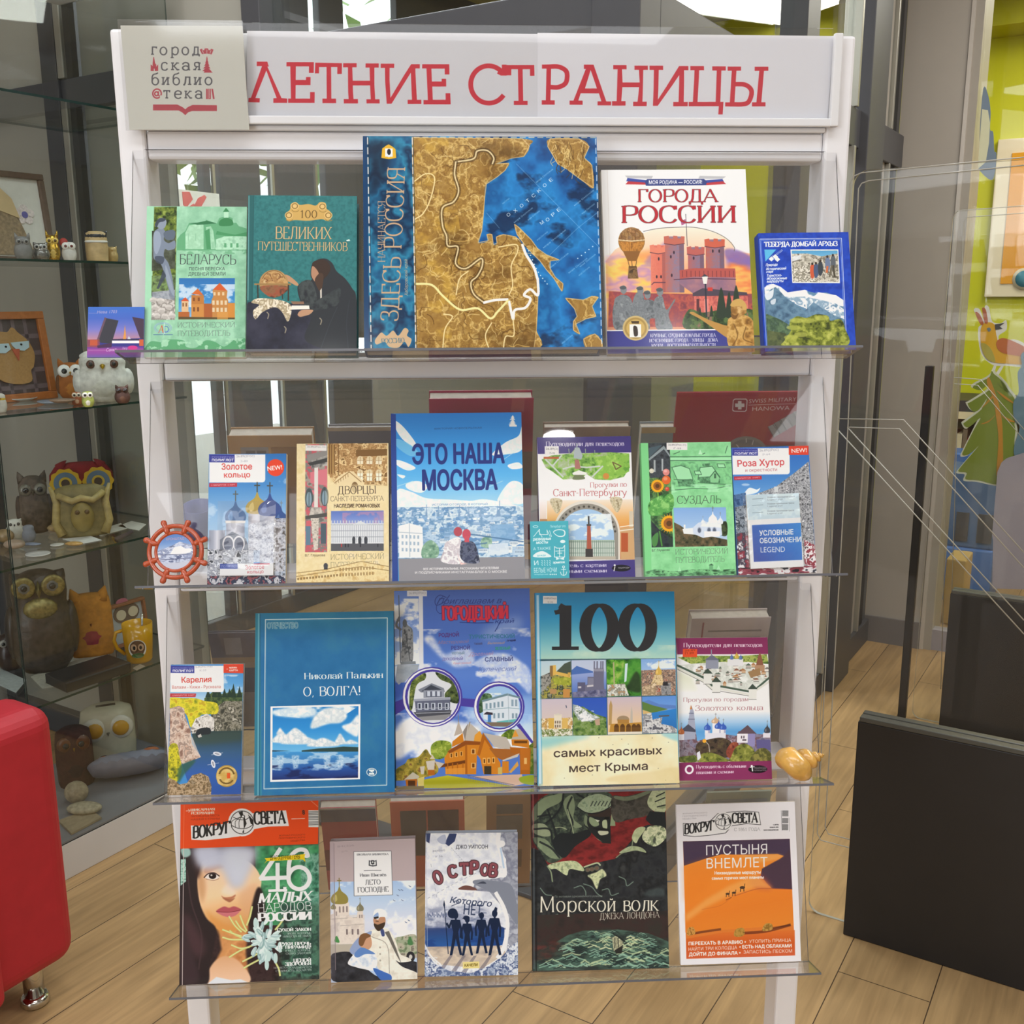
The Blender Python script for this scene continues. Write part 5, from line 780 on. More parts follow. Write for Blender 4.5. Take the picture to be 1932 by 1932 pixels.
# --- Gorodets
Hh=(740,1100,4.829)
c=cover('gorodets',Hh,[(28,72),(1252,48),(1292,1845),(24,1885)],'4f74c0')
fl=[(20,60),(1255,40),(1295,1850),(20,1890)]
c.G([(20,60),(1260,40),(1290,1200),(20,1200)],['4a6cc0','4f74c8','5a80cc','486cc0']);c.cloud([(20,420),(1260,400),(1285,900),(20,900)],'e4e8f4',170,.55,3,.9,asp=1.6,fade=(-.1,.05)).N([(290,500),(350,470),(400,520),(480,640),(600,600),(720,600),(740,720),(600,760),(480,700),(340,560)],['e8ecf4','c0cce8','f4f4f8'],60,4,sm=1,soft=14,a=.85).N([(760,720),(900,640),(1050,640),(1160,700),(1255,800),(1260,1000),(1150,900),(1020,820),(860,780)],['eef0f6','b8c8e8','f8f8fa'],70,5,sm=1,soft=12,a=.9).P([(830,430),(1140,300),(1160,420),(900,520)],'9fb4e0',.6,1,40).P([(20,860),(120,800),(120,1000),(20,1060)],'3a54a8',.7,0,20)
c.G([(24,75),(245,65),(250,740),(24,750)],['5f80c8','7f9cd4','a0b8dc']).cloud([(24,140),(248,140),(250,730),(24,740)],'e4e8f0',110,.42,7,1,fade=(0,.15)).P([(50,735),(248,735),(215,800),(130,860),(60,920),(30,880)],'9aa4b0').N([(50,740),(248,735),(230,800),(100,900),(40,900)],['8a94a0','a8b0b8'],60,8)
c.N([(100,400),(120,350),(150,380),(190,420),(196,520),(185,710),(90,710),(95,520)],['5c6064','7a7e80','8f9294','4c5054'],40,9,sm=1).E(122,362,20,36,'5a5e62').L([(70,110),(80,720)],9,'5c6470').L([(85,420),(45,380),(72,310)],20,'6a6e72',1,1).P([(80,712),(215,705),(218,732),(78,735)],'7c8288').L([(130,460),(165,700)],8,'3f4346',.7)
c.R(250,60,288,770,'dfe2ea').R(145,70,325,120,'dfe0e4').T('26.89(2Рос)',160,102,312,98,22,'a0a4ae')
c.T('Приглашаем в',415,190,990,182,52,'263a86',sh=.45,bold=-.01).L([(500,130),(440,110),(400,150),(410,200),(480,170),(530,110)],6,'263a86',1,1).L([(470,120),(420,180),(410,240),(440,275),(470,260)],5,'263a86',1,1)
c.T('ГОРОДЕЦКИЙ',462,332,1060,320,118,'d83048','r',tv=.3,th=.12,sf=.3,out=(5,'5a2a60')).T('край',938,362,1104,358,38,'263a86',sh=.4).L([(620,352),(760,360),(925,356)],7,'263a86').L([(985,345),(960,400),(938,436)],6,'263a86',1,1)
for tx in (('РОДНОЙ',430,486,610,480,34,'5a3a80'),('ТУРИСТИЧЕСКИЙ',702,500,1115,495,34,'3a7aa0'),('РЕЗНОЙ',542,602,710,598,34,'4a4a90'),('ЗЕЛЕНЫЙ',940,602,1075,598,24,'3a9a7a'),('СЛАВНЫЙ',848,708,1100,702,38,'43508e'),('ДУХОВНЫЙ',460,700,645,695,26,'7a7ab8'),('УЮТНЫЙ',545,645,660,642,22,'7a94b0'),('ТИХИЙ',750,557,822,555,16,'4a5080'),('ЛУЧШИЙ',1045,527,1125,524,14,'2a3060')): c.T(*tx,bold=.02)
for tx in (('Мастеровой',420,550,692,540,30,'9a7a98'),('Древний',700,660,915,650,34,'a88ab0'),('Купеческий',785,800,1120,792,42,'6a7ab8'),('Ремесленный',555,735,715,728,20,'c88a9a'),('Былинный',870,552,1020,548,22,'d0a080')): c.T(*tx,sh=.45)
c.cloud([(24,1180),(640,1150),(1290,1190),(1290,1500),(24,1600)],'f2f4f6',200,.25,12,1,k=3).G([(640,1110),(1280,1000),(1290,1400),(800,1350)],['7fa4d8','a8c8ec','d0e0f0'],90,.8,0,30).N([(30,1330),(140,1220),(300,1190),(540,1250),(800,1300),(700,1450),(300,1460),(30,1600)],['f4f5f6','d8dce4','e8eaee'],120,13,sm=1,soft=20)
pu='4a3f9a'
c.P([(24,1075),(120,1040),(130,1130),(24,1195)],pu).P([(610,1040),(760,1050),(770,1130),(600,1110)],pu).P([(1130,1290),(1160,1270),(1285,1440),(1285,1475)],pu)
def disc(x,y,r):
    c.E(x,y,r+6,r+6,pu).E(x-6,y+2,r-4,r-4,'e8eaf0').E(x+2,y,r-16,r-18,pu).E(x+4,y+4,r-36,r-34,'cfd8e0')
disc(366,1030,268);disc(974,1120,226)
cl=lambda x,y,r,pts:[(x+(px-x)*min(1,r/max(1,np.hypot(px-x,py-y))),y+(py-y)*min(1,r/max(1,np.hypot(px-x,py-y)))) for px,py in pts]
q=lambda p:cl(370,1034,232,p)
c.E(370,1034,232,234,'d4d8de');trees(c,q([(140,900),(200,830),(300,810),(300,870),(220,930),(180,1140),(150,1120)]),('2c3a24','5a6a34','88904a'),24,20,sm=1);trees(c,q([(400,790),(560,850),(620,1000),(600,1090),(500,1060),(480,1000),(540,920),(440,870)]),('24301f','4a5a34','6a7444'),24,21,sm=1)
gy='6a6f80';c.P([(235,965),(360,905),(470,950),(480,985),(262,990)],'7c8290').P([(265,980),(355,920),(465,970)],'3f4450').P([(285,970),(470,965),(475,1030),(285,1040)],'8f95a2').R(310,980,450,1030,'5a5f70');windows(c,318,978,45,0,3,1,28,46,'c4ccd8');c.P([(195,1050),(530,1030),(530,1060),(200,1075)],'9aa0ae').P([(205,1070),(528,1055),(525,1170),(215,1180)],'5f6478');windows(c,230,1085,62,-1,5,1,38,62,'c0c8d4');windows(c,238,1092,62,-1,5,1,18,48,'3a4050');c.P(q([(190,1170),(540,1150),(530,1215),(230,1225)]),'4a4c54').P(q([(215,1225),(560,1200),(500,1280),(260,1280)]),'8a8a8c').LL([[(200,1140),(530,1125)],[(215,1180),(525,1168)]],6,'a8aeb8')
q=lambda p:cl(978,1124,190,p)
c.E(978,1124,190,192,'9cc0e4').cloud(q([(790,950),(1160,950),(1160,1020),(790,1050)]),'dfe8f0',60,.45,14,.9);trees(c,q([(785,1080),(830,1000),(900,1010),(900,1080),(800,1180)]),('2c4430','4a6a48','6a8a60'),24,22,sm=1);c.P(q([(820,1060),(1050,1000),(1160,1030),(1165,1180),(1150,1260),(950,1270),(830,1230)]),'d4dee6').P([(815,1062),(1050,998),(1165,1030),(1165,1045),(1050,1018),(820,1078)],'6f8a94').P(q([(950,1255),(1150,1240),(1130,1280),(955,1275)]),'5fb0b0').L([(1056,1000),(1062,1260)],5,'a0b0bc');c.LL([[(825,1150),(1060,1130)],[(1060,1130),(1160,1140)]],6,'88a8b4')
windows(c,850,1090,36,-9,5,1,18,50,'7f98a8',-5);windows(c,1085,1055,34,4,2,1,20,60,'8aa0b0');windows(c,920,1180,40,-3,3,1,18,46,'8098a8',-2);windows(c,1090,1180,32,2,2,1,18,46,'8098a8');c.R(870,1190,900,1260,'3f78b8').P([(830,1190),(860,1165),(915,1175),(915,1195)],'3a3440');c.P(q([(830,1280),(1120,1275),(1050,1320),(900,1310)]),'7a6c5c')
trees(c,[(24,1700),(110,1640),(140,1600),(230,1580),(300,1510),(340,1560),(380,1600),(390,1740),(24,1800)],('5a5a24','8a7a30','a8963c','7a5a34'),44,23,sm=1);trees(c,[(350,1480),(420,1430),(530,1450),(520,1540),(440,1600),(360,1580)],('4c6420','7f9434','a8b450'),34,24,sm=1);trees(c,[(990,1390),(1060,1330),(1120,1340),(1090,1410),(1040,1410)],('4c6420','7f9434'),24,25,sm=1);trees(c,[(1240,1480),(1290,1440),(1290,1740),(1250,1740)],('4c6420','7f8434'),24,26)
o='c87c24';o2='a85f1c';ro='b8b0a4'
c.P([(545,1440),(640,1360),(650,1440),(540,1490)],o).P([(560,1390),(602,1250),(640,1360)],'b4a89c').L([(600,1190),(602,1260)],5,'8a7a60').P([(650,1440),(690,1280),(720,1280),(810,1370),(760,1440)],ro).P([(700,1260),(712,1260),(690,1340)],'9a8c74').P([(740,1440),(750,1380),(795,1340),(825,1390),(820,1440)],'d89434').P([(640,1350),(690,1270),(660,1430)],'8a8078')
c.P([(470,1590),(520,1510),(660,1440),(800,1450),(830,1500),(770,1560),(760,1740),(660,1740),(480,1740)],o).P([(500,1530),(660,1430),(800,1440),(810,1470),(670,1470),(520,1550)],'8a4a1c').P([(660,1470),(680,1470),(680,1740),(660,1740)],o2);windows(c,520,1545,46,-12,3,1,26,44,'e0a858',-8);windows(c,528,1550,46,-12,3,1,12,34,'5a3414',-8);windows(c,716,1505,0,130,1,2,40,50,'e0b068');windows(c,724,1512,0,130,1,2,22,36,'6a3c18');c.P([(430,1650),(660,1610),(660,1640),(430,1680)],'6a3a18').LL([[(x,1640),(x,1740)] for x in (500,545,590,640)],10,o2);c.P([(480,1690),(660,1680),(660,1740),(480,1740)],'d89038',.8)
c.P([(770,1560),(830,1360),(900,1500),(940,1560),(985,1640),(980,1740),(830,1740),(800,1600)],o).P([(830,1360),(1040,1400),(1100,1520),(930,1490)],ro).P([(825,1355),(770,1560),(795,1570),(840,1420),(930,1560),(945,1545)],o2).P([(880,1500),(1100,1510),(1150,1560),(1000,1610),(940,1580)],'a0602a');windows(c,822,1590,42,-4,3,1,28,56,'e0a858',-3);windows(c,830,1600,42,-4,3,1,12,36,'5a3414',-3);c.R(835,1665,900,1740,'3c3424').P([(960,1680),(1000,1670),(1000,1740),(960,1740)],'c4ac60')
c.P([(1085,1420),(1115,1330),(1160,1320),(1215,1390),(1250,1440),(1240,1480),(1090,1480)],'b4a898').P([(1090,1400),(1120,1330),(1150,1390)],'d89438').P([(1085,1420),(1240,1420),(1250,1500),(1090,1470)],o).R(1110,1430,1230,1455,'6a4018').P([(1070,1490),(1262,1500),(1255,1740),(1165,1740),(1160,1560),(1080,1540)],o2).P([(1165,1500),(1255,1505),(1250,1700),(1170,1700)],'b86a20').P([(1000,1610),(1160,1545),(1140,1580),(1010,1620)],'c4bcb0').P([(1060,1720),(1140,1620),(1150,1660),(1080,1730)],'d09a48');windows(c,1200,1590,0,0,1,1,26,56,'e0b068');c.R(1000,1620,1060,1730,o)
c.P([(300,1620),(385,1610),(375,1700),(320,1720)],'c4bcb0').P([(335,1600),(362,1560),(385,1600)],'c8bca8').R(318,1700,380,1750,o2).P([(245,1670),(290,1665),(280,1740),(255,1740)],'c0b8a8').P([(100,1790),(180,1720),(240,1760),(230,1780),(110,1800)],'b4ac98').P([(110,1790),(220,1785),(215,1870),(120,1870)],o2).R(135,1800,200,1860,'4a2c14').P([(220,1780),(285,1760),(280,1850),(225,1850)],'c8b868').P([(380,1620),(470,1640),(420,1690)],'c0b4a4')
c.G([(280,1790),(500,1750),(800,1800),(1100,1850),(1060,1868),(280,1870)],['b8b030','98981c','a8a428']).P([(700,1760),(1180,1740),(1200,1830),(1100,1850),(900,1800)],'c9a994').P([(1160,1770),(1292,1750),(1294,1835),(1180,1820)],'8fa02c',1,1).P([(24,1850),(280,1850),(280,1885),(24,1890)],'6a5a34');c.L([(680,1750),(1110,1840)],5,'5a5a68').LL([[(x,1752+(x-680)*.2),(x,1800+(x-680)*.17)] for x in range(690,1100,16)],3,'6a6a78');c.L([(40,1860),(90,1850)],10,'5a7ab0',.6)
# --- 100 places
Ii=(1000,1100,4.831)
c=cover('hundred',Ii,[(40,95),(1298,72),(1378,1812),(80,1830)],'5fb0cc')
c.G([(40,70),(1300,70),(1320,700),(60,720)],['1a84bc','2f96c8','6fb8c8','b4d4c0']);c.cloud([(300,560),(1320,560),(1320,700),(300,710)],'cfe0c8',200,.45,3,.6,k=3);c.T('100',195,607,1150,600,400,'2c2c2e','r',tv=.22,th=.075,sf=.5);sticker(c,110,122,236,190,'5Х89(4Укр)','С 32')
def tile(i,j): return (58+i*318-(j*-12),706-i*7+j*342,58+i*318+300+j*14,706-i*7+j*342+322)
sand=[(100,1395),(1350,1370),(1378,1812),(84,1830)];c.P([(60,690),(1320,680),(1350,1370),(104,1398)],'3a5a64')
c.P(sand,'e8dcae').N(sand,['e0d2a0','eae0b8','f0e8c8'],200,4).P([(104,1395),(560,1385),(330,1450),(110,1500)],'8fc8c8',.9,1,24).P([(1200,1375),(1350,1370),(1355,1440)],'8fc8d0',.8,1,10);[c.E(a,b,4,4,'8a8468') for a,b in ((630,1405),(840,1420),(1120,1410),(1270,1450),(575,1748),(320,1775),(1250,1800),(760,1470),(900,1465),(1180,1690))];c.P([(760,1760),(1100,1720),(1378,1680),(1378,1812),(760,1815)],'dcc890',.6,1,10)
c.T('самых красивых',222,1582,1212,1558,72,'4a3c34',bold=.012).T('мест Крыма',365,1720,1082,1702,72,'4a3c34',bold=.012)
def sky(p,a,b): c.G(p,[a,b])
T4=[[(66,708),(366,702),(378,1038),(84,1048)],[(372,700),(684,694),(694,1030),(384,1038)],[(690,694),(1000,688),(1012,1022),(700,1030)],[(1004,686),(1320,682),(1330,1015),(1018,1022)],[(84,1052),(380,1046),(388,1384),(104,1394)],[(386,1044),(696,1038),(708,1380),(394,1386)],[(702,1036),(1014,1030),(1026,1372),(712,1378)],[(1020,1030),(1332,1022),(1346,1362),(1030,1370)]]
sky(T4[0],'b4ccd8','d8dcc8');c.P([(240,800),(310,730),(366,708),(370,830),(240,830)],'4a5448').N([(90,860),(200,830),(370,850),(378,1038),(84,1048)],['5a5a4a','8a8450','a8a048','3c4438','8f8f7a'],34,5,hard=1);trees(c,[(200,860),(370,850),(374,930),(220,920)],('6a7424','98a038','b4b448'),24,6);c.P([(178,850),(180,750),(232,742),(235,800),(365,830),(362,860),(235,830)],'d8b058').R(178,750,205,845,'8a6a40').N([(84,850),(180,810),(190,900),(120,980),(84,1000)],['6a6a64','9a9890','4c4c48'],24,7,hard=1).R(180,960,240,1005,'b08a5c').R(300,960,362,1040,'c08a4a').R(340,810,366,850,'c8a050')
sky(T4[1],'b8c4dc','c8ccdc');c.P([(374,790),(420,750),(480,770),(570,800),(570,835),(376,830)],'4a6cb0',1,0).G([(376,830),(690,800),(694,1030),(384,1038)],['9aa8d4','6f88c4','4a6cb8']);gq='6a6a80';c.P([(575,780),(668,780),(668,900),(680,1030),(430,1035),(430,930),(520,920),(520,850),(575,850)],gq).R(430,900,500,1000,'5a5a74').R(525,860,575,930,'7f7f92').P([(572,770),(668,770),(660,800),(580,800)],'8f8fa0');c.LL([[(x,710),(x,775)] for x in (580,606,640,658)],12,gq);c.N([(385,990),(690,960),(694,1030),(384,1038)],['4a4c6c','6a6c8c','8a88a0'],30,8,hard=1).LL([[(440,945),(460,945)],[(520,935),(570,930)]],16,'c8c4c8')
trees(c,T4[2],('1f4a1c','3c7a24','6aa838','98b858'),50,9);c.P([(870,720),(1000,700),(1010,960),(950,1020),(870,900),(820,900)],'3f8a34',.7,1,10).P([(860,730),(885,725),(875,890),(855,900)],'c8dce0').P([(900,900),(960,800),(1000,860),(1000,990),(880,960)],'23301f',.8,1,8).N([(700,920),(860,910),(900,1020),(705,1028)],['c8905c','8a8a7c','d8d8d0','5a5c50'],26,10,hard=1).LL([[(755,720),(765,920)]],14,'a8a878')
sky(T4[3],'7fa8dc','cfdcea');c.cloud([(1004,700),(1320,690),(1320,770),(1006,780)],'e8eef4',60,.45,11,.9).N([(1008,790),(1324,780),(1330,1015),(1018,1022)],['8a6a58','a88a74','6a5a54','c0a890','9a4a3c'],20,12,hard=1);onion(c,1168,830,56,90,'d0aa50','ecd088','b89a48');c.N([(1100,920),(1130,830),(1200,830),(1220,930)],['c4a878','e0cca0','9a8058'],18,13).N([(1190,930),(1280,900),(1290,1010),(1200,1015)],['6a6c70','9a9a9a','4a4c50'],24,14).R(1210,895,1255,930,'2c2c30').N([(1020,940),(1150,900),(1140,1015),(1018,1022)],['c8b090','9a8468','dcc8a8'],24,15,hard=1)
sky(T4[4],'c4b8c4','d8c4b0');c.L([(327,1110),(332,1130)],7,'2c3a54').N([(100,1230),(390,1220),(388,1384),(104,1394)],['d0b070','b48c50','e8dcc0','8a7a58'],24,16,hard=.6);c.R(220,1190,290,1310,'ded4c0').P([(215,1200),(255,1180),(295,1200)],'cfc8b8').R(170,1225,220,1320,'d0a850').R(295,1225,345,1320,'d4b060');windows(c,228,1250,20,36,3,2,12,24,'7a6a58');c.N([(104,1330),(388,1320),(388,1384),(104,1394)],['c8c4b4','6a7a3c','e0dcd0','8a8a58'],22,17,hard=1)
sky(T4[5],'2f54b4','3f68bc');trees(c,[(390,1130),(480,1120),(600,1190),(696,1220),(706,1380),(394,1386)],('34502c','5a7a3c','7a9450','8a9a7a'),30,18);c.N([(390,1100),(440,1110),(560,1190),(640,1220),(560,1260),(440,1240),(392,1160)],['c8ccd0','8a9a94','e0e2e4','6a7a68'],20,19,hard=1).N([(440,1200),(500,1160),(540,1210),(600,1240),(470,1260)],['d8dce0','f0f2f4','a8b0b4'],14,20,hard=1).P([(590,1240),(635,1230),(640,1290),(600,1290)],'b89a84').L([(560,1160),(580,1163)],6,'e0e6ee')
sky(T4[6],'c4b4c0','e8c488');c.P([(720,1110),(735,1060),(750,1110),(745,1290),(718,1290)],'b0905c').P([(918,1170),(925,1120),(935,1170),(938,1270),(915,1270)],'b8b0a4').P([(725,1360),(735,1280),(1020,1265),(1024,1360)],'b88838').E(850,1240,56,36,'9a8468').R(800,1240,905,1275,'a87c3c')
for x in (790,845,900,950,990): c.E(x,1310,22,30,'5a3c1c').R(x-22,1310,x+22,1352,'6a4820')
c.P([(712,1355),(1026,1350),(1026,1372),(712,1378)],'dcd4c4')
sky(T4[7],'5a8cd4','8fb4e0');c.P([(1022,1080),(1080,1060),(1180,1100),(1330,1110),(1335,1140),(1022,1140)],'5a7fc0').P([(1022,1075),(1120,1110),(1200,1130),(1260,1145),(1120,1180),(1026,1150)],'5a7a3c').P([(1026,1150),(1120,1180),(1260,1148),(1200,1165),(1100,1190),(1030,1190)],'d0b070').G([(1100,1180),(1336,1140),(1344,1362),(1100,1360)],['2f80c8','2a6ab0']).N([(1030,1190),(1110,1180),(1120,1240),(1210,1220),(1200,1280),(1300,1300),(1346,1330),(1346,1362),(1030,1370)],['b4b4b4','8a8c90','d0d0d0','5a5c64'],36,21,hard=1.5).L([(1180,1210),(1270,1205)],12,'5a5450')
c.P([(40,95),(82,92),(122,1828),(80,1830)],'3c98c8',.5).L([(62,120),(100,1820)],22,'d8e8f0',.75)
# --- Golden ring walks
J=(1260,1140,5.367)
c=cover('walks2',J,[(72,368),(992,348),(1075,1795),(135,1800)],'eceaea')
c.P([(72,368),(992,348),(1003,518),(84,530)],'86305e').T('Путеводители для пешеходов',145,458,942,446,42,'e4d4e0','r',tv=.16)
trees(c,[(90,560),(250,540),(700,540),(990,520),(1010,620),(800,600),(600,610),(400,620),(260,640)],('44602c','7a9444','a8b45c','5c7034'),30,3)
c.N([(84,640),(250,620),(560,600),(1015,640),(1020,760),(880,900),(820,905),(540,860),(440,850),(340,770),(200,700)],['e4e6e0','c8ccc4','eceeea'],60,4)
rs=np.random.RandomState(8)
for i in range(46):
    x=rs.uniform(270,980);y=rs.uniform(620,840);
    if y>640+.9*(x-84) or y>1500-.75*x: continue
    w=rs.uniform(20,60);h=rs.uniform(14,30);c.P([(x,y),(x+w,y-4),(x+w,y+h),(x,y+h)],('d8d4cc','b8b0a8','e4e0d8','c8a888')[i%4]).P([(x-4,y+2),(x+w*.5,y-h*.8),(x+w+4,y)],('8a5a44','5a6a5c','7a7470','a8744c')[i%4]).L([(x,y+h),(x+w,y+h)],4,'4c4c44')
c.L([(90,640),(350,760),(440,840),(540,850),(820,900),(880,880),(1018,760)],20,'44584a').L([(92,665),(345,790),(440,868),(540,878),(820,930),(1018,800)],22,'d8d8d0').L([(92,680),(345,805),(440,884),(820,945)],5,'6a6a64')
for x,y in ((480,830),(850,900),(390,745)): c.R(x-36,y-30,x+44,y+80,'e0e0da').P([(x-46,y-25),(x,y-80),(x+54,y-25)],'3c4a40').L([(x-36,y+80),(x+44,y+80)],5,'6a6a64')
c.R(372,580,500,670,'8f93a4').P([(360,585),(430,530),(512,585)],'6a6e80').L([(425,480),(428,540)],10,'8a8ea0').R(590,570,750,640,'dfdfe0');onion(c,632,575,34,60,'5a70a8','8fa4d0');onion(c,682,565,40,70,'d0b04c','ecd888');onion(c,724,575,32,56,'5a70a8','8fa4d0');c.P([(880,640),(900,540),(918,500),(935,540),(960,640)],'8a5a44').R(870,630,970,690,'b08a6c').P([(800,700),(920,660),(935,730),(830,760)],'9a7a54').R(140,475,283,556,'e0502a');c.T('П 89',165,530,250,524,22,'8a3018').T('26.89',160,500,265,494,18,'8a3018')
c.G([(100,700),(240,760),(300,900),(110,900)],['c8d0a0','e8eae0'],90,.6,0,20)
c.G([(115,1110),(1035,1100),(1050,1400),(125,1400)],['eceaea','a8c8e4','5a9cd4','6faadc'])
c.TT([('Прогулки по городам',155,1004,812,996,40),('Золотого кольца',275,1095,966,1086,52)],'a06a70',f='r',tv=.1,th=.04,sf=.16)
c.N([(118,1340),(210,1240),(280,1260),(300,1400),(560,1330),(700,1350),(720,1300),(900,1330),(1050,1340),(1062,1600),(135,1610)],['5a5a70','8a8498','6a4a50','a8a0b0'],40,5)
c.P([(205,1230),(225,1080),(235,1040),(262,1100),(280,1250),(285,1380),(160,1390),(190,1240)],'a0a4b8').P([(222,1080),(233,1035),(246,1080)],'c07a3c').LL([[(215,1120),(262,1120)],[(208,1180),(272,1180)]],6,'5a6078').P([(150,1280),(210,1230),(285,1290),(280,1310),(160,1300)],'4a4c5c').R(118,1300,170,1390,'d4d4dc');onion(c,142,1330,56,80,'b0643c','e0a070')
for x,y,w,h,a,b in ((403,1290,66,80,'3a5cb4','7fa0e0'),(483,1220,80,70,'c8a888','ecd8c0'),(515,1275,76,80,'3a5cb4','8fb0e8'),(562,1285,66,76,'3a5cb4','7fa0e0')): c.R(x-w*.38,y-5,x+w*.38,1340,'e4e4ec').R(x+w*.12,y-5,x+w*.38,1340,'a8a8c4');onion(c,x,y,w,h,a,b)
c.R(380,1320,590,1390,'dcdce4').P([(700,1330),(810,1240),(905,1330)],'5f4c54').R(705,1328,820,1420,'e4e2e6').R(815,1328,890,1460,'8f88b4').R(970,1320,1045,1370,'dcd8e0');onion(c,1012,1320,60,90,'3f4048','8a8a94');c.P([(900,1390),(1045,1390),(1055,1500),(910,1480)],'5f5a8a').R(760,1385,800,1400,'5a4c54');windows(c,745,1350,24,0,2,1,12,26,'5a4c58')
trees(c,[(300,1430),(440,1380),(560,1370),(650,1420),(640,1560),(330,1560)],('28241e','4a3c30','5c5038'),34,6,sm=1);trees(c,[(600,1500),(650,1420),(720,1430),(700,1560),(620,1570)],('5c2c24','8a4434','a05c40'),26,7,sm=1);trees(c,[(650,1560),(700,1460),(790,1430),(870,1480),(900,1560),(880,1610),(640,1610)],('4c5024','7c8038','a0a050'),34,8,sm=1);trees(c,[(330,1590),(350,1530),(450,1520),(560,1560),(620,1610),(330,1615)],('4c5420','7a8038','9a9a48'),26,9,sm=1);trees(c,[(130,1560),(220,1510),(300,1560),(300,1612),(135,1612)],('4c5828','747c3c'),26,10,sm=1);trees(c,[(850,1600),(920,1490),(1000,1480),(1060,1540),(1062,1605)],('54542c','8a8444'),26,11,sm=1)
c.N([(125,1420),(180,1400),(290,1500),(290,1540),(130,1560)],['6a5058','8a8490','4c3c44'],26,12).P([(300,1520),(330,1500),(345,1570),(310,1600)],'dcdce4').L([(375,1390),(420,1440),(430,1510)],8,'b0a8a0').E(375,1400,20,20,'e8a838')
c.P([(128,1618),(1064,1606),(1075,1795),(135,1800)],'86305e').E(229,1688,45,47,'ece6ec').E(229,1688,26,28,'86305e').TT([('Путеводитель с объемными',298,1678,805,1674,34),('планами и схемами',300,1735,680,1730,34)],'e8dce6',f='r',tv=.15);c.E(925,1692,98,40,'1c0f18').T('ПЕШЕХОДЫ',890,1690,1012,1688,20,'ccc').T('путеводители',890,1710,1012,1708,14,'ccc').E(862,1658,11,11,'eee').L([(866,1670),(872,1710)],12,'eee').L([(845,1672),(890,1665)],8,'eee')
Kk=(320,1500,4.83)
def globe_logo(c,x,y,r,paper,ink):
    """striped balloon globe between two banner words"""
    c.E(x,y,r*1.18,r*1.18,paper).E(x,y,r,r,ink).E(x,y,r*.94,r*.94,paper)
    for i,(a,b) in enumerate(((-.2,.25),(.55,.95))): c.P([(x+r*.1,y-r*.5),(x+r*(a+.35),y-r*.62),(x+r*.95*min(.96,a+.6),y+r*.1),(x+r*.8*(a+.2),y+r*.85),(x+r*.2+r*a*.2,y+r*.9)] if i==0 else [(x+r*.5,y-r*.7),(x+r*.93,y-r*.2),(x+r*.95,y+r*.25),(x+r*.72,y+r*.1),(x+r*.62,y-r*.3)],ink)
    c.P([(x-r*.3,y-r*.85),(x+r*.05,y-r*.95),(x+r*.1,y-r*.55),(x-r*.1,y-r*.5)],ink).E(x+r*.08,y-r*.5,r*.14,r*.12,paper).ring(x+r*.08,y-r*.5,r*.14,r*.12,r*.05,ink)
    for a in (.25,.55,.85): c.L([(x-r*.05,y-r*.5),(x-r*a,y-r*.1),(x-r*a*1.02,y+r*.45)],r*.04,ink,1,1)
    c.L([(x-r*.92,y+r*.25),(x-r*.3,y+r*.5),(x+r*.4,y+r*.48),(x+r*.92,y+r*.2)],r*.05,ink,1,1).L([(x-r*.75,y-r*.45),(x-r*.3,y-r*.25),(x+r*.3,y-r*.25),(x+r*.7,y-r*.5)],r*.05,ink,1,1)
c=cover('world8',Kk,[(105,98),(1362,55),(1358,1692),(82,1745)],'3a2c2c')
c.N([(80,480),(1370,470),(1370,1750),(80,1750)],['2c2020','3c2a2a','241a1a'],80,3)
c.G([(780,480),(1362,470),(1360,1200),(800,1200)],['3a6a48','3f8a58','2f6a4a','2a5a48'],0).N([(780,480),(1362,460),(1360,900),(820,880)],['2c5a40','3f8f5c','5aa874','234a38'],150,4,soft=20).N([(1180,560),(1362,540),(1358,1300),(1240,1250)],['2c5a4a','8fc0ac','4a8a70','24483c'],60,5,a=.8,soft=10).N([(1000,1000),(1358,1000),(1358,1690),(1000,1690)],['3a6450','2c443c','4f7a64','26302c'],90,6,soft=20)
sk='e0b48a'
c.N([(430,1180),(720,1150),(690,1450),(720,1740),(330,1740),(420,1520),(470,1420)],['c88a54','d89a60','b87444'],120,7,soft=10).G([(380,1560),(500,1480),(640,1540),(720,1720),(330,1740)],['d8a478','ecc4a4'],90,1,1,6).P([(330,1740),(420,1670),(560,1700),(640,1690),(720,1725),(700,1745)],'dfe2e6',1,0,4)
c.G([(250,700),(300,620),(480,560),(720,620),(830,760),(820,900),(770,1060),(700,1190),(560,1260),(440,1240),(330,1140),(270,980)],['dcb898','eccaa8','f0cba0','dca468','c88a4c'],80,1,1,4)
c.P([(250,820),(300,700),(330,860),(300,1000),(280,960)],'c08a5c',.7,1,20).P([(330,1060),(420,1140),(560,1200),(660,1160),(560,1270),(420,1240)],'d8944c',.8,1,20).P([(640,900),(800,820),(800,960),(700,1130),(650,1060)],'d8a47c',.6,1,24).P([(470,900),(530,820),(600,900),(560,930)],'f2d8c0',.9,1,14)
c.P([(105,560),(200,520),(300,560),(270,700),(250,800),(260,960),(330,1130),(420,1230),(400,1400),(360,1560),(330,1740),(84,1745)],'2c2122',1,1,6).P([(780,900),(830,860),(870,1000),(860,1180),(780,1240),(720,1180)],'2a2020',1,1,8).P([(130,1100),(230,1200),(320,1400),(250,1500),(150,1350)],'4a3236',.9,1,30).P([(105,1300),(200,1450),(260,1700),(100,1700)],'3c2c30',.9,1,20).L([(160,700),(200,1000),(290,1300),(260,1600)],14,'4a3638',.6,1);c.P([(240,560),(300,640),(270,760),(245,760)],'3a2420',.8,1,14)
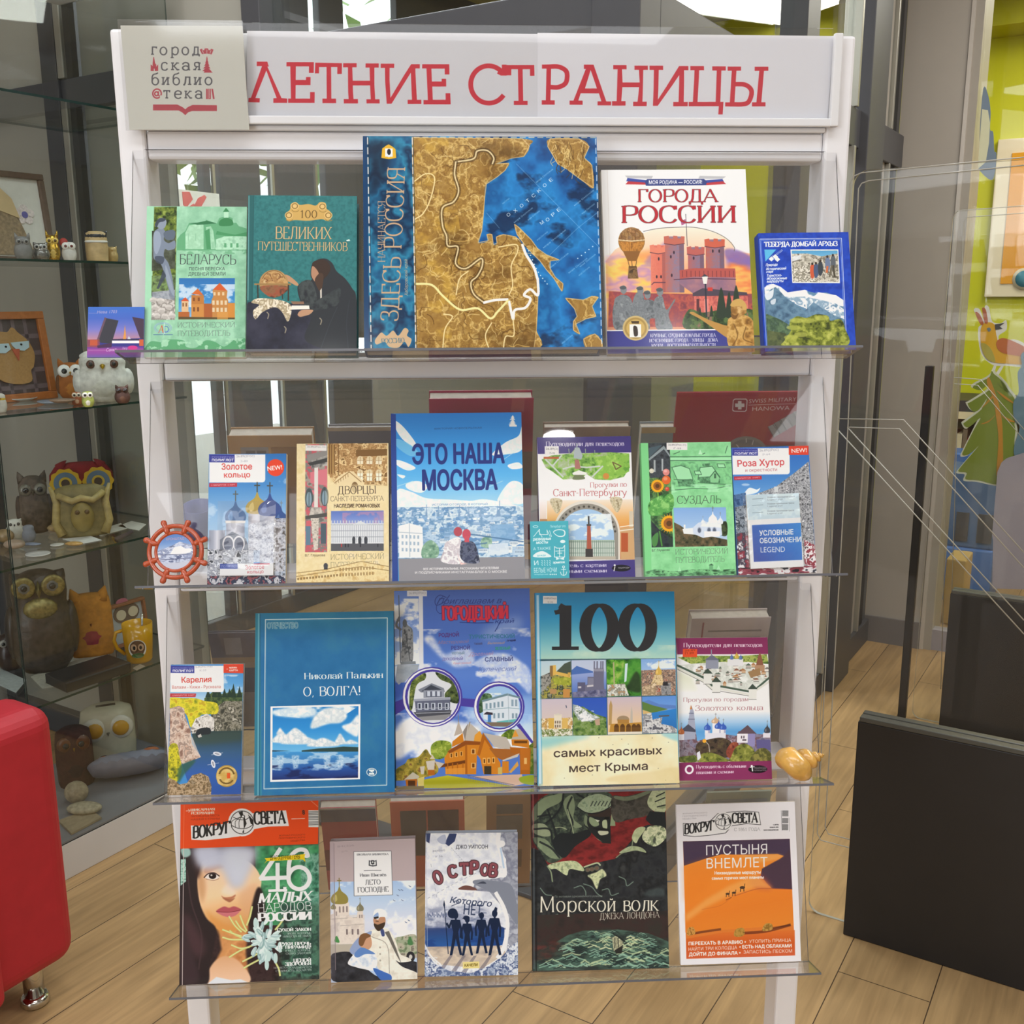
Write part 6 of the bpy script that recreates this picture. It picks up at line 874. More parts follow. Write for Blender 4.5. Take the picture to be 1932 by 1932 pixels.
c.P([(310,700),(360,650),(450,640),(500,670),(420,690),(340,730)],'c08468',.7,1,8).P([(320,760),(360,730),(410,725),(450,760),(420,780),(360,780)],'e8ddd4',1,1).E(392,750,34,28,'241a18').E(382,744,9,8,'c8c0b8').L([(315,765),(350,732),(405,722),(455,752)],10,'3a2420',.9,1).L([(330,778),(400,792),(450,775)],5,'8a5c48',.7,1)
c.P([(470,930),(490,955),(540,970),(590,945),(600,920),(560,940),(500,945)],'b06c50',.9,1,4).P([(480,950),(545,990),(595,950),(545,965)],'94543c',.8,1,4)
c.P([(420,1072),(490,1030),(540,1040),(590,1028),(652,1058),(600,1075),(540,1078),(480,1082)],'b0525a',1,1,3).P([(430,1078),(540,1078),(640,1062),(600,1110),(540,1125),(480,1112)],'c87074',1,1,3).L([(425,1076),(540,1080),(645,1062)],6,'7a2c34',1,1)
c.P([(240,490),(770,490),(740,640),(690,760),(660,850),(560,850),(520,760),(470,680),(360,680),(270,660),(245,580)],'b9bfd4',.95,1,40).P([(500,520),(760,520),(720,700),(640,820),(560,780)],'ccd0dc',.9,1,40).P([(240,500),(420,490),(430,640),(280,660)],'c4c8da',.8,1,30)
c.P([(106,505),(180,500),(190,560),(130,580)],'a8d0c8',.9,1,6).N([(104,600),(150,590),(150,800),(100,840)],['7aa898','b4d8cc','4a7868'],24,8)
suc=('c0d8d4','a8c4c4','d8e8e4','8fb0b0')
rs=np.random.RandomState(3)
for p in ([(480,1310),(560,1330),(690,1330)],[(545,1250),(600,1290),(700,1330)],[(540,1490),(640,1430),(760,1380)],[(560,1380),(640,1410),(720,1400)],[(660,1530),(760,1480),(830,1440)],[(670,1590),(760,1540),(840,1500)],[(750,1030),(730,1120),(700,1200)],[(540,1120),(590,1200),(650,1260)],[(640,1110),(670,1190),(700,1250)],[(480,1240),(560,1270),(650,1300)],[(960,1540),(990,1600),(1000,1660)],[(1060,1100),(1010,1180),(960,1240)],[(890,1110),(880,1180)],[(600,1160),(640,1220),(690,1260)]): c.L(p,17,'c4c878',.95,1).L(p,7,'e0e0a0',.8,1)
for i in range(80):
    a=rs.uniform(0,6.28);rr=rs.uniform(10,190);x=845+rr*np.cos(a)*.9;y=1340+rr*np.sin(a);th=np.arctan2(y-1340,x-845)+rs.uniform(-.5,.5);c.E(x,y,44,17,suc[i%4],1,th).E(x-4,y-5,30,7,'e8f2f0',.5,th)
for x,y in ((880,1560),(900,1480),(1000,1400),(960,1500),(780,1180)): c.E(x,y,20,50,suc[int(x)%4])
c.P([(105,98),(1362,55),(1357,458),(100,502)],'e44c18').L([(138,105),(128,500)],4,'f0906a',.7).L([(130,500),(110,1745)],7,'d8c8c4',.8)
pp='f0eeea';ik='2a2826'
c.P([(198,290),(400,300),(560,260),(600,230),(760,180),(900,160),(1066,152),(1092,295),(900,300),(740,330),(640,390),(480,410),(330,425),(202,420)],pp);globe_logo(c,665,262,108,pp,ik)
c.P([(198,290),(300,300),(430,290),(560,260),(570,350),(440,395),(330,422),(202,420)],pp).P([(765,185),(900,160),(1066,152),(1090,293),(940,290),(770,300)],pp)
c.T('ВОКРУГ',212,408,560,358,108,ik,'r',tv=.26,th=.09,sf=.3,up=(.02,-1)).T('СВЕТА',770,278,1066,270,112,ik,'r',tv=.26,th=.09,sf=.3)
c.TT([('ШИКАРНАЯ',195,160,418,152,22),('РЕЗЕРВАЦИЯ',200,190,412,184,22)],'f8d0c0',f='b',tv=.3);c.TT([('ЗАПОВЕДНЫЕ МЕСТА',202,214,460,206,16),('НАШЕЙ СТРАНЫ',200,244,460,234,16)],'8a2c10');c.L([(155,158),(190,155)],6,'f8d0c0').L([(175,142),(190,155),(178,172)],5,'f8d0c0');c.TT([('ЖУРНАЛ РУССКОГО',1000,390,1238,380,14),('ГЕОГРАФИЧЕСКОГО',1000,414,1238,404,14),('ОБЩЕСТВА',1105,438,1238,430,14)],'8a2c10').T('8',1218,190,1238,188,42,ik,bold=.02).L([(1115,230),(1236,226)],5,'f4e0d8')
c.R(1270,150,1362,305,'dcdcd8');c.LL([[(1272,y),(1362,y-3)] for y in (165,178,192,210,222,236,258,270,284)],6,'5a5c5c').L([(1290,60),(1360,120)],5,'f4b8a0',.7)
W='f4f4f2'
c.L([(1010,505),(830,775),(1060,765)],38,W).L([(985,640),(985,885)],38,W).L([(905,885),(1065,880)],24,W).ring(1180,770,96,100,38,W).L([(1085,770),(1090,640),(1120,555),(1180,512),(1240,520),(1262,570)],38,W,1,1).E(1250,560,30,28,W).R(1035,850,1065,895,W)
c.P([(868,590),(1238,550),(1232,575),(1240,625),(1215,600),(890,615),(862,640),(885,610)],'e8cc20').T('ДРАГОЦЕННЫЕ ГЕНЫ',918,604,1190,592,38,'3a3010',bold=-.01)
c.T('МАЛЫХ',805,1000,1292,975,88,W,'r',tv=.24,th=.07,sf=.26,sh=.25).T('НАРОДОВ',802,1082,1295,1060,76,W,'b',tv=.07,th=.06,sf=.2).T('РОССИИ',802,1165,1295,1148,74,W,'b',tv=.32,th=.12,sf=.34)
for tx in (('СУХОЙ ЗАКОН',975,1258,1288,1250,28),('РУКИ ПРОЧЬ',1000,1385,1286,1378,28),('ОТ ПИРАМИД!',970,1416,1286,1410,28),('ЦЕНОЙ',1122,1535,1286,1530,30),('ЗДОРОВЬЯ',1045,1568,1286,1562,30)): c.T(*tx,'eef2f0','b',tv=.26,th=.1)
for tx in (('ЗВЕРИ, КОТОРЫЕ',1065,1285,1288,1278,17),('НИКОГДА НЕ ПЬЮТ',1030,1312,1288,1304,18),('В МЕСТ, КОТОРЫЕ',1050,1442,1286,1435,18),('СКОРО ЗАКРОЮТ',1055,1468,1286,1462,18),('НА ЧЕГО СКЛАДЫВАЕТСЯ',945,1598,1288,1590,18),('СТОИМОСТЬ ЛЕКАРСТВ',962,1626,1288,1616,18)): c.T(*tx,'d8e2de','r',tv=.12,sf=.2)
# --- summer novel
Ll=(600,1480,4.83)
c=cover('leto',Ll,[(118,545),(890,500),(898,1795),(108,1815)],'b4a4a6')
c.P([(112,905),(890,885),(898,1800),(108,1815)],'b9cce4').G([(112,905),(890,885),(895,1450),(110,1470)],['9fbce0','b8cce4','d4d8e4','c8cce0']).cloud([(112,905),(890,885),(895,1450),(110,1470)],'eef0f4',130,.5,3,.8)
wl='dcd0c4';c.P([(140,1110),(260,1080),(280,1090),(280,1230),(350,1220),(355,1170),(405,1165),(410,1300),(420,1460),(112,1470),(115,1200),(140,1190)],wl).P([(112,1300),(200,1260),(180,1470),(112,1470)],'b8b0b0',.7).N([(115,1200),(420,1200),(420,1460),(112,1465)],['d0c4ba','e4dacf','c4b8b0'],50,4,a=.6);windows(c,190,1130,32,0,3,1,14,50,'8a7c78',-2,8);windows(c,160,1170,0,0,1,1,12,40,'9a8c88');windows(c,250,1330,50,0,3,1,16,50,'7a6c6a');windows(c,370,1200,20,0,2,1,10,30,'8a7c78');c.LL([[(115,1240),(350,1225)],[(200,1300),(410,1285)]],5,'b0a49c').P([(240,1250),(290,1215),(350,1250)],wl)
onion(c,196,1100,150,160,'8f8240','c4b870','7a6c30');onion(c,380,1165,62,85,'7f7a60','b4ac8c','7a7460');onion(c,140,1150,44,60,'7f7a54','b4ac80','7a7460');c.P([(145,1440),(165,1390),(190,1450)],'4a8a4c',1,1)
c.P([(112,1470),(420,1462),(420,1500),(895,1480),(896,1600),(110,1600)],'b4ac9c');trees(c,[(680,1430),(760,1400),(890,1390),(895,1560),(700,1560)],('6a7a5c','9aa488','b4b09c','7a7468'),30,5,sm=1);c.P([(810,1470),(835,1400),(860,1475)],'4a7a4a',1,1)
c.N([(112,1570),(180,1540),(280,1540),(330,1600),(500,1750),(600,1800),(160,1812),(110,1700)],['1c1c20','2c2c30','3c3c42'],60,6,sm=1).N([(640,1640),(740,1600),(800,1610),(895,1640),(896,1800),(700,1790)],['26262a','34343a','1c1c20'],50,7).E(838,1590,40,50,'2a2a2e').E(838,1590,16,22,'c8c4bc')
c.N([(360,1420),(480,1340),(560,1320),(640,1340),(700,1440),(740,1560),(820,1600),(840,1630),(740,1640),(700,1620),(760,1680),(895,1740),(896,1800),(620,1800),(540,1700),(470,1600),(330,1560)],['e0dcce','eeeadd','cfc8b8'],70,8,sm=1).P([(600,1360),(640,1350),(700,1500),(755,1660),(700,1560),(640,1430)],'4a4642',.8).L([(480,1400),(620,1480),(640,1740)],6,'8a8478',.8,1);c.P([(280,1520),(360,1410),(480,1350),(440,1440),(330,1560)],'8fa0c4',1,1)
for y in (1500,1560,1620): c.E(556,y,8,9,'a8a294')
c.P([(505,1225),(600,1220),(604,1290),(560,1340),(510,1300)],'b88868',1,1).P([(503,1280),(540,1290),(604,1270),(590,1320),(545,1350),(512,1320)],'3f3024',1,1).P([(500,1220),(510,1160),(560,1145),(612,1165),(620,1215),(560,1222),(540,1245)],'e6e8ec',1,1).P([(502,1210),(540,1180),(545,1220),(510,1235)],'8fa8d0',1,1).P([(500,1222),(545,1215),(548,1232),(510,1240)],'2c2624').L([(520,1258),(545,1262)],6,'2c201c').P([(562,1340),(590,1335),(600,1390),(575,1395)],'3f4c7c',1,1)
c.P([(370,1400),(420,1370),(470,1400),(480,1480),(440,1520),(380,1490)],'c89878',1,1).P([(362,1440),(380,1385),(430,1368),(475,1395),(430,1420),(400,1480),(370,1480)],'7a5434',1,1).N([(260,1640),(340,1540),(420,1530),(500,1550),(530,1640),(490,1710),(420,1700),(340,1680)],['dfe6ee','f0f2f4','c0ccdc'],40,9,sm=1).P([(320,1560),(380,1500),(450,1520),(510,1560),(420,1560),(350,1590)],'5f84c0',1,1).P([(490,1690),(600,1730),(655,1760),(650,1805),(560,1800)],'3f6ab4',1,1)
c.L([(155,560),(150,1700)],5,'8a7c80').P([(118,545),(155,545),(148,1812),(108,1815)],'8a7c88',.18)
c.P([(328,628),(672,615),(680,1020),(325,1032)],'5a5c60').P([(332,632),(668,620),(675,1016),(330,1028)],'f0eff0');c.T('ШКОЛЬНАЯ БИБЛИОТЕКА',358,664,645,655,17,'5a5c60','r',tv=.2).T('Иван Шмелёв',382,855,622,848,28,'4a4c50','r',tv=.16).T('ЛЕТО',430,928,570,922,44,'3f4146','r',tv=.13).T('ГОСПОДНЕ',360,998,642,988,46,'3f4146','r',tv=.14).L([(420,800),(500,796),(575,796)],5,'4a4c50');c.P([(465,705),(500,715),(535,702),(538,755),(500,762),(463,755)],'4a4c50').P([(475,715),(497,722),(497,752),(474,746)],'f0eff0').P([(503,722),(527,714),(528,746),(503,752)],'f0eff0').R(485,705,514,740,'2c2e32').E(500,722,6,8,'f0eff0');c.T('84(2)6',185,595,335,580,16,'9a8c90').T('Ш72',220,640,275,632,14,'9a8c90')
for x,y in ((740,975),(765,975),(838,940),(725,1025),(768,1070),(692,1072),(798,1272),(825,1255)): c.L([(x-9,y-8),(x,y),(x+9,y+2)],6,'5f6f90')
# --- island book
c=cover('island',Ll,[(975,470),(1815,455),(1828,1760),(978,1772)],'dcdde4')
c.N([(970,450),(1830,450),(1830,1780),(970,1780)],['ccd0da','dcdfe6','e8eaee','c4c8d4'],70,3);c.P([(975,470),(1020,468),(1010,560),(978,540)],'3a4468').P([(1150,560),(1190,470),(1258,470),(1240,540),(1185,585)],'343f66').P([(1080,520),(1150,480),(1160,560),(1110,560)],'a4acc4',.8,1)
sea=[(1660,458),(1815,455),(1828,1500),(1700,1700),(1740,1400),(1690,1150),(1560,1000),(1440,990),(1390,950),(1420,890),(1620,880),(1720,850),(1710,700),(1650,600)]
c.N(sea,['8a8e9c','a4a8b4','7a7e90','b8bcc6'],70,4);c.L([(1640,470),(1640,560),(1700,820),(1640,850),(1440,870),(1390,960)],40,'eef0f4',1,1).E(1668,560,34,30,'eef0f4').L([(1660,600),(1690,780)],16,'a8c0dc',.8,1);c.P([(1410,920),(1450,890),(1640,905),(1760,940),(1810,1100),(1820,1300),(1740,1200),(1650,1050),(1520,980)],'7f8492',1,1).P([(1440,930),(1500,905),(1530,925),(1470,925)],'3c4252',1,1).P([(1275,975),(1340,942),(1420,960),(1445,985),(1360,985)],'6f4a44',1,1)
for p in ([(1000,1060),(1250,920),(1500,800)],[(1210,600),(1300,700),(1420,830)],[(1080,1050),(1020,720)]):
    q=spline(p,False,12)
    for i in range(0,len(q)-1,2): c.L([q[i],q[i+1]],4,'8a8ea0',.8)
c.G([(978,1230),(1380,1180),(1700,1330),(1700,1500),(980,1500)],['8a94b0','5a6a98','2f4478','27508c','2a5ca4']);c.N([(978,1140),(1500,1130),(1690,1300),(978,1330)],['b4b8c8','8f96ae','c8ccd8','7a84a0'],60,6,soft=16,asp=2).R(976,1330,1720,1345,'2f3f6a',.5).cloud([(978,1340),(1700,1340),(1700,1500),(980,1500)],'1c3f80',40,.5,7,.8,asp=5).N([(980,1500),(1690,1490),(1720,1560),(1500,1700),(1100,1660),(990,1560)],['c0b0a0','d4c4b0','a89a90'],60,8,asp=2)
for x in (1200,1320,1420,1560): c.P([(x,1585),(x+30,1580),(x-80,1760),(x-130,1760)],'6a6470',.6)
c.N([(975,1440),(1000,1560),(1060,1650),(1200,1720),(1400,1740),(1560,1680),(1680,1590),(1760,1500),(1828,1450),(1828,1765),(978,1772)],['6a7a9c','a8b4c8','4a5a84','d8dee6','8494b4'],60,9,hard=.5).L([(1620,1010),(1700,1160),(1730,1320),(1690,1520),(1640,1600)],34,'eef0f4',1,1).L([(975,1480),(1030,1580),(1120,1660)],14,'eef0f4',.8,1)
rs=np.random.RandomState(6)
for i in range(90): c.E(rs.uniform(1620,1825),rs.uniform(1480,1740),6,5,'e4e8ee',.9);c.E(rs.uniform(985,1090),rs.uniform(1590,1740),6,5,'e4e8ee',.8)
s='14233f'
for x,y,k,hd in ((1255,1255,1.,'afro'),(1360,1290,.9,'cap'),(1490,1255,.95,''),(1610,1240,1.05,'mo')):
    c.P([(x-40*k,y),(x+34*k,y),(x+40*k,y+60*k),(x+24*k,y+110*k),(x+36*k,y+200*k),(x+62*k,y+320*k),(x+40*k,y+322*k),(x+2*k,y+170*k),(x-28*k,y+322*k),(x-52*k,y+326*k),(x-34*k,y+210*k),(x-22*k,y+110*k),(x-38*k,y+60*k)],s).L([(x-36*k,y+8),(x-60*k,y+70*k),(x-80*k,y+34*k)] if hd=='afro' else [(x-36*k,y+8),(x-56*k,y+80*k),(x-50*k,y+150*k)],18*k,s).L([(x+32*k,y+8),(x+50*k,y+90*k),(x+46*k,y+160*k)],18*k,s).E(x,y-40*k,24*k,32*k,s).R(x-9,y-20*k,x+9,y+6,s)
    if hd=='afro': c.E(x-28,y-58,46,46,s)
    if hd=='cap': c.E(x-8,y-52,30,20,s).P([(x-52,y-44),(x-10,y-60),(x-10,y-42)],s)
    if hd=='mo': c.P([(x-10,y-70),(x+4,y-102),(x+24,y-92),(x+20,y-60)],s)
c.L([(1148,1090),(1190,1565)],7,s).P([(1148,1075),(1158,1120),(1150,1150),(1140,1120)],s);c.LL([[(1000+i*14,1190+(i%3)*10),(1004+i*14,1230-(i%2)*14)] for i in range(13)],7,'4a5a80')
c.T('ДЖО УИЛСОН',1250,608,1542,604,34,'5a5c66',bold=.005).T('84(4Вел)',1042,640,1152,628,18,'8a8c98').T('У 36',1062,690,1132,684,18,'8a8c98')
for ch,x,y,r,k in (('О',1070,935,-.38,108),('С',1190,872,-.2,100),('Т',1290,850,-.05,104),('Р',1378,838,0,112),('О',1470,842,.12,94),('В',1545,850,.16,108)):
    c.T(ch,x,y,x+84*np.cos(r),y+84*np.sin(r),k,'8a4c54','r',tv=.26,th=.2,sf=.2,out=(7,'3c2a30'))
c.T('Которого',1200,1100,1575,1135,56,'34415f',sh=.25,bold=.005).T('НЕТ',1325,1205,1490,1218,96,'34415f',bold=.005);c.L([(1215,1130),(1280,1100),(1270,1080),(1240,1090)],6,'34415f',1,1);c.P([(1322,1640),(1472,1635),(1474,1695),(1324,1700)],'e4d48c').T('КАЧЕЛИ',1340,1682,1458,1676,24,'7a6420',bold=.02).L([(980,480),(1005,1765)],8,'b4bac8',.5)
# --- sea wolf
Mm=(990,1470,5.083)
c=cover('wolf',Mm,[(50,95),(1335,62),(1400,1858),(85,1878)],'34322f')
c.N([(40,50),(1340,40),(1380,880),(60,880)],['6a2424','8a2c2c','782828','5c2020'],60,3,asp=1.6)
gn='8f9f7c';dk='23282a';lg='b4c09a'
c.N([(65,350),(120,250),(230,180),(380,150),(480,140),(560,120),(680,130),(800,170),(830,230),(780,300),(700,330),(620,560),(560,620),(460,640),(380,780),(230,840),(120,700),(70,600)],['3a443c','55624f','2c3432','6a7a60'],80,4,sm=1)
c.P([(70,330),(160,230),(280,190),(360,170),(330,260),(200,330),(120,420),(70,440)],gn,.9,1).P([(70,480),(180,470),(250,560),(200,590),(90,560)],lg,.75,1).P([(80,600),(200,620),(280,720),(340,790),(240,790),(120,680)],gn,.8,1).P([(370,180),(470,150),(600,130),(720,150),(790,190),(700,180),(560,180),(440,220)],'4a5448',1,1).P([(360,260),(440,190),(470,300),(460,420),(540,490),(460,500),(400,400)],gn,.85,1)
for p in ([(360,180),(340,300),(270,400),(200,460)],[(440,210),(400,320),(450,450),(430,560),(470,635)],[(120,400),(230,380)],[(210,330),(280,520),(300,640)],[(80,520),(230,520),(260,640)],[(140,640),(250,700),(330,790)],[(440,100),(490,180),(560,220)]): c.L(p,18,dk,.9,1)
for p in ([(285,505),(340,500),(395,520)],[(400,330),(440,470),(475,632)]): c.L(p,8,lg,.9,1)
c.P([(260,640),(330,560),(460,560),(600,520),(620,580),(480,680),(380,790),(300,740)],dk,1,1)
c.N([(495,300),(560,220),(680,180),(780,200),(840,240),(830,290),(760,340),(640,370),(560,350)],['7f9478','a8b898','8fa080'],30,6,sm=1).P([(600,370),(700,350),(820,310),(825,350),(800,400),(700,400),(610,390)],'3c302c',1,1).LL([[(x,290+abs(690-x)*.1),(x+24,250)] for x in range(620,800,34)],9,dk,.8);c.L([(495,310),(580,360),(700,360),(830,290)],9,dk,1,1)
c.P([(600,390),(700,400),(810,395),(815,560),(820,655),(740,650),(680,600),(620,540),(560,480),(570,400)],'262a2a',1,0).P([(615,400),(690,440),(700,480),(650,490),(610,450)],gn,1,1).P([(735,440),(775,430),(780,510),(740,500)],lg,1,1).P([(660,420),(710,435),(690,450)],'d8e0c8').P([(695,535),(780,530),(790,560),(720,575)],'c8ccb0',1,1).P([(640,510),(720,500),(800,515),(800,535),(700,530)],'1c1e1e').P([(565,390),(590,400),(590,470),(630,550),(600,500),(565,470)],gn,.8,1).P([(660,590),(740,640),(700,620)],lg,.8).P([(820,370),(855,430),(860,485),(808,485)],gn).P([(760,400),(800,400),(795,420),(745,425)],'141616')
c.N([(830,200),(960,200),(1180,140),(1220,120),(1230,300),(1180,380),(1000,420),(870,450),(820,360)],['3c3a34','55524a','2c2a28'],70,7,sm=1).P([(850,200),(1000,200),(1180,140),(1180,170),(1000,240),(870,230)],gn,.6,1)
c.N([(1165,250),(1200,160),(1250,100),(1335,65),(1345,330),(1260,350),(1190,310)],['a8b48c','c4cca4','8f9c78'],40,8,sm=1);c.LL([[(1250,200),(1330,160)],[(1240,250),(1335,210)],[(1260,300),(1340,280)],[(1210,130),(1230,80)]],10,dk).P([(1215,80),(1250,66),(1240,130)],lg)
c.P([(1190,340),(1340,350),(1352,500),(1200,470),(1150,420)],dk).P([(1130,440),(1150,370),(1150,500)],'7a2828')
c.N([(60,700),(140,720),(220,860),(400,820),(560,880),(720,830),(860,800),(930,730),(1020,620),(1050,520),(1180,470),(1350,500),(1372,900),(1385,1500),(90,1560)],['24262a','2f3234','1e2022','3a3c3c'],110,9,sm=0)
c.N([(225,860),(330,830),(470,820),(545,870),(560,920),(430,900),(400,960),(300,900),(250,900)],['a8b48a','c8d0a4','7a8868'],34,10,sm=1).N([(600,960),(680,930),(740,900),(780,960),(720,1000),(690,1090),(640,1000)],['b4bc90','d0d4a8','7a8868'],26,11,sm=1,soft=3).N([(1020,600),(1050,520),(1110,490),(1150,510),(1090,600),(1060,650)],['a8b48a','c8d0a4'],30,12,sm=1).N([(1120,580),(1180,490),(1290,480),(1350,520),(1350,600),(1250,680),(1150,640)],['b4bf98','d4d8b4','8f9c78','4a5248'],40,13,sm=1,hard=1).N([(900,740),(1000,680),(1110,690),(1160,740),(1060,720),(960,740)],['b4bf98','8f9c78'],30,14,sm=1);c.L([(870,790),(920,750),(1010,700),(1030,620)],10,gn,.8,1).L([(215,870),(250,930),(265,1020)],12,gn,.9,1)
for x,y in ((600,905),(640,900),(685,890)): c.E(x,y,20,18,'4a2c28').E(x,y,26,24,lg,.3)
c.L([(565,880),(620,860),(690,840),(720,862)],14,lg,1,1)
for p in ([(470,1080),(540,1060),(580,1110),(585,1150)],[(150,1080),(200,1140),(260,1150)],[(560,1040),(640,1070),(690,1130),(740,1165)],[(900,970),(960,1000),(980,1060),(1040,1020)],[(740,1100),(800,1090),(830,1150),(900,1130)],[(150,1450),(200,1380),(320,1330)]): c.L(p,9,'7a8f80',.8,1)
c.P([(1140,1150),(1220,1090),(1330,1090),(1330,1160)],'5a6a68',.4,1,10)
c.N([(120,1340),(1384,1300),(1395,1560),(100,1600)],['34302c','3a2c2a','2a2826'],90,15)
wv=[(95,1700),(300,1600),(420,1530),(560,1490),(900,1480),(1200,1520),(1390,1600),(1398,1855),(88,1872)]
c.N(wv,['2a3230','3f5248','4a665a','263030'],60,16,asp=2.4);c.N([(90,1640),(300,1580),(420,1640),(200,1780),(90,1780)],['5a2c28','2c2a28','6a3430'],50,17,asp=2,soft=20,a=.8)
rs=np.random.RandomState(5)
for i in range(210):
    y=rs.uniform(1500,1850);f=(y-1480)/370;hw=220+560*f;x=rs.uniform(max(110,860-hw),min(1390,860+hw));k=.5+f;w=rs.uniform(30,80)*k;near=max(0,1-np.hypot((x-880)/500,(y-1620)/180))
    c.L([(x-w,y+8*k),(x-w*.3,y-6*k),(x,y-14*k),(x+w*.4,y-2*k),(x+w,y+6*k)],rs.uniform(5,12)*k,('7fa894','93b8a0','b4c49a','1e2a2a','233230')[i%5] if near<.5 else ('c4d0a0','d8dcb0','8fb090')[i%3],.85,1)
c.N([(840,1560),(880,1540),(950,1600),(930,1650),(860,1690)],['c4c4a0','8a8a70','dcdcb4'],18,18).L([(850,1520),(920,1560),(970,1600)],10,'1e2020',1,1).P([(870,1680),(950,1630),(935,1710),(880,1712)],'2a2a26').LL([[(870,1560),(870,1660)],[(900,1560),(905,1650)]],8,'3a3a34')
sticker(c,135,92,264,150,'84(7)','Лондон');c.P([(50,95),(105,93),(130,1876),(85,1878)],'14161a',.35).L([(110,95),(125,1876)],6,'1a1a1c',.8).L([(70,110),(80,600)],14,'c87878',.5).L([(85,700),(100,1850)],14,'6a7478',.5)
c.T('Морской волк',150,1312,1292,1300,150,'e0dccb','r',tv=.1,th=.04,sf=.16,out=(3,'2a2826'),lc=.66).T('ДЖЕКА ЛОНДОНА',722,1382,1300,1368,60,'d4d0c0','r',tv=.1,th=.04,sf=.14).T('По мотивам одноимённого романа',285,1172,740,1166,20,'8a948a',sh=.3)
# --- desert magazine
c=cover('desert',Mm and (1250,1470,5.083),[(122,280),(1258,245),(1342,1780),(185,1812)],'e6e4e8')
c.P([(192,630),(1215,602),(1282,1725),(238,1752)],'d87830')
cp=lambda *p:p
c.G([(192,630),(1215,602),(1245,1090),(950,1080),(400,800),(205,870)],['4a3a50','44364c','5a3a48']);c.G([(205,862),(420,790),(560,752),(800,755),(1100,748),(1160,765),(1120,800),(950,900),(940,960),(1050,1080),(1244,1085),(1265,1430),(225,1500)],['e89038','e8862c','e07c28','e0842e'],80).P([(950,890),(1120,795),(1160,768),(1215,700),(1244,1085),(1060,1080),(1000,1030),(960,960)],'4a3644',1,0,3).P([(900,960),(960,960),(1050,1080),(900,1080),(830,1020)],'b85040',.6,1,22)
c.P([(225,1330),(420,1180),(640,1050),(900,940),(1000,1030),(1060,1080),(900,1070),(640,1150),(420,1260),(230,1400)],'e8a254',.75,0,16).P([(700,760),(1100,748),(1160,765),(1100,800),(940,830)],'f0a860',.7,0,10).P([(205,870),(420,800),(560,780),(420,1100),(215,1200)],'e07a24',.5,0,30).L([(690,1150),(900,1085),(1050,1080),(1244,1088)],9,'b85c30',.7,1).L([(380,1280),(560,1240),(690,1140)],5,'c8682c',.6,1)
c.G([(232,1560),(600,1500),(1275,1480),(1282,1725),(238,1752)],['d8702c','cc5a24','d0603a']).L([(300,1510),(420,1490),(560,1470)],22,'5a2c1c',.7,1).L([(760,1510),(1000,1490),(1230,1430)],26,'5a2818',.7,1).L([(1000,1470),(1230,1430)],14,'4a2418',.6);trees(c,[(240,1520),(250,1460),(300,1450),(320,1510),(270,1530)],('8a5a24','c8924a','a87430'),16,3,sm=1);trees(c,[(690,1530),(710,1470),(780,1460),(790,1520),(740,1545)],('7a5a24','b88c40','94702c'),16,4,sm=1);trees(c,[(960,1480),(990,1420),(1050,1420),(1060,1470),(1000,1490)],('8a6428','c0944a'),16,5,sm=1)
for x,y in ((625,1130),(685,1120),(765,1070)):
    k=1 if x<700 else 1.3;c.E(x,y,20*k,10*k,'4a3424').LL([[(x-12*k,y),(x-14*k,y+30*k)],[(x+10*k,y),(x+12*k,y+28*k)]],6*k,'4a3424').L([(x+14*k,y-4),(x+18*k,y-28*k)],6,'4a3424')
c.L([(610,1190),(660,1165)],8,'8a4424',.7)
pp='f2f1f2';ik='2c2b2d'
c.P([(190,455),(340,460),(450,430),(520,360),(640,345),(780,335),(915,345),(936,470),(800,460),(660,480),(600,550),(430,575),(300,585),(195,575)],ik).P([(194,460),(340,465),(455,433),(525,364),(640,350),(780,340),(911,349),(931,465),(800,455),(656,475),(596,545),(430,570),(300,580),(199,570)],pp);globe_logo(c,575,440,78,pp,ik)
c.T('ВОКРУГ',202,560,490,520,92,ik,'r',tv=.26,th=.09,sf=.3,up=(.02,-1)).T('СВЕТА',655,450,908,446,92,ik,'r',tv=.26,th=.09,sf=.3).T('С 1861 ГОДА',680,528,930,522,28,'6a696c','r',tv=.06,th=.05)
c.TT([('ЖУРНАЛ РУССКОГО',185,372,420,360,13),('ГЕОГРАФИЧЕСКОГО',185,397,420,386,13),('ОБЩЕСТВА',185,422,318,414,13)],'a4a2a8');c.TT([('1 (2975)',1055,472,1105,470,10),('ЯНВАРЬ 2025',1022,498,1105,495,11),('WWW.VOKRUGSVETA.RU',962,524,1105,520,10)],'5a595c',bold=.02)
for y0,y1 in ((328,385),(402,452),(460,520)): c.R(1140,y0,1198,y1,'b8b8ba');c.LL([[(1140,y),(1198,y)] for y in range(y0+6,y1,8)],4,'5a5a5c')
c.L([(1130,330),(1140,522)],3,'5a5a5c').L([(1208,400),(1212,530)],3,'8a8a8c')
c.T('ПУСТЫНЯ',415,762,1000,745,96,'f4f0ee',bold=-.01).T('ВНЕМЛЕТ',420,888,1005,872,96,'f4f0ee',bold=-.01)
c.TT([('Неизведанные маршруты',498,945,938,936,30),('самых горячих мест планеты',472,995,968,984,28)],'f6efe8',bold=.015)
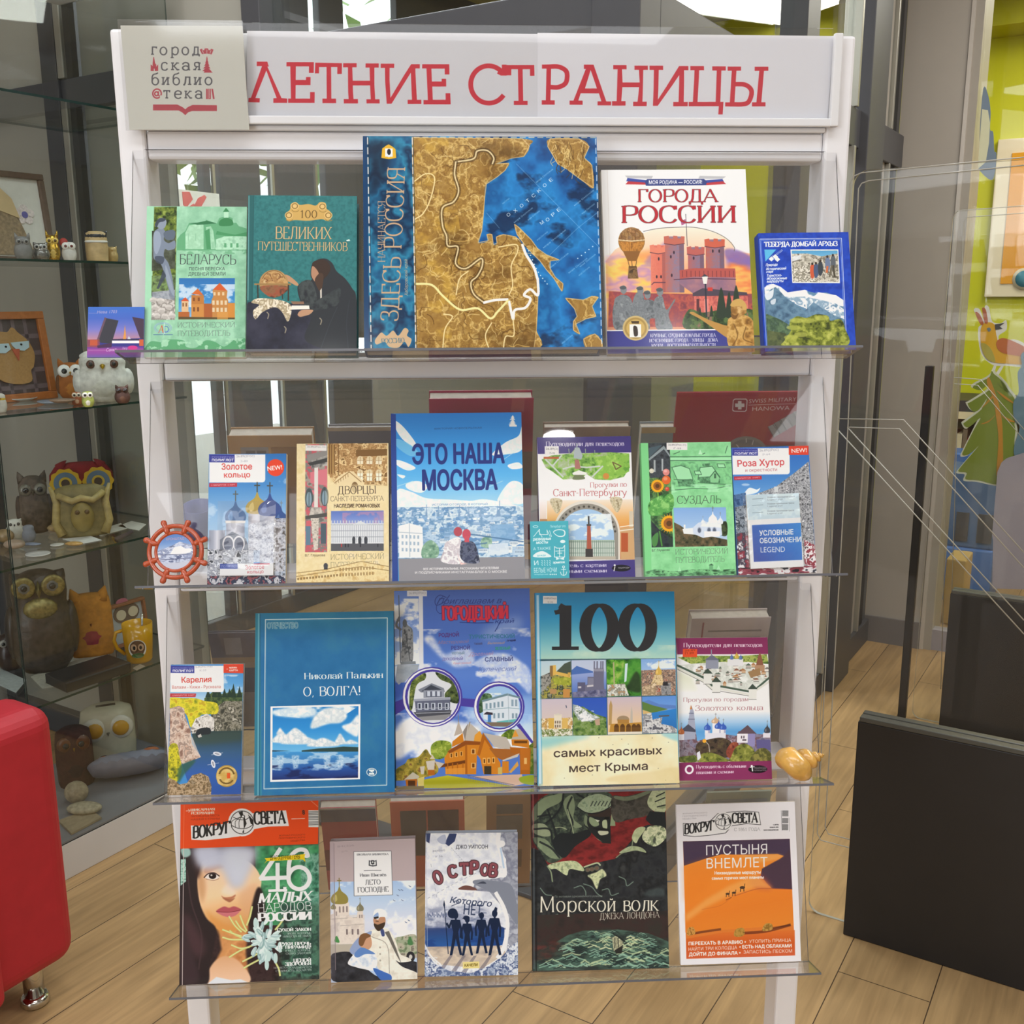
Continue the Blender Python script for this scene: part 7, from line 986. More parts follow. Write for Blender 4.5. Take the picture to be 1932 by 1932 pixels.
for tx,b in ((('ПЕРЕЕХАТЬ В АРАВИЮ •',258,1622,805,1608,32),.03),(('УТОПИТЬ ПРИНЦА',838,1604,1242,1592,32),0),(('НАЙТИ ТРИ КОЛОДЦА',258,1676,722,1660,32),0),(('• ЕСТЬ НАД ОБЛАКАМИ',745,1656,1246,1646,32),.03),(('ДОЙТИ ДО ФИНАЛА •',262,1726,755,1712,32),.03),(('ЗАПАСТИСЬ ПЕСКОМ',785,1706,1252,1696,32),0)): c.T(*tx,'f6e8e2',bold=b)
# --- the library's paper signs (picture coordinates of the photograph itself)
Z=(0,0,1.)
c=cover('banner1',Z,[(466,58),(1017,64),(1017,236),(466,234)],'cbcbd0',2.2)
c.P([(466,55),(1017,60),(1017,72),(800,66),(640,72),(466,64)],'dcdce0',.8,0,3)
RD='c23a46'
def red(c):
    """the slab-serif heading, letter by letter"""
    for ox,parts in ((460,'54,56 98,56 104,76 98,76 158,206 182,208 182,226 124,226 124,207 138,206 94,92 48,206 67,207 66,224 19,223 20,206 30,205 76,74 54,74|178,58 292,58 292,102 272,102 272,75 217,75 217,131 260,131 260,119 279,119 279,152 217,152 217,208 278,208 278,181 297,181 297,226 186,226 186,208 198,208 194,75 178,75|298,60 409,62 409,106 390,106 390,78 364,78 367,208 386,208 386,227 330,227 330,208 348,208 345,78 314,78 314,104 297,104|414,62 470,62 470,79 452,79 455,134 527,134 524,80 507,80 507,63 562,63 562,80 544,80 547,211 565,211 565,228 511,228 511,211 529,211 528,153 456,153 458,210 476,210 476,228 418,228 418,210 438,210 434,79 414,79|570,64 626,64 626,81 607,81 610,205 696,66 732,66 732,83 714,83 718,213 736,213 736,230 680,230 680,213 698,213 696,100 614,229 594,229 588,81 570,81|742,66 853,66 853,108 834,108 834,84 780,84 781,137 821,137 821,126 839,126 839,158 782,158 783,213 836,213 836,186 855,186 856,232 745,232 745,214 763,214 760,83 742,83'),
        (960,'-8,70 105,70 106,114 88,114 88,87 58,87 60,218 78,218 78,235 22,235 22,218 41,218 39,87 12,87 12,112 -8,112|312,70 352,70 404,221 424,221 424,237 368,237 368,221 384,221 374,188 298,188 288,218 306,218 306,235 252,235 252,218 268,218 320,88 312,88|434,72 489,72 489,89 470,89 472,143 543,143 540,91 522,91 522,74 577,74 577,91 558,91 554,222 572,222 572,240 516,240 516,222 534,222 540,162 471,162 466,220 484,220 484,238 428,238 428,220 447,220 452,89 434,89|584,74 640,74 640,91 622,91 618,214 706,75 744,75 744,92 726,92 725,223 742,223 742,241 682,241 682,223 704,223 706,112 618,239 598,239 602,91 584,91|752,75 808,75 808,92 788,92 782,223 857,223 860,93 842,93 842,76 897,76 897,93 879,93 876,223 889,223 886,275 868,275 870,241 746,241 746,223 763,223 769,92 752,92|1016,78 1072,78 1072,95 1054,95 1044,225 1061,225 1061,242 1006,242 1006,225 1024,225 1035,95 1016,95')):
        for p in parts.split('|'): c.P([(ox+float(q.split(',')[0])/2.184,90+float(q.split(',')[1])/2.184) for q in p.split()],RD)
    if ox: c.P([(960+x/2.184,90+y/2.184) for x,y in ((316,168),(366,168),(340,92))],'d4d4da')
    k=lambda o,l:[(o+x/2.184,90+y/2.184) for x,y in l]
    t=np.radians(np.linspace(38,318,40));X,Y=460+1012/2.184,90+150/2.184
    c.L(np.c_[X+73/2.184*np.cos(t),Y+77/2.184*np.sin(t)],8.8,RD).P(k(460,[(1054,92),(1066,100),(1066,68),(1085,68),(1085,113),(1062,113),(1046,104)]),RD)
    c.P(k(960,[(137,70),(156,70),(192,70),(192,87),(175,87),(172,217),(190,217),(190,235),(136,235),(136,217),(153,217),(156,87),(137,87)]),RD).L(spline(k(960,[(160,79),(205,79),(236,95),(242,120),(234,148),(205,163),(170,163)]),False,8),8.6,RD)
    c.P(k(960,[(905,77),(960,77),(960,94),(941,94),(934,225),(934,242),(896,242),(896,225),(915,225),(922,94),(905,94)]),RD).L(spline(k(960,[(930,150),(975,152),(1000,170),(1003,195),(990,225),(965,233),(920,233)]),False,8),8.4,RD)
red(c)
c=cover('banner2',Z,[(1014,62),(1574,68),(1560,237),(1014,237)],'d4d4da',2.2)
c.P([(1014,62),(1582,66),(1570,72),(1300,70),(1100,74),(1014,72)],'e4e4e8',.8,0,3);red(c)
S=(200,20,3.864)
c=cover('logo',S,[(105,108),(993,112),(1043,868),(172,868)],'cfcfc5',2.4)
ink='4a4a50';rd='b42c40'
for wd,xs,y in (('город',((328,372),(390,447),(471,531),(550,606),(628,684)),322),('ская',((400,452),(474,535),(553,615),(636,690)),434),('библио',((331,387),(406,462),(485,540),(563,622),(640,696),(718,776)),541),('тека',((418,468),(496,553),(572,628),(648,706)),640)):
    for ch,(a,b) in zip(wd,xs): c.T(ch,a,y,b,y+(1 if ch!='р' else 0),82,ink,'r',tv=.11,th=.1,sf=.24,up=(0.0,-1))
c.E(372,605,36,38,rd).E(372,605,26,28,'cfcfc5').ring(368,606,13,14,9,rd).L([(382,590),(382,615),(396,622),(403,608)],8,rd,1,1).R(392,618,412,640,'cfcfc5')
c.P([(683,284),(700,278),(706,290),(716,288),(720,276),(744,276),(748,288),(760,288),(766,278),(784,284),(770,320),(735,312),(700,318)],rd);c.LL([[(700,290),(712,312)],[(735,285),(735,308)],[(765,292),(758,312)]],4,'cfcfc5')
c.P([(345,338),(350,338),(358,385),(366,392),(366,410),(380,392),(380,440),(326,440),(326,392),(340,405),(340,390)],rd).L([(352,425),(352,440)],7,'cfcfc5')
for i in range(5): c.P([(735-5-i*7,365+i*19),(735+5+i*7,365+i*19),(741+i*3,350+i*19),(737,340+i*19),(731-i*3,350+i*19)],rd)
c.P([(712,452),(778,452),(758,435),(722,435)],rd).R(733,335,738,350,rd)
for x0,x1,a in ((730,742,0),(746,764,0),(768,780,12)): c.P([(x0,570),(x1,570),(x1+a,645),(x0+a,645)],rd)
c.R(752,568,756,640,'cfcfc5').P([(343,685),(520,685),(560,705),(578,720),(596,704),(630,688),(808,690),(808,732),(625,732),(598,742),(578,762),(555,742),(530,728),(343,728)],rd)
# ship wheel picture
c=cover('wheelpic',D,[(172,1240),(445,1240),(445,1505),(172,1505)],'8aa0c8',3)
c.G([(160,1230),(450,1230),(450,1380),(160,1380)],['4a74b8','6f94cc','b4c4dc']).N([(170,1370),(280,1330),(340,1300),(440,1330),(450,1510),(160,1510)],['5a6488','c4cce0','8a94b4','e4e8f0'],26,3,hard=1,asp=2).P([(180,1460),(440,1440),(440,1510),(180,1510)],'c0c4d4',1,0,4).P([(270,1390),(300,1340),(350,1330),(380,1350),(430,1350),(420,1380),(330,1400)],'e8ecf4').LL([[(200,1395),(430,1390)],[(200,1430),(440,1420)]],5,'5a5f80');c.T('КРОНШТАДТ',240,1290,385,1285,18,'c89aa8',sh=.2)
# ------------------------------------------------------------------ display stand frame: s across, d towards the viewer, z up
YAW=math.radians(3.03);SU=Vector((math.cos(YAW),math.sin(YAW),0));SN=Vector((math.sin(YAW),-math.cos(YAW),0));S0=Vector((-.025,1.3537,0));ZZ=Vector((0,0,1))
def P3(s,d,z): return S0+SU*s+SN*d+ZZ*z
def sbox(f,s0,s1,d0,d1,z0,z1,mi=0): return f.hexa([P3(s0,d0,z0),P3(s1,d0,z0),P3(s1,d1,z0),P3(s0,d1,z0),P3(s0,d0,z1),P3(s1,d0,z1),P3(s1,d1,z1),P3(s0,d1,z1)],mi)
ZB=[1.4235,1.139,.8515,.5685];LEAN=math.atan2(.08,.253);DB=.08;DR=-.055
class Slope:
    """plane of a leaning clear back: s across, w up the slope from the bend, n out of it; side=1 viewer's side, -1 the far side"""
    def __init__(q,row,side=1):
        q.o=P3(0,DB if side>0 else DR-DB,ZB[row]);h=SN*side;q.T=(h*-math.sin(LEAN)+ZZ*math.cos(LEAN));q.N=(h*math.cos(LEAN)+ZZ*math.sin(LEAN));q.row=row
    def at(q,s,w,n=0.): return q.o+SU*s+q.T*w+q.N*n
    def px(q,x,y,n=0.):
        p=hit(x,y,q.o+q.N*n,q.N)-q.o;return p.dot(SU),p.dot(q.T)
    def M(q,s,w,n=0.,rot=0.):
        c,d=math.cos(rot),math.sin(rot);X=SU*c+q.T*d;Y=q.T*c-SU*d;p=q.at(s,w,n)
        return Matrix(((X.x,Y.x,q.N.x,p.x),(X.y,Y.y,q.N.y,p.y),(X.z,Y.z,q.N.z,p.z),(0,0,0,1)))
WM=mat('white_lacquered_steel','e2e1e4',.35,var=.015,scale=14,coat=.2)
WB=mat('white_board','d6d6d8',.5,var=.015,scale=8)
ACR=clear('clear_acrylic',(.955,.955,.955),.035,.02,4.2,haze=.012)
AEDGE=mat('acrylic_edge','66666c',.25,var=.05,scale=60,g=1.)
stand=thing('display_stand','white steel book display stand with four tiers of clear acrylic ledges','display stand',P3(0,-.03,0))
pw=.0335
SC=clear('clear_sign_cover',(.98,.98,.98),.03,.02,5)
for sg in (-1,1):
    s0=sg*.46-(pw if sg>0 else 0)
    sbox(MB(),s0,s0+pw,-.055,0,0,1.8165).build('post',WM,stand,bevel=.004)
    sbox(MB(),s0-.004,s0+pw+.004,-.20,.14,0,.035).build('foot',WM,stand,bevel=.006)
for z0,z1 in ((1.666,1.7004),(1.3915,1.419),(1.107,1.134),(.819,.846)): 
    sbox(MB(),-.4265,.4265,-.05,-.004,z0,z1).build('crossbar',WM,stand,bevel=.004)
f=MB();sbox(f,-.4265,.4265,-.012,-.006,1.702,1.814);sbox(f,-.4265,.4395,.0046,.011,1.7065,1.7165);sbox(f,-.4265,.4265,-.012,.003,1.7004,1.7066);sbox(f,.4285,.4395,.0046,.012,1.7065,1.8165)
f.build('sign_holder',WB,stand,bevel=.0015)
sbox(MB(),-.4265,.4285,.002,.0044,1.7065,1.8235).build('sign_cover',SC,stand)
def tier(row,side):
    q=Slope(row,side);f=MB();W=.4428;t=.003;H=.267;Ld=.052
    def slab(a,b): f.hexa([a[0],a[1],a[2],a[3],b[0],b[1],b[2],b[3]])
    # leaning back
    v=[q.at(s,w,n) for n in (-t,0) for s,w in ((-W,-t),(W,-t),(W,H),(-W,H))]
    f.add(v,[(3,2,1,0),(4,5,6,7)],0);f.add(v,[(0,1,5,4),(1,2,6,5),(2,3,7,6),(3,0,4,7)],1)
    # ledge square to it
    v=[q.at(s,w,n) for w in (-t,0) for s,n in ((-W,0),(W,0),(W,Ld),(-W,Ld))]
    f.add(v,[(3,2,1,0),(4,5,6,7)],0);f.add(v,[(1,2,6,5),(2,3,7,6),(3,0,4,7)],1)
    o=f.build('ledge',[ACR,AEDGE],stand)
    return o
for r in range(4):
    tier(r,1)
for r in range(4): tier(r,-1)
# ------------------------------------------------------------------ flat prints and books
def cv_mat(key,rough=.42,coat=.12):
    cv,qd=COV[key];k='print_'+key
    if k not in _m: _m[k]=printed(k,cv.image(k,GAIN),rough,coat)
    return _m[k]
PAGE=mat('paper_edge','d9d3c6',.8,var=.1,scale=120)
def quad_fit(q,quad,n):
    p=[np.array(q.px(x,y,n)) for x,y in quad];c=sum(p)/4;x=(p[1]-p[0]+p[2]-p[3])/2;y=(p[0]-p[3]+p[1]-p[2])/2
    return c,np.hypot(*x),np.hypot(*y),math.atan2(x[1],x[0])
def printed_front(f,M,w,h,z,ext=0.,r=0.):
    """front face with uv; ext = how much of the cover continues below the printed quad"""
    k=len(f.f);y0=-h/2-ext
    f.add([M@Vector(p) for p in ((-w/2,y0,z),(w/2,y0,z),(w/2,h/2,z),(-w/2,h/2,z))],[(0,1,2,3)],1);f.uv[k]=[(0,-ext/h),(1,-ext/h),(1,1),(0,1)]
def book(name,label,cat,key,row,t,col,soft=False,group='books and magazines standing on the tiers',n0=.0006,quad=None,side=1,spine=None,rough=.42,coat=.12,page=None,flat=False,parts=()):
    q=Slope(row,side);cv,qd=COV[key];qd=quad or qd;n=n0+t
    c,w,h,ro=quad_fit(q,qd,n);ro=ro if abs(ro)<.06 else 0;ext=max(0.,(c[1]-h/2)-.0015);c=(c[0],c[1])
    M=q.M(c[0],c[1],n0,ro);low=c[1]-h/2-abs(math.sin(ro))*w/2-ext
    if low<.0008: M=q.M(c[0],c[1]+.0008-low,n0,ro)
    root=thing(name,label,cat,M@Vector((0,-h/2-ext,t/2)),group)
    cm=mat('cover_'+key,col,.4,var=.03,scale=60);fm=cv_mat(key,rough,coat)
    f=MB();y0=-h/2-ext;b=.0016 if not soft else .0004
    if soft or flat:
        f.uv={};v=[M@Vector(p) for p in ((-w/2,y0,0),(w/2,y0,0),(w/2,h/2,0),(-w/2,h/2,0),(-w/2,y0,t),(w/2,y0,t),(w/2,h/2,t),(-w/2,h/2,t))]
        if flat: f.add(v,[(3,2,1,0),(0,1,5,4),(1,2,6,5),(2,3,7,6),(3,0,4,7)],0)
        else: f.hexa([M@Vector(p) for p in ((-w/2,y0,0),(w/2,y0,0),(w/2,h/2,0),(-w/2,h/2,0),(-w/2,y0,b),(w/2,y0,b),(w/2,h/2,b),(-w/2,h/2,b))],0).hexa([M@Vector(p) for p in ((-w/2,y0,t-b),(w/2,y0,t-b),(w/2,h/2,t-b),(-w/2,h/2,t-b),(-w/2,y0,t-1e-5),(w/2,y0,t-1e-5),(w/2,h/2,t-1e-5),(-w/2,h/2,t-1e-5))],0).hexa([M@Vector(p) for p in ((-w/2,y0,b),(-w/2+b,y0,b),(-w/2+b,h/2,b),(-w/2,h/2,b),(-w/2,y0,t-b),(-w/2+b,y0,t-b),(-w/2+b,h/2,t-b),(-w/2,h/2,t-b))],0)
    else:
        for z0,z1 in ((0,.0022),(t-.0022,t-1e-5)): f.hexa([M@Vector(p) for p in ((-w/2+.003,y0,z0),(w/2,y0,z0),(w/2,h/2,z0),(-w/2+.003,h/2,z0),(-w/2+.003,y0,z1),(w/2,y0,z1),(w/2,h/2,z1),(-w/2+.003,h/2,z1))],0)
        # rounded spine
        pr=[(-w/2+.003,0),(-w/2+.0012,.0006),(-w/2,.003),(-w/2,t-.003),(-w/2+.0012,t-.0006),(-w/2+.003,t-1e-5),(-w/2+.003,t-.0022),(-w/2+.0018,t-.004),(-w/2+.0018,.004),(-w/2+.003,.0022)]
        k=len(pr);v=[M@Vector((a,y,z)) for y in (y0,h/2) for a,z in pr];f.add(v,[(i,(i+1)%k,k+(i+1)%k,k+i) for i in range(k)],0,False);f.add(v,[tuple(range(k)),tuple(range(k,2*k))[::-1]],0)
    printed_front(f,M,w,h,t,ext)
    o=f.build('cover',[cm,fm],root)
    if not flat:
        g=0. if soft else .003;a=.0018;p=MB().hexa([M@Vector(x) for x in ((-w/2+a,y0+g,b),(w/2-g,y0+g,b),(w/2-g,h/2-g,b),(-w/2+a,h/2-g,b),(-w/2+a,y0+g,t-b),(w/2-g,y0+g,t-b),(w/2-g,h/2-g,t-b),(-w/2+a,h/2-g,t-b))])
        p.build('pages',page or PAGE,root)
    root['_m']=[x for r_ in M for x in r_];return root,M,w,h,t
def pocket(root,q,key,n,sleeve,label):
    """folded map in a clear pocket on the front of a booklet"""
    cv,qd=COV[key];c,w,h,ro=quad_fit(q,qd,n+.003);M=q.M(c[0],c[1],n,ro);f=MB();v=[M@Vector(p) for p in ((-w/2,-h/2,0),(w/2,-h/2,0),(w/2,h/2,0),(-w/2,h/2,0),(-w/2,-h/2,.003),(w/2,-h/2,.003),(w/2,h/2,.003),(-w/2,h/2,.003))]
    f.add(v,[(3,2,1,0),(0,1,5,4),(1,2,6,5),(2,3,7,6),(3,0,4,7)],0);printed_front(f,M,w,h,.003)
    o=f.build('folded_map',[PAGE,cv_mat(key)],root);o['label']=label
    c,w,h,ro=quad_fit(q,sleeve,n+.0036);M=q.M(c[0],c[1],n+.0034,ro);f=MB();rn=random.Random(4);nx,ny=14,18
    v=[M@Vector((-w/2+w*i/nx,-h/2+h*j/ny,.0004+(rn.random()*.0012 if 0<i<nx and 0<j<ny else 0))) for j in range(ny+1) for i in range(nx+1)]
    f.add(v,[(j*(nx+1)+i,j*(nx+1)+i+1,(j+1)*(nx+1)+i+1,(j+1)*(nx+1)+i) for j in range(ny) for i in range(nx)],0,True)
    o=f.build('clear_pocket',clear('clear_film',(.97,.97,.97),.07,.06,4,haze=.03),root);o['label']='crinkled clear plastic pocket'
def cr2(cr,quad): g=crop(*cr);return [g(*p) for p in quad]
T1=book('guidebook','green softcover guide to Belarus with a grey statue strip and an orange castle photo','book','belarus',0,.009,'8fc4a0',True)
book('hardcover_book','teal hardcover with a gold scroll and a robed man touching a globe','book','travellers',0,.026,'266062')
book('picture_album','large square album with a gold and blue relief map and a blue lettered spine strip','book','map',0,.034,'143c66',rough=.16,coat=.9)
book('picture_album','white hardcover with red title, hot-air balloon, brick castle and statues','book','cities',0,.014,'e4e2e0')
tb=book('guidebook','small blue hardcover with snowy mountains at the end of the top tier','book','teberda',0,.02,'1a3c9c')
book('magnet_card','small card of a raised drawbridge at dusk sticking out left of the top tier','souvenir card','bridge',0,.002,'4a5fa8',flat=True,group='souvenir cards',n0=.012)
q1=Slope(1)
rg=book('guide_booklet','tall booklet with blue and gold church domes and a round red badge','booklet','ring',1,.011,'3f6fb0',True,group='white-titled pocket guides')
pocket(rg[0],q1,'ringmap',.0006+.011,cr2(D,[(640,968),(1062,962),(1068,1528),(622,1535)]),'folded map with a white title band')
book('guidebook','tall cream softcover guide to palaces with a pink facade strip','book','palaces',1,.014,'dcc894',True)
book('hardcover_book','sky-blue hardcover of a couple looking over a city under big clouds','book','moscow',1,.016,'2c4690')
book('guidebook','white guide with a violet header and a stone arch framing a column','book','walks',1,.01,'443a7c',True)
book('magnet_card','small turquoise card with white doodles leaning on the violet-headed guide','souvenir card','teal',1,.002,'45a8b8',flat=True,group='souvenir cards',n0=.018)
book('guidebook','bright green softcover guide to Suzdal with sunflowers and white churches','book','suzdal',1,.012,'7ed08a',True)
kh=book('guide_booklet','tall booklet of a snowy grey mountainside with a red corner flash and blue legend card','booklet','khutor',1,.011,'3f78c0',True,group='white-titled pocket guides')
pocket(kh[0],q1,'legend',.0006+.011,cr2(Ff,[(985,1030),(1440,1010),(1490,1625),(1000,1645)]),'folded legend map with a blue block')
book('guide_booklet','tall booklet of a rocky lake with yellow trees and a round gold seal','booklet','karelia',2,.01,'8a7050',True,group='white-titled pocket guides')
book('picture_album','plain blue hardcover with a thin white border and a cloudy river photo','book','volga',2,.03,'226090')
book('hardcover_book','glossy blue album with two round house pictures above a carved wooden palace','book','gorodets',2,.012,'5a78c0',rough=.2,coat=.6)
book('picture_album','big album with a black number one hundred above eight square landscape pictures','book','hundred',2,.022,'2f8fc0',rough=.25,coat=.5)
book('guidebook','white guide with burgundy bands and a bird\'s-eye drawing of a walled monastery','book','walks2',2,.012,'86305e',True)
book('magazine','magazine with an orange masthead and a long-haired face behind white succulents','magazine','world8',3,.007,'3a2c2c',True,rough=.25,coat=.5)
book('hardcover_book','pinkish-grey novel of a bearded officer in white and a child beside a cathedral','book','leto',3,.02,'a89a9e')
book('hardcover_book','whitish hardcover with four dark silhouettes on a beach beneath a huge bird','book','island',3,.018,'b8c0d0')
book('hardcover_book','dark comic album with a green-skinned capped sailor over a stormy sea','book','wolf',3,.014,'2c2a2a')
book('magazine','white-bordered magazine with an orange sand dune picture','magazine','desert',3,.006,'e6e4e8',True,rough=.25,coat=.4)
# a second copy's corner shows behind the dune magazine
# ------------------------------------------------------------------ paper signs on the header
def sheet(name,label,key,d,curl=0.,t=.0006,rough=.5,coat=0.,cat='paper sign'):
    cv,qd=COV[key];n=SN;pts=[]
    for x,y in qd:
        p=hit(x,y,P3(0,d+t,0),SN)-S0;pts.append((p.dot(SU),p.z))
    o=MB();v=[P3(s,d,z) for s,z in pts]+[P3(s,d+t,z) for s,z in pts]
    o.add(v,[(0,1,2,3),(0,4,5,1),(1,5,6,2),(2,6,7,3),(3,7,4,0)],0);k=len(o.f);o.add(v,[(7,6,5,4)],1);o.uv[k]=[(0,0),(1,0),(1,1),(0,1)]
    ob=o.build(name,[mat('paper_white','d8d8da',.7,var=.02),cv_mat(key,rough,coat)]);return tag(ob,label,cat)
sheet('paper_banner','left half of the printed heading, white paper with red slab letters','banner1',.0004,t=.0004)
sheet('paper_banner','right half of the printed heading with its last red letters, on slightly whiter paper','banner2',.0010,t=.0004)
lg=thing('logo_plaque','cream laminated square with a library emblem of dark letters and a red open book','sign',P3(-.38,.008,1.71))
cv,qd=COV['logo'];pts=[]
for x,y in qd:
    p=hit(x,y,P3(0,.0135,0),SN)-S0;pts.append((p.dot(SU),p.z))
o=MB();v=[P3(s,.0115,z) for s,z in pts]+[P3(s,.0135,z) for s,z in pts];o.add(v,[(0,1,2,3),(0,4,5,1),(1,5,6,2),(2,6,7,3),(3,7,4,0)],0);k=len(o.f);o.add(v,[(7,6,5,4)],1);o.uv[k]=[(0,0),(1,0),(1,1),(0,1)]
o.build('card',[mat('cream_card','d6d4c8',.6),cv_mat('logo',.4,.2)],lg)
s0,z0=pts[3];s1,z1=pts[1];s2,_=pts[0];sbox(MB(),s2-.003,s1+.001,.0137,.0140,z0-.001,z1+.006).build('clear_sleeve',clear('clear_film',(.97,.97,.97),.07,.06,4,haze=.03),lg)
# ------------------------------------------------------------------ ship-wheel souvenir
def wheel():
    q=Slope(1);n=.014;cs,cw=q.px(331,1049,n);rr=q.px(331+42,1049,n)[0]-cs;k=rr/42.
    root=thing('ship_wheel_souvenir','orange-brown ship\'s wheel souvenir with a round harbour picture at the left end','souvenir',q.at(cs,0.001,n));RED=mat('wheel_orange_resin','b04a28',.22,var=.12,scale=300,coat=.6)
    cw=max(cw,66*k);M=q.M(cs,cw,n)
    def circ(r): return [M@Vector((r*math.cos(a),r*math.sin(a),0)) for a in np.linspace(0,2*PI,48,endpoint=False)]
    MB().tube(circ(49.5*k),4.6*k,8,closed=True).tube(circ(36.5*k),3.6*k,8,closed=True).build('rim',RED,root)
    for i in range(8):
        a=math.radians(22.5+45*i);d=Vector((math.cos(a),math.sin(a),0));MB().tube([M@(d*r*k) for r in (34,44,50,56,59,62.5,65)],[x*k for x in (3.4,6.2,4.6,5.4,6.0,5.4,3.)],10).build('handle',RED,root)
    o=MB();t=np.linspace(0,2*PI,48,endpoint=False);v=[M@Vector((35*k*math.cos(a),35*k*math.sin(a),z)) for z in (-.003,.001) for a in t];o.add(v,[tuple(range(48))[::-1]],0);o.add(v,[(i,(i+1)%48,(i+1)%48+48,i+48) for i in range(48)],0);j=len(o.f);o.add(v,[tuple(range(48,96))],1);o.uv[j]=[(.5+.5*math.cos(a),.5+.5*math.sin(a)) for a in t]
    o.build('picture',[RED,cv_mat('wheelpic',.2,.8)],root)
wheel()
# ------------------------------------------------------------------ seashell
def shell():
    q=Slope(2);n=.03;c=q.px(1507,1436,n);k=abs(q.px(1557,1436,n)[0]-c[0])/50
    root=thing('seashell','spiral golden-tan seashell at the right end of the third tier','seashell',q.at(c[0],0.0,n))
    ax=(SU*.94+q.T*.28).normalized();up=(q.T-ax*q.T.dot(ax)).normalized();sd=ax.cross(up);cen=q.at(c[0],c[1],n)
    f=MB();vs=[];nu,nv=90,16;turns=4.6
    for i in range(nu+1):
        t=i/nu;a=t*turns*2*PI;g=math.exp(-3.0*t);R0=25*k*g;r=31*k*g*(1 if t>.06 else .72+.28*t/.06);x=(-20+70*(1-math.exp(-2.6*t))/.93)*k
        for j in range(nv):
            b=2*PI*j/nv;rad=R0*.62+r*math.cos(b)*.9;axx=x+r*math.sin(b)*.95
            knob=1+(.16*max(0,math.sin(a*5))*(max(0,math.sin(b+.7))**3));rad*=knob
            rad+=k*.8*math.sin(b*9)*g*.5
            vs.append(cen+ax*axx+(up*math.cos(a)+sd*math.sin(a))*rad)
    f.add(vs,[(i*nv+j,i*nv+(j+1)%nv,(i+1)*nv+(j+1)%nv,(i+1)*nv+j) for i in range(nu) for j in range(nv)],0,True);f.add(vs,[tuple(range(nv))],0)
    zm=min((v-q.o).dot(q.T) for v in vs);f.v=[tuple(Vector(v)-q.T*(zm-.0006)) for v in f.v];dn=min((Vector(v)-q.o).dot(q.N) for v in f.v);f.v=[tuple(Vector(v)+q.N*max(0,.001-dn)) for v in f.v]
    f.build('whorls',mat('shell_tan','d0a04e',.28,var=.28,scale=45,bump=.4,coat=.7),root)
shell()

# ------------------------------------------------------------------ books on the far side of the stand, backs towards us
def proj(P): v=P-EYE;z=v.dot(fw);return 966+FPX*v.dot(RT)/z,966-FPX*v.dot(UP)/z
def rear(name,label,cat,row,xl,xr,yt,t,col,deco=(),key=None,paint=None,cr=None):
    """deco: rectangles u0,u1,v0,v1 (fractions, v from the top) with a colour, printed on the cover"""
    q=Slope(row,-1);n=.0014;(s0,w0),(s1,w1)=q.px(xl,yt,n),q.px(xr,yt,n);h=(w0+w1)/2-.0012;w=s1-s0
    if key:
        f_=lambda x,y:((x-cr[0])*cr[2],(y-cr[1])*cr[2]);qd=[f_(*proj(q.at(s,z,n))) for s,z in ((s0,h+.0012),(s1,h+.0012),(s1,.0012),(s0,.0012))];cv=cover(key,cr,qd,col);paint(cv,qd)
    root=thing(name,label,cat,q.at((s0+s1)/2,.0012,n+t/2),'books on the far side of the stand');f=MB();A=lambda u,v,d:q.at(s0+w*u,.0012+h*(1-v),d)
    def bx(f,u0,u1,v0,v1,d0,d1,mi=0): return f.hexa([A(u0,v1,d0),A(u1,v1,d0),A(u1,v1,d1),A(u0,v1,d1),A(u0,v0,d0),A(u1,v0,d0),A(u1,v0,d1),A(u0,v0,d1)],mi)
    m=mat('rear_'+col,col,.45,var=.05,scale=40);bx(f,0,1,0,1,n,n+.002);bx(f,0,1,0,1,n+t-.002,n+t)
    mats=[m]
    if key: k=len(f.f);f.add([A(0,1,n-.0002),A(0,0,n-.0002),A(1,0,n-.0002),A(1,1,n-.0002)],[(0,1,2,3)],1);f.uv[k]=[(0,0),(0,1),(1,1),(1,0)];mats.append(cv_mat(key))
    f.build('cover',mats,root);bx(MB(),.01,.985,.012,.995,n+.002,n+t-.002).build('pages',PAGE,root)
    for i,(u0,u1,v0,v1,c) in enumerate(deco): bx(MB(),u0,u1,v0,v1,n-.0003-.0001*i,n-.00005).build('printed_panel',mat('rear_'+c,c,.45,var=.12,scale=60),root)
rear('hardcover_book','brown book with white page tops behind the gold-domed booklet','book',1,428,588,822,.03,'b08a5c',[(.14,.47,.1,.4,'8a8684'),(.2,.31,.13,.4,'5a5452'),(.33,.44,.13,.4,'5a5452'),(.5,.95,.1,.75,'8f6a44')])
rear('hardcover_book','slate-grey book behind the cream palaces guide','book',1,618,740,806,.012,'6f6f78',[(0,1,.0,.03,'a8967e')])
rear('hardcover_book','tall crimson book rising behind the sky-blue city hardcover','book',1,809,1007,752,.03,'b03452',[(0,1,.36,.62,'6f6668')])
rear('hardcover_book','tan-edged book behind the violet-headed walking guide','book',1,1027,1190,806,.02,'a08674')
rear('hardcover_book','pale blue-grey book with a tan stripe behind the green sunflower guide','book',1,1211,1275,806,.02,'8a9298',[(0,1,0,.05,'b89a70')])
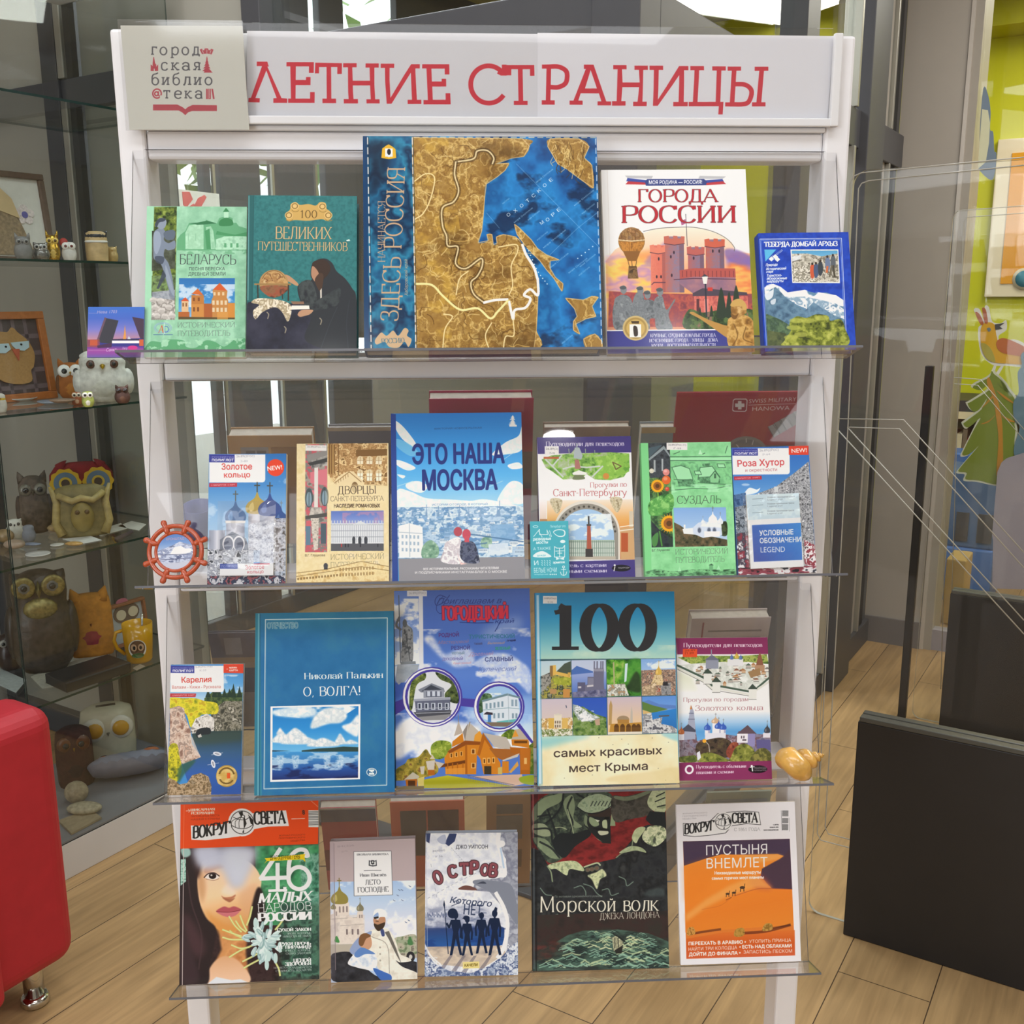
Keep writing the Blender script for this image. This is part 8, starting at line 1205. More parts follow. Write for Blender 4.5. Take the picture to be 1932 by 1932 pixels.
def watch(c,q):
    f=lambda u,v:(q[0][0]*(1-u)*(1-v)+q[1][0]*u*(1-v)+q[2][0]*u*v+q[3][0]*(1-u)*v,q[0][1]*(1-u)*(1-v)+q[1][1]*u*(1-v)+q[2][1]*u*v+q[3][1]*(1-u)*v)
    c.P([f(0,.37),f(1,.37),f(1,1),f(0,1)],'6c6a6c');c.P([f(.2,0),f(.55,0),f(.4,.37),f(.6,.37),f(.35,.25)],'a83040',.5)
    c.E(1000,660,170,120,'8a8886').E(1000,665,145,100,'77757a').LL([[(920,610),(945,640)],[(1060,575),(1050,610)],[(1000,560),(1000,590)]],8,'c4c2c0')
    for i in range(6): x,y=1180+i*52,500-i*30;c.P([(x,y-40),(x+90,y-80),(x+150,y-10),(x+50,y+50)],('a8a6a4','94928f')[i%2]).L([(x,y-40),(x+50,y+50)],6,'6a6866').L([(x+40,y-60),(x+98,y+18)],5,'74726f')
    W='e4dcda';c.P([(890,240),(905,228),(1000,228),(1012,242),(1005,325),(992,338),(895,336),(884,325)],W).P([(897,245),(910,236),(994,236),(1004,246),(998,320),(988,330),(902,328),(892,320)],'962634').R(932,248,962,318,W).R(908,268,986,298,W).T('SWISS MILITARY',1022,266,1415,248,34,W,sh=.15).T('HANOWA',1050,330,1360,322,36,W,sh=.1).L([(1020,282),(1408,270)],4,W)
rear('catalogue','red and grey catalogue with a steel wristwatch behind the mountain booklet','catalogue',1,1278,1527,740,.004,'a82836',key='watch',paint=watch,cr=Ff)
rear('brochure','navy brochure with a tan band behind the rocky lake booklet','brochure',2,392,492,1194,.006,'50525f',[(0,1,.0,.33,'5f6070'),(.28,.6,.05,.22,'8a8c94'),(0,1,.25,.36,'a08a6c'),(0,.95,.62,1,'8f8a88')])
rear('hardcover_book','white-backed book with grey text lines and a red bar behind the burgundy guide','book',2,1306,1455,1166,.024,'c4b8b4',[(.14,.16,.04,.6,'8f3040')]+[(.22,.9,.12+.07*i,.135+.07*i,'7f7674') for i in range(6)])
rear('travel_guide','guidebook with a slate band over red behind the officer novel','book',3,603,708,1524,.02,'b84a50',[(0,1,0,.02,'b8bab4'),(0,1,.02,.16,'5a6078'),(0,1,.5,.75,'7f3438')])
rear('hardcover_book','brick-orange book with dark photographs behind the silhouettes book','book',3,735,876,1512,.02,'c86a4c',[(.13,.48,.1,.62,'4c4644'),(.5,.92,.1,.34,'4a3430')])
rear('hardcover_book','tan book with two grey pictures left of the green sailor album','book',3,918,1004,1500,.012,'a8835c',[(.22,.8,.1,.2,'6a665e'),(.22,.8,.22,.48,'77736c'),(.22,.8,.6,.8,'6f5a44')])
rear('postcard','pale green postcard with a grey sea picture behind the dune magazine','postcard',3,1335,1456,1494,.003,'a0aa98',[(.08,.95,.08,.6,'8a97a0')])
rear('magazine','white-topped magazine behind the orange-headed magazine','magazine',3,357,520,1504,.008,'b8b8b6')
p=Slope(1,-1).at(*Slope(1,-1).px(384,1019,.03),.03);qq=Slope(1,-1);p=qq.at((p-qq.o).dot(SU),.0012,.03);Mt=Matrix.Translation(p);tag(MB().lathe([(0,.0),(.018,.0),(.022,.008),(.024,.05),(.022,.05),(.016,.006),(0,.005)],20,Mt@Matrix.Rotation(LEAN,4,SU)).build('beaker',mat('violet_blue_plastic','4a528c',.3,var=.1)),'violet-blue round beaker behind the gold-domed booklet','beaker')
# ------------------------------------------------------------------ glass showcase along the boards
cab=thing('glass_showcase','tall glass display case on a white plinth full of owl ornaments','display case',R(1.3,-2.5,0))
CG=clear('showcase_glass',(.93,.95,.945),.035);GE=mat('glass_edge_green','1f3a34',.15,var=.1,scale=40,g=1.)
c0,c1,d0,d1=.55,1.965,-2.72,-2.283
MB().rb(c0,c1,d0,d1,0,.1).build('plinth',WB,cab,bevel=.002);MB().rb(c0,c1,d0,d1-.004,.1,.106).build('base_board',mat('base_grey','8c8c90',.45,var=.03),cab)
SH=[.491,.858,1.226,1.588,1.965]
for z in SH:
    f=MB();v=[R(a,b,q) for q in (z-.006,z) for a,b in ((c0+.01,d0+.01),(c1-.01,d0+.01),(c1-.01,d1-.012),(c0+.01,d1-.012))]
    f.add(v,[(3,2,1,0),(4,5,6,7)],0);f.add(v,[(0,1,5,4),(1,2,6,5),(2,3,7,6),(3,0,4,7)],1);f.build('shelf',[CG,GE],cab)
for a0,a1 in ((c0,1.382),(1.386,c1)):
    f=MB();v=[R(a,b,z) for z in (.1,2.3) for a,b in ((a0,d1-.005),(a1,d1-.005),(a1,d1),(a0,d1))];f.add(v,[(0,1,5,4),(2,3,7,6)],0);f.add(v,[(3,2,1,0),(4,5,6,7),(1,2,6,5),(3,0,4,7)],1);f.build('door',[CG,GE],cab)
MB().rb(c1-.005,c1,d0,d1,.1,2.3).build('side_pane',CG,cab);MB().rb(c0,c1,d0,d1,2.3,2.32).build('top_board',WB,cab)
def spot(x,y,z=None,b=None):
    p=on_z(x,y,z) if z is not None else on_b(x,y,b);return p
def front_frame(p):
    d=(EYE-p);d.z=0;d.normalize();x=Vector((-d.y,d.x,0));return Matrix(((x.x,d.x,0,p.x),(x.y,d.y,0,p.y),(0,0,1,p.z),(0,0,0,1)))   # x right (seen from the front), y to the viewer, z up
def mpp(p): return (p-EYE).dot(fw)/FPX
BODY=[(0,0),(.62,.0),(.8,.08),(.98,.25),(1,.42),(.92,.58),(.78,.68),(.82,.78),(.8,.88),(.62,.96),(.3,1.),(0,1.01)]
CYL=[(0,0),(.9,0),(.96,.06),(1,.4),(.98,.75),(.9,.94),(.6,1.),(0,1.)]
EYEW=mat('eye_white','e4e2da',.3,var=.02);EYEB=mat('eye_black','1c1a1a',.15,var=0,coat=.6);BEAK=mat('beak_yellow','c89a2c',.4,var=.05)
def owl(label,x,y,hp,wp,z=None,b=None,col='8a6a4a',belly=None,eye=('e4e2da',.24),pup=.5,pupc='1c1a1a',beak='c89a2c',ears=.14,earw=.3,prof=BODY,ez=.78,ex=.4,rough=.6,metal=0,var=.2,bump=0,sy=.8,wing=None,name='owl_figurine',cat='figurine',extra=None,group='owl ornaments in the showcase',turn=0.,feet=None,ed=.72):
    p=spot(x,y,z,b)
    if z is not None: p.z=z+.0008
    if b is not None: p.z=z_b+.0008 if (z_b:=min(SH,key=lambda q:abs(q-p.z))) else p.z
    k=mpp(p);H=hp*k;W=wp*k/2;M=front_frame(p)@Matrix.Rotation(turn,4,'Z');root=thing(name,label,cat,p,group)
    m=mat('fig_'+col+str(rough)+str(metal),col,rough,metal,var=var,scale=60,bump=bump)
    f=MB();hb=H*(1-ears);f.lathe([(r*W,q*hb) for r,q in prof],20,M,0,1,sy)
    f.build('body',m,root)
    if ears:
        for sg in (-1,1):
            c=Vector((sg*W*.55,0,hb*.9));MB().tube([M@c,M@(c+Vector((sg*W*.12,0,H*ears*.7))),M@(c+Vector((sg*W*.22,0,H*ears*1.35)))],[earw*W,earw*W*.62,earw*W*.08],10).build('ear',m,root)
    if belly: MB().ball((0,W*sy*.42,hb*.33),(W*.66,W*sy*.62,hb*.3),16,0,M).build('belly',mat('fig_'+belly,belly,rough,var=.15,scale=80),root)
    if eye:
        for sg in (-1,1):
            r=eye[1]*W*1.6;cy=W*sy*ed;MB().ball((sg*W*ex,cy,hb*ez),(r,r*.45,r),14,0,M).build('eye',mat('fig_'+eye[0]+'e',eye[0],.3,var=.03,coat=.4),root)
            if pup: MB().ball((sg*W*ex,cy+r*.3,hb*ez),(r*pup,r*.3,r*pup),12,0,M).build('pupil',mat('pupil_'+pupc,pupc,.15,var=0,coat=.6),root)
    if beak: MB().add([M@Vector(v) for v in ((-.1*W,W*sy*.85,hb*(ez-.03)),(.1*W,W*sy*.85,hb*(ez-.03)),(0,W*sy*.7,hb*(ez+.05)),(0,W*sy*1.16,hb*(ez-.1)))],[(0,1,2),(0,3,1),(1,3,2),(2,3,0)],0,True).build('beak',mat('beak_'+beak,beak,.4,var=.04),root)
    if wing:
        for sg in (-1,1): MB().ball((sg*W*.86,0,hb*.4),(W*.22,W*sy*.55,hb*.27),14,0,M).build('wing',mat('fig_'+wing,wing,rough,var=.2,scale=60),root)
    if feet:
        for sg in (-1,1): MB().ball((sg*W*.35,W*sy*.75,H*.03),(W*.2,W*.26,H*.03),10,0,M).build('foot',mat('fig_'+feet,feet,.5),root)
    if extra: extra(root,M,H,W)
    return root
s5,s4,s3,s2=SH[0],SH[1],SH[2],SH[3];zb=.1065
# --- shelf at eye level
def framed(name,label,px4,b,lean,frame,art,key=None,w=.016):
    """picture frame standing nearly upright, its face towards the room; px4 = left x, right x (at bottom), top y, bottom z"""
    xl,xr,yt,z0=px4;pl=on_b(xl,yt+60,b);pr=on_b(xr,yt+60,b);a0=AB(pl)[0];a1=AB(pr)[0];zt=on_b(xr-14,yt,b).z
    root=thing(name,label,'picture frame',R((a0+a1)/2,b,z0));h=zt-z0;L=lambda a,z,t:R(a,b-math.sin(lean)*(z-z0)+t,z0+(z-z0)*math.cos(lean)+.0006)
    def bx(f,aa,ab,za,zz,t0,t1,mi=0): return f.hexa([L(aa,za,t0),L(ab,za,t0),L(ab,za,t1),L(aa,za,t1),L(aa,zz,t0),L(ab,zz,t0),L(ab,zz,t1),L(aa,zz,t1)],mi)
    f=MB();bx(f,a0,a1,z0,z0+w,0,.016);bx(f,a0,a1,zt-w,zt,0,.016);bx(f,a0,a0+w,z0+w,zt-w,0,.016);bx(f,a1-w,a1,z0+w,zt-w,0,.016);f.build('frame',mat('frame_'+frame,frame,.45,var=.15,scale=90),root,bevel=.002)
    f=MB();bx(f,a0+w*.5,a1-w*.5,z0+w*.5,zt-w*.5,.003,.006);f.build('backing',mat('art_'+art,art,.6,var=.04,scale=60),root)
    return root,L,(a0,a1,z0,zt)
def disc_on(f,L,a,z,ra,rz,t0,t1,mi=0,n=18):
    v=[L(a+ra*math.cos(q),z+rz*math.sin(q),t) for t in (t0,t1) for q in np.linspace(0,2*PI,n,endpoint=False)];return f.add(v,[tuple(range(n))[::-1],tuple(range(n,2*n))],mi).add(v,[(i,(i+1)%n,(i+1)%n+n,i+n) for i in range(n)],mi)
def poly_on(f,L,pts,t0,t1,mi=0):
    n=len(pts);v=[L(a,z,t) for t in (t0,t1) for a,z in pts];return f.add(v,[tuple(range(n))[::-1],tuple(range(n,2*n))],mi).add(v,[(i,(i+1)%n,(i+1)%n+n,i+n) for i in range(n)],mi)
r_,L,(a0,a1,z0,zt)=framed('framed_picture','brown picture frame with a white sheet, a drawn owl and a pearly flower',(-70,92,327,s2),-2.60,.12,'5f4a3c','d2cfc6')
def az(x,y,b=-2.61): p=on_b(x,y,b);return p.dot(E1),p.z
ca,cz=az(45,405);k=mpp(on_b(45,405,-2.61))*1.25
f=MB()
for i in range(5): q=math.radians(72*i+18);disc_on(f,L,ca+k*10*math.cos(q),cz+k*9*math.sin(q),k*6.5,k*6,.006,.009)
f.build('flower',mat('pearl','d9ccc8',.2,var=.2,scale=200,coat=.5),r_);disc_on(MB(),L,ca,cz,k*5,k*5,.006,.010).build('flower_centre',mat('violet_bead','5f5a9a',.2),r_)
ca,cz=az(5,410);poly_on(MB(),L,[(ca-.09,z0+.02),(ca+.075,z0+.02),(ca+.055,z0+.08),(ca+.035,cz+.02),(ca-.02,cz+.04),(ca-.09,cz+.03)],.006,.009).build('drawn_owl',mat('drawn_owl_brown','8f7a5e',.5,var=.3,scale=120),r_);poly_on(MB(),L,[(ca-.05,cz+.03),(ca+.045,cz),(ca+.03,cz+.05),(ca-.02,cz+.095),(ca-.05,cz+.09)],.009,.011).build('drawn_face',mat('drawn_owl_cream','c8ae82',.5),r_)
owl('grey cat-like owl figurine in front of the brown-framed picture',45,482,52,32,b=-2.42,col='7f7d7a',eye=('8f8d88',.2),rough=.4,beak='6a6866',ears=.16)
owl('shiny silver owl figurine between the grey owl and the golden owl',78,482,36,32,b=-2.42,col='8c8a86',rough=.2,metal=.7,eye=('b4b2ac',.2),ears=.1,beak='5a5854')
owl('golden owl figurine with a pointed crown on the upper glass shelf',101,482,58,26,b=-2.42,col='c09a3c',rough=.2,metal=.8,eye=('e0c05c',.28),pupc='5a3c10',ears=.18,belly='d0b05c')
owl('tiny white owl with big rings for eyes and a red head on the upper shelf',131,483,36,26,b=-2.40,col='d2cec6',eye=('e6e2da',.34),pup=.4,pupc='6a2c24',ears=.02,extra=lambda r,M,H,W:MB().ball((-W*.6,0,H*.95),(W*.6,W*.5,H*.24),12,0,M).build('red_cap',mat('red_cap','a8342c',.5),r))
owl('black-headed owl figurine with a cream belly on the upper shelf',184,486,56,40,b=-2.40,col='c4a878',eye=None,beak=None,ears=0,prof=CYL,rough=.5,extra=lambda r,M,H,W:(MB().ball((0,0,H*.83),(W*.98,W*.8,H*.19),16,0,M).build('head',mat('black_head','24242a',.4),r),[MB().add([M@Vector(v) for v in ((sg*W*.3,-.3*W,H*.9),(sg*W*.95,-.3*W,H*.84),(sg*W*.9,.3*W,H*.84),(sg*W*.3,.3*W,H*.9),(sg*W*1.05,0,H*1.04))],[(3,2,1,0),(0,1,4),(1,2,4),(2,3,4),(3,0,4)],0,True).build('ear',mat('black_head','24242a',.4),r) for sg in (-1,1)],MB().ball((0,W*.35,H*.66),(W*1.05,W*.5,H*.07),16,0,M).build('white_whiskers',EYEW,r)))
owl('small pale gold bird figurine beside the white post on the upper shelf',213,487,32,20,b=-2.40,col='b49a64',eye=None,ears=.1,rough=.3,metal=.3)
# --- second shelf from the top
r_,L,(a0,a1,z0,zt)=framed('framed_picture','orange wooden frame with a sleepy beige felt owl on a plaid ground',(-60,94,586,s3),-2.58,.14,'a8622c','4a3c3c',w=.02)
f=MB();[poly_on(f,L,[(a0+.02,z),(a1-.02,z),(a1-.02,z+.012),(a0+.02,z+.012)],.006,.0065) for z in np.arange(z0+.03,zt-.03,.045)];[poly_on(f,L,[(a,z0+.02),(a+.01,z0+.02),(a+.01,zt-.02),(a,zt-.02)],.006,.0065) for a in np.arange(a0+.03,a1-.03,.035)];f.build('plaid_weave',mat('plaid_line','6a5a5e',.7),r_)
ca,cz=az(17,668,-2.60);k=mpp(on_b(17,668,-2.60));ov=lambda pts:[(ca+x*k*1.22,cz+y*k) for x,y in pts]
poly_on(MB(),L,[tuple(q) for q in spline(ov([(-40,20),(-20,42),(0,42),(8,50),(16,40),(30,24),(37,0),(32,-24),(26,-32),(24,-52),(0,-56),(-26,-46),(-40,-20)]),True,4)],.0066,.013).build('felt_owl',mat('felt_beige','a8814e',.9,var=.1,scale=200),r_)
[poly_on(MB(),L,ov(q),.013,.016).build('felt_eyelid',mat('felt_blue','b4ccd4',.9),r_) for q in ([(0,22),(30,24),(29,12),(20,6),(8,8),(2,16)],[(-34,20),(-4,21),(-2,10),(-12,3),(-26,4)])];poly_on(MB(),L,ov([(0,10),(12,10),(8,-12)]),.013,.017).build('felt_beak',mat('felt_red','b4583c',.9),r_);[disc_on(MB(),L,*ov([q])[0],k*2,k*2,.016,.018).build('felt_pupil',EYEB,r_) for q in ((16,18),(-10,15))]
owl('yellow-headed white chick figurine at the left edge of the second shelf',4,779,36,20,z=s3,col='d0ccc0',eye=None,ears=0,extra=lambda r,M,H,W:MB().ball((0,0,H*.72),(W*.85,W*.7,H*.26),12,0,M).build('head',mat('chick_yellow','d8b428',.5),r))
owl('orange-brown toy owl with big white eyes beside the white fluffy owl',137,752,78,50,z=s3,col='9a5a24',belly='b0702c',eye=('e8e6e0',.3),pup=.45,ears=.14,wing='6a4428',rough=.85,name='toy_owl',cat='toy')
owl('fluffy white toy owl with a yellow beak partly behind the drawbridge card',199,757,94,100,z=s3,col='d8d8d0',belly='d0d0c4',eye=('5a3c30',.1),pup=.5,beak='d8b020',ears=.04,wing='d4d4cc',rough=.95,bump=.6,name='toy_owl',cat='toy',sy=.7)
owl('small green and white owl trinket in front of the fluffy white owl',167,768,30,22,z=s3,col='a8b45c',belly='e4e6d8',eye=('e8e8dc',.3),ears=.04,beak=None)
owl('small orange owl trinket next to the plates on the second shelf',146,764,25,19,z=s3,col='a85a34',eye=('e4d4c0',.3),ears=.05,beak=None,belly='d8b494')
owl('small dark brown owl figurine at the right end of the second shelf',232,761,36,28,z=s3,col='5a4038',eye=('3a2c28',.22),ears=.14,beak='6a4a34',belly='6a4c3c')
def dish(label,x,y,wp,z,col,h=.006,name='plate',cat='plate',dz=0.,asp=1.,n=28,wave=0.):
    p=on_z(x,y,z+dz);r=wp*mpp(p)/2;root=MB();v=[];pr=[(0,.0),(.6,.0),(1,h),(1.,h+.002),(.6,.003),(0,.003)]
    M=Matrix.Translation(Vector((p.x,p.y,z+dz+.0008)))
    o=root.lathe([(a*r,b) for a,b in pr],n,M,0,1,asp).build(name,mat('dish_'+col,col,.35,var=.12,scale=120,coat=.3))
    return tag(o,label,cat)
dish('wide white and silver plate in front of the orange frame',38,756,60,s3,'bab8b4');dish('blue-rimmed patterned saucer next to the orange toy owl',106,762,66,s3,'9aa4b4');dish('wooden saucer stacked on the blue-rimmed one',118,760,46,s3,'a88a74',dz=.0095)
# --- third shelf
def redowl(r,M,H,W):
    for sg in (-1,1):
        f=MB();n=10;t=np.linspace(0,2*PI,40,endpoint=False);v=[M@Vector((sg*W*.5+W*.47*(1+.06*math.cos(n*a))*math.cos(a),W*.43+d,H*.62+W*.47*(1+.06*math.cos(n*a))*math.sin(a))) for d in (0,.004) for a in t];f.add(v,[tuple(range(40))[::-1],tuple(range(40,80))],0).add(v,[(i,(i+1)%40,(i+1)%40+40,i+40) for i in range(40)],0);f.build('eye_patch',mat('felt_yellow','c8a028',.85),r)
        for rr,cl,d in ((.36,'5f7488',.005),(.2,'c8a83c',.007),(.13,'4a3c34',.009)):
            f=MB();v=[M@Vector((sg*W*.5+W*rr*math.cos(a),W*.43+q,H*.62+W*rr*math.sin(a))) for q in (0,d) for a in t];f.add(v,[tuple(range(40))[::-1],tuple(range(40,80))],0).add(v,[(i,(i+1)%40,(i+1)%40+40,i+40) for i in range(40)],0);f.build('eye_ring',mat('felt_'+cl,cl,.8),r)
owl('red knitted owl with scalloped yellow and blue eyes',160,968,102,112,z=s4,col='7f1f26',eye=None,beak='d0c8b0',ears=.05,rough=.95,bump=.4,name='toy_owl',cat='toy',extra=redowl,ez=.5,prof=[(0,0),(.7,0),(.8,.1),(.84,.4),(.9,.5),(1,.6),(.98,.78),(.8,.93),(.4,1.),(0,1.)],sy=.42)
def tanowl(r,M,H,W):
    Y=mat('tan_ceramic','a8945c',.5,var=.25,scale=60)
    for sg in (-1,1):
        MB().tube([M@Vector((sg*W*.75,W*.3,H*.05)),M@Vector((sg*W*.95,W*.2,H*.3)),M@Vector((sg*W*.85,W*.2,H*.7)),M@Vector((sg*W*1.05,0,H*1.0))],[W*.18,W*.15,W*.15,W*.06],8).build('column',Y,r)
    MB().tube([M@Vector((-W*.8,W*.35,H*.85)),M@Vector((-W*.3,W*.6,H*.74)),M@Vector((0,W*.6,H*.8)),M@Vector((W*.4,W*.6,H*.74)),M@Vector((W*.8,W*.3,H*.86))],W*.13,8).build('arch',Y,r)
    MB().ball((0,W*.55,H*.42),(W*.42,W*.3,H*.3),14,0,M).build('small_owl',mat('tan_ceramic_dark','8a7840',.5,var=.2),r)
    for sg in (-1,1): MB().ball((sg*W*.17,W*.82,H*.54),(W*.09,W*.05,W*.09),10,0,M).build('eye',mat('brown_eye','5a4426',.4),r)
owl('olive-tan ceramic owl candle holder with columns before the red knitted owl',159,1010,96,98,z=s4,col='7f7248',eye=None,beak=None,ears=0,prof=CYL,rough=.6,extra=tanowl,sy=.4,name='candle_holder',cat='candle holder',group=None)
owl('dark brown twig owl standing left of the red knitted owl',70,1004,122,60,z=s4,col='55483e',eye=('6a6456',.24),ears=.12,rough=.7,var=.5,bump=.8,wing='463a34',beak='6f6450')
owl('white owl-faced shell ornament at the left end of the third shelf',30,1016,40,32,z=s4,col='d0cdc2',eye=('4a4640',.12),pup=0,beak='3a3836',ears=.08,earw=.2)
owl('grey stone owl pebble beside the white owl-faced shell',56,1022,32,24,z=s4,col='7a7e88',eye=None,ears=0,beak=None,name='stone_ornament',cat='ornament',group=None)
owl('orange egg-shaped ornament at the foot of the candle holder',180,1003,28,28,z=s4,col='b8703c',eye=None,ears=.12,beak=None,prof=CYL,name='egg_ornament',cat='ornament',group=None)
def pebble(label,x,y,wp,hp,z,col,name='seashell',cat='seashell',asp=.7,group=None,rough=.4):
    p=on_z(x,y,z);k=mpp(p);M=Matrix.Translation(Vector((p.x,p.y,z+.0008+hp*k*.5)));o=MB().ball((0,0,0),(wp*k/2,wp*k/2*asp,hp*k/2),18,0,M).build(name,mat('peb_'+col,col,rough,var=.25,scale=80,coat=.3));return tag(o,label,cat,group)
pebble('tan ribbed scallop lying in front of the twig owl',113,1004,46,16,s4,'b49a70');pebble('long peach-coloured conch beside the twig owl',96,992,48,14,s4,'b88a64');pebble('brown speckled pebble at the far left of the third shelf',10,1024,36,26,s4,'8a7250','pebble','pebble');pebble('pinkish pebble below the white owl-faced shell',28,1036,40,18,s4,'a08a78','pebble','pebble');pebble('gold fish-shaped brooch lying near the shelf edge',140,1030,34,8,s4,'c49a5c','brooch','brooch',.5,rough=.2);pebble('blue-grey feather ornament in front of the pebbles',58,1030,40,6,s4,'7a8498','feather_ornament','ornament',.4);pebble('small round wooden coaster in front of the candle holder',151,1009,28,4,s4,'a88a4c','coaster','coaster',.8)
dish('white round medal with dark lettering at the edge of the third shelf',72,1048,44,s4,'d4d2ce',.003,'medal','medal');dish('white scalloped badge between the medal and the fish brooch',108,1030,24,s4,'d0cec8',.002,'badge','badge')
def flat(name,label,cat,quad,z,col,t=.0012,dz=0.,group=None):
    v=[on_z(x,y,z+dz) for x,y in quad];f=MB();v=[Vector((p.x,p.y,z+dz+.0008)) for p in v];f.hexa(v+[p+Vector((0,0,t)) for p in v],0);return tag(f.build(name,mat('flat_'+col,col,.6,var=.12,scale=90)),label,cat,group)
flat('feather_bookmark','long white feather-shaped bookmark on the third shelf','bookmark',[(118,1018),(150,1028),(192,1020),(170,1012)],s4,'d0d0cc')
flat('postcard','pale postcard lying near the right end of the third shelf','postcard',[(175,1004),(190,1012),(240,998),(228,988)],s4,'b4b0a4');flat('postcard','whitish postcard beneath the grey post, behind the other postcard','postcard',[(222,994),(262,1002),(276,990),(248,984)],s4,'c0bcb0');flat('pen','dark pen lying along the front of the third shelf','pen',[(216,1018),(222,1022),(252,1006),(248,1003)],s4,'4a3c3c',.004)
# --- fourth shelf
def bigowl(r,M,H,W):
    MB().ball((0,W*.55,H*.62),(W*.5,W*.2,H*.1),14,0,M).build('gilded_breast',mat('gilded','8f8250',.35,.5,var=.4,scale=120),r)
    for sg in (-1,1): MB().lathe([(W*.34,0),(W*.34,.004),(W*.26,.006)],18,M@Matrix.Translation(Vector((sg*W*.42,W*.62,H*.83)))@Matrix.Rotation(-PI/2,4,'X')).build('eye_ring',mat('gilded','8f8250',.35,.5,var=.4,scale=120),r)
owl('large dark bronze-brown owl statue with glassy eyes on the fourth shelf',88,1262,205,118,z=s5,col='3e352f',eye=('6a6a66',.17),pup=.4,ears=.06,rough=.35,var=.4,bump=.5,wing='342c28',extra=bigowl,ez=.88,beak='8f8454',sy=.7,ed=.85)
owl('small dark brown owl with bead eyes at the left of the large owl statue',22,1262,72,46,z=s5,col='3a2c26',eye=('9a968c',.2),ears=.03,rough=.3,beak='5a4a30')
owl('mustard cushion owl with a red patterned belly on the fourth shelf',177,1236,138,78,z=s5,col='b4782a',belly='8f2c38',eye=('b07a2c',.1),pup=0,ears=.13,earw=.34,beak='b0602c',prof=CYL,rough=.9,name='toy_owl',cat='toy',sy=.4,ez=.6)
r_,L,(a0,a1,z0,zt)=framed('framed_picture','small wooden frame with two cartoon owls behind the yellow mug',(206,277,1128,s5),-2.50,.1,'8f5c3c','a4aaae',w=.009)
k=.0016;ca,cz=(a0+a1)/2,(z0+zt)/2+.03
f=MB();disc_on(f,L,ca,cz,.045,.03,.006,.008);disc_on(f,L,ca+.02,cz-.075,.03,.02,.006,.008);f.build('drawn_owl',mat('drawn_owl_brown2','6a584e',.5,var=.1),r_);f=MB();[disc_on(f,L,ca+x,cz+y,r,r*.9,.008,.0095) for x,y,r in ((-.02,-.002,.017),(.022,.0,.017),(.01,-.075,.01),(.032,-.075,.01))];f.build('drawn_eyes',mat('drawn_cream','cfc3a8',.5),r_);disc_on(MB(),L,ca-.01,cz+.036,.02,.01,.006,.0085).build('drawn_bow',mat('drawn_pink','b4687c',.5),r_)
def mug():
    p=on_z(264,1246,s5);p.z=s5+.0008;k=mpp(p);M=front_frame(p);H=74*k;W=26*k;root=thing('mug','yellow mug with an owl sticker and a silver spoon sticking out','mug',p);Y=mat('mug_yellow','cc960e',.2,var=.02,coat=.5)
    MB().lathe([(0,0),(W*.82,0),(W*.9,H*.06),(W*1.0,H*.5),(W*1.06,H),(W*1.0,H),(W*.95,H*.5),(W*.82,H*.08),(0,H*.07)],28,M).build('cup',Y,root)
    MB().tube([M@Vector((-W*.96,0,H*.84)),M@Vector((-W*1.45,0,H*.8)),M@Vector((-W*1.62,0,H*.6)),M@Vector((-W*1.45,0,H*.38)),M@Vector((-W*.95,0,H*.2))],W*.13,10).build('handle',Y,root)
    def patch(nm,cx,cz,rx,rz,d,m):
        f=MB();n=20;v=[]
        for dd in (0,d):
            for q in np.linspace(0,2*PI,n,endpoint=False):
                x=cx+rx*math.cos(q);v.append(M@Vector((x,math.sqrt(max(0,(W*1.0)**2-x*x))+dd,cz+rz*math.sin(q))))
        f.add(v,[tuple(range(n))[::-1],tuple(range(n,2*n))],0).add(v,[(i,(i+1)%n,(i+1)%n+n,i+n) for i in range(n)],0).build(nm,m,root)
    patch('sticker',-W*.1,H*.42,W*.6,H*.24,.002,EYEW);patch('sticker_owl',-W*.1,H*.44,W*.52,H*.2,.003,mat('sticker_brown','6a4c34',.4))
    for sg in (-1,1): patch('sticker_eye',-W*.1+sg*W*.24,H*.46,W*.2,H*.09,.004,mat('sticker_tan','c8a482',.4));patch('sticker_pupil',-W*.1+sg*W*.22,H*.46,W*.09,H*.05,.005,EYEB)
    patch('sticker_leaf',-W*.1,H*.25,W*.42,H*.06,.004,mat('sticker_green','4f6a3c',.4))
    s=thing('spoon','silver spoon leaning out of the yellow mug','spoon',M@Vector((W*.3,0,H*.12)));MB().tube([M@Vector((W*.1,-W*.1,H*.1)),M@Vector((W*.32,W*.2,H*.7)),M@Vector((W*.38,W*.25,H*1.25))],[.0015,.002,.004],8).build('handle',mat('spoon_steel','b4b2ac',.2,.8),s);MB().ball((W*.09,-W*.1,H*.12),(.007,.003,.009),10,0,M).build('bowl',mat('spoon_steel','b4b2ac',.2,.8),s)
mug()
def slab_box(name,label,cat,quad,z,h,col,rough=.5,top=None):
    v=[on_z(x,y,z) for x,y in quad];v=[Vector((p.x,p.y,z+.0008)) for p in v];f=MB().hexa(v+[p+Vector((0,0,h)) for p in v],0);return tag(f.build(name,mat('box_'+col,col,rough,var=.15,scale=30),bevel=.003),label,cat)
slab_box('flat_box','long flat black box at the front of the fourth shelf','box',[(86,1290),(126,1309),(249,1268),(205,1252)],s5,.028,'2f2c2b',.4)
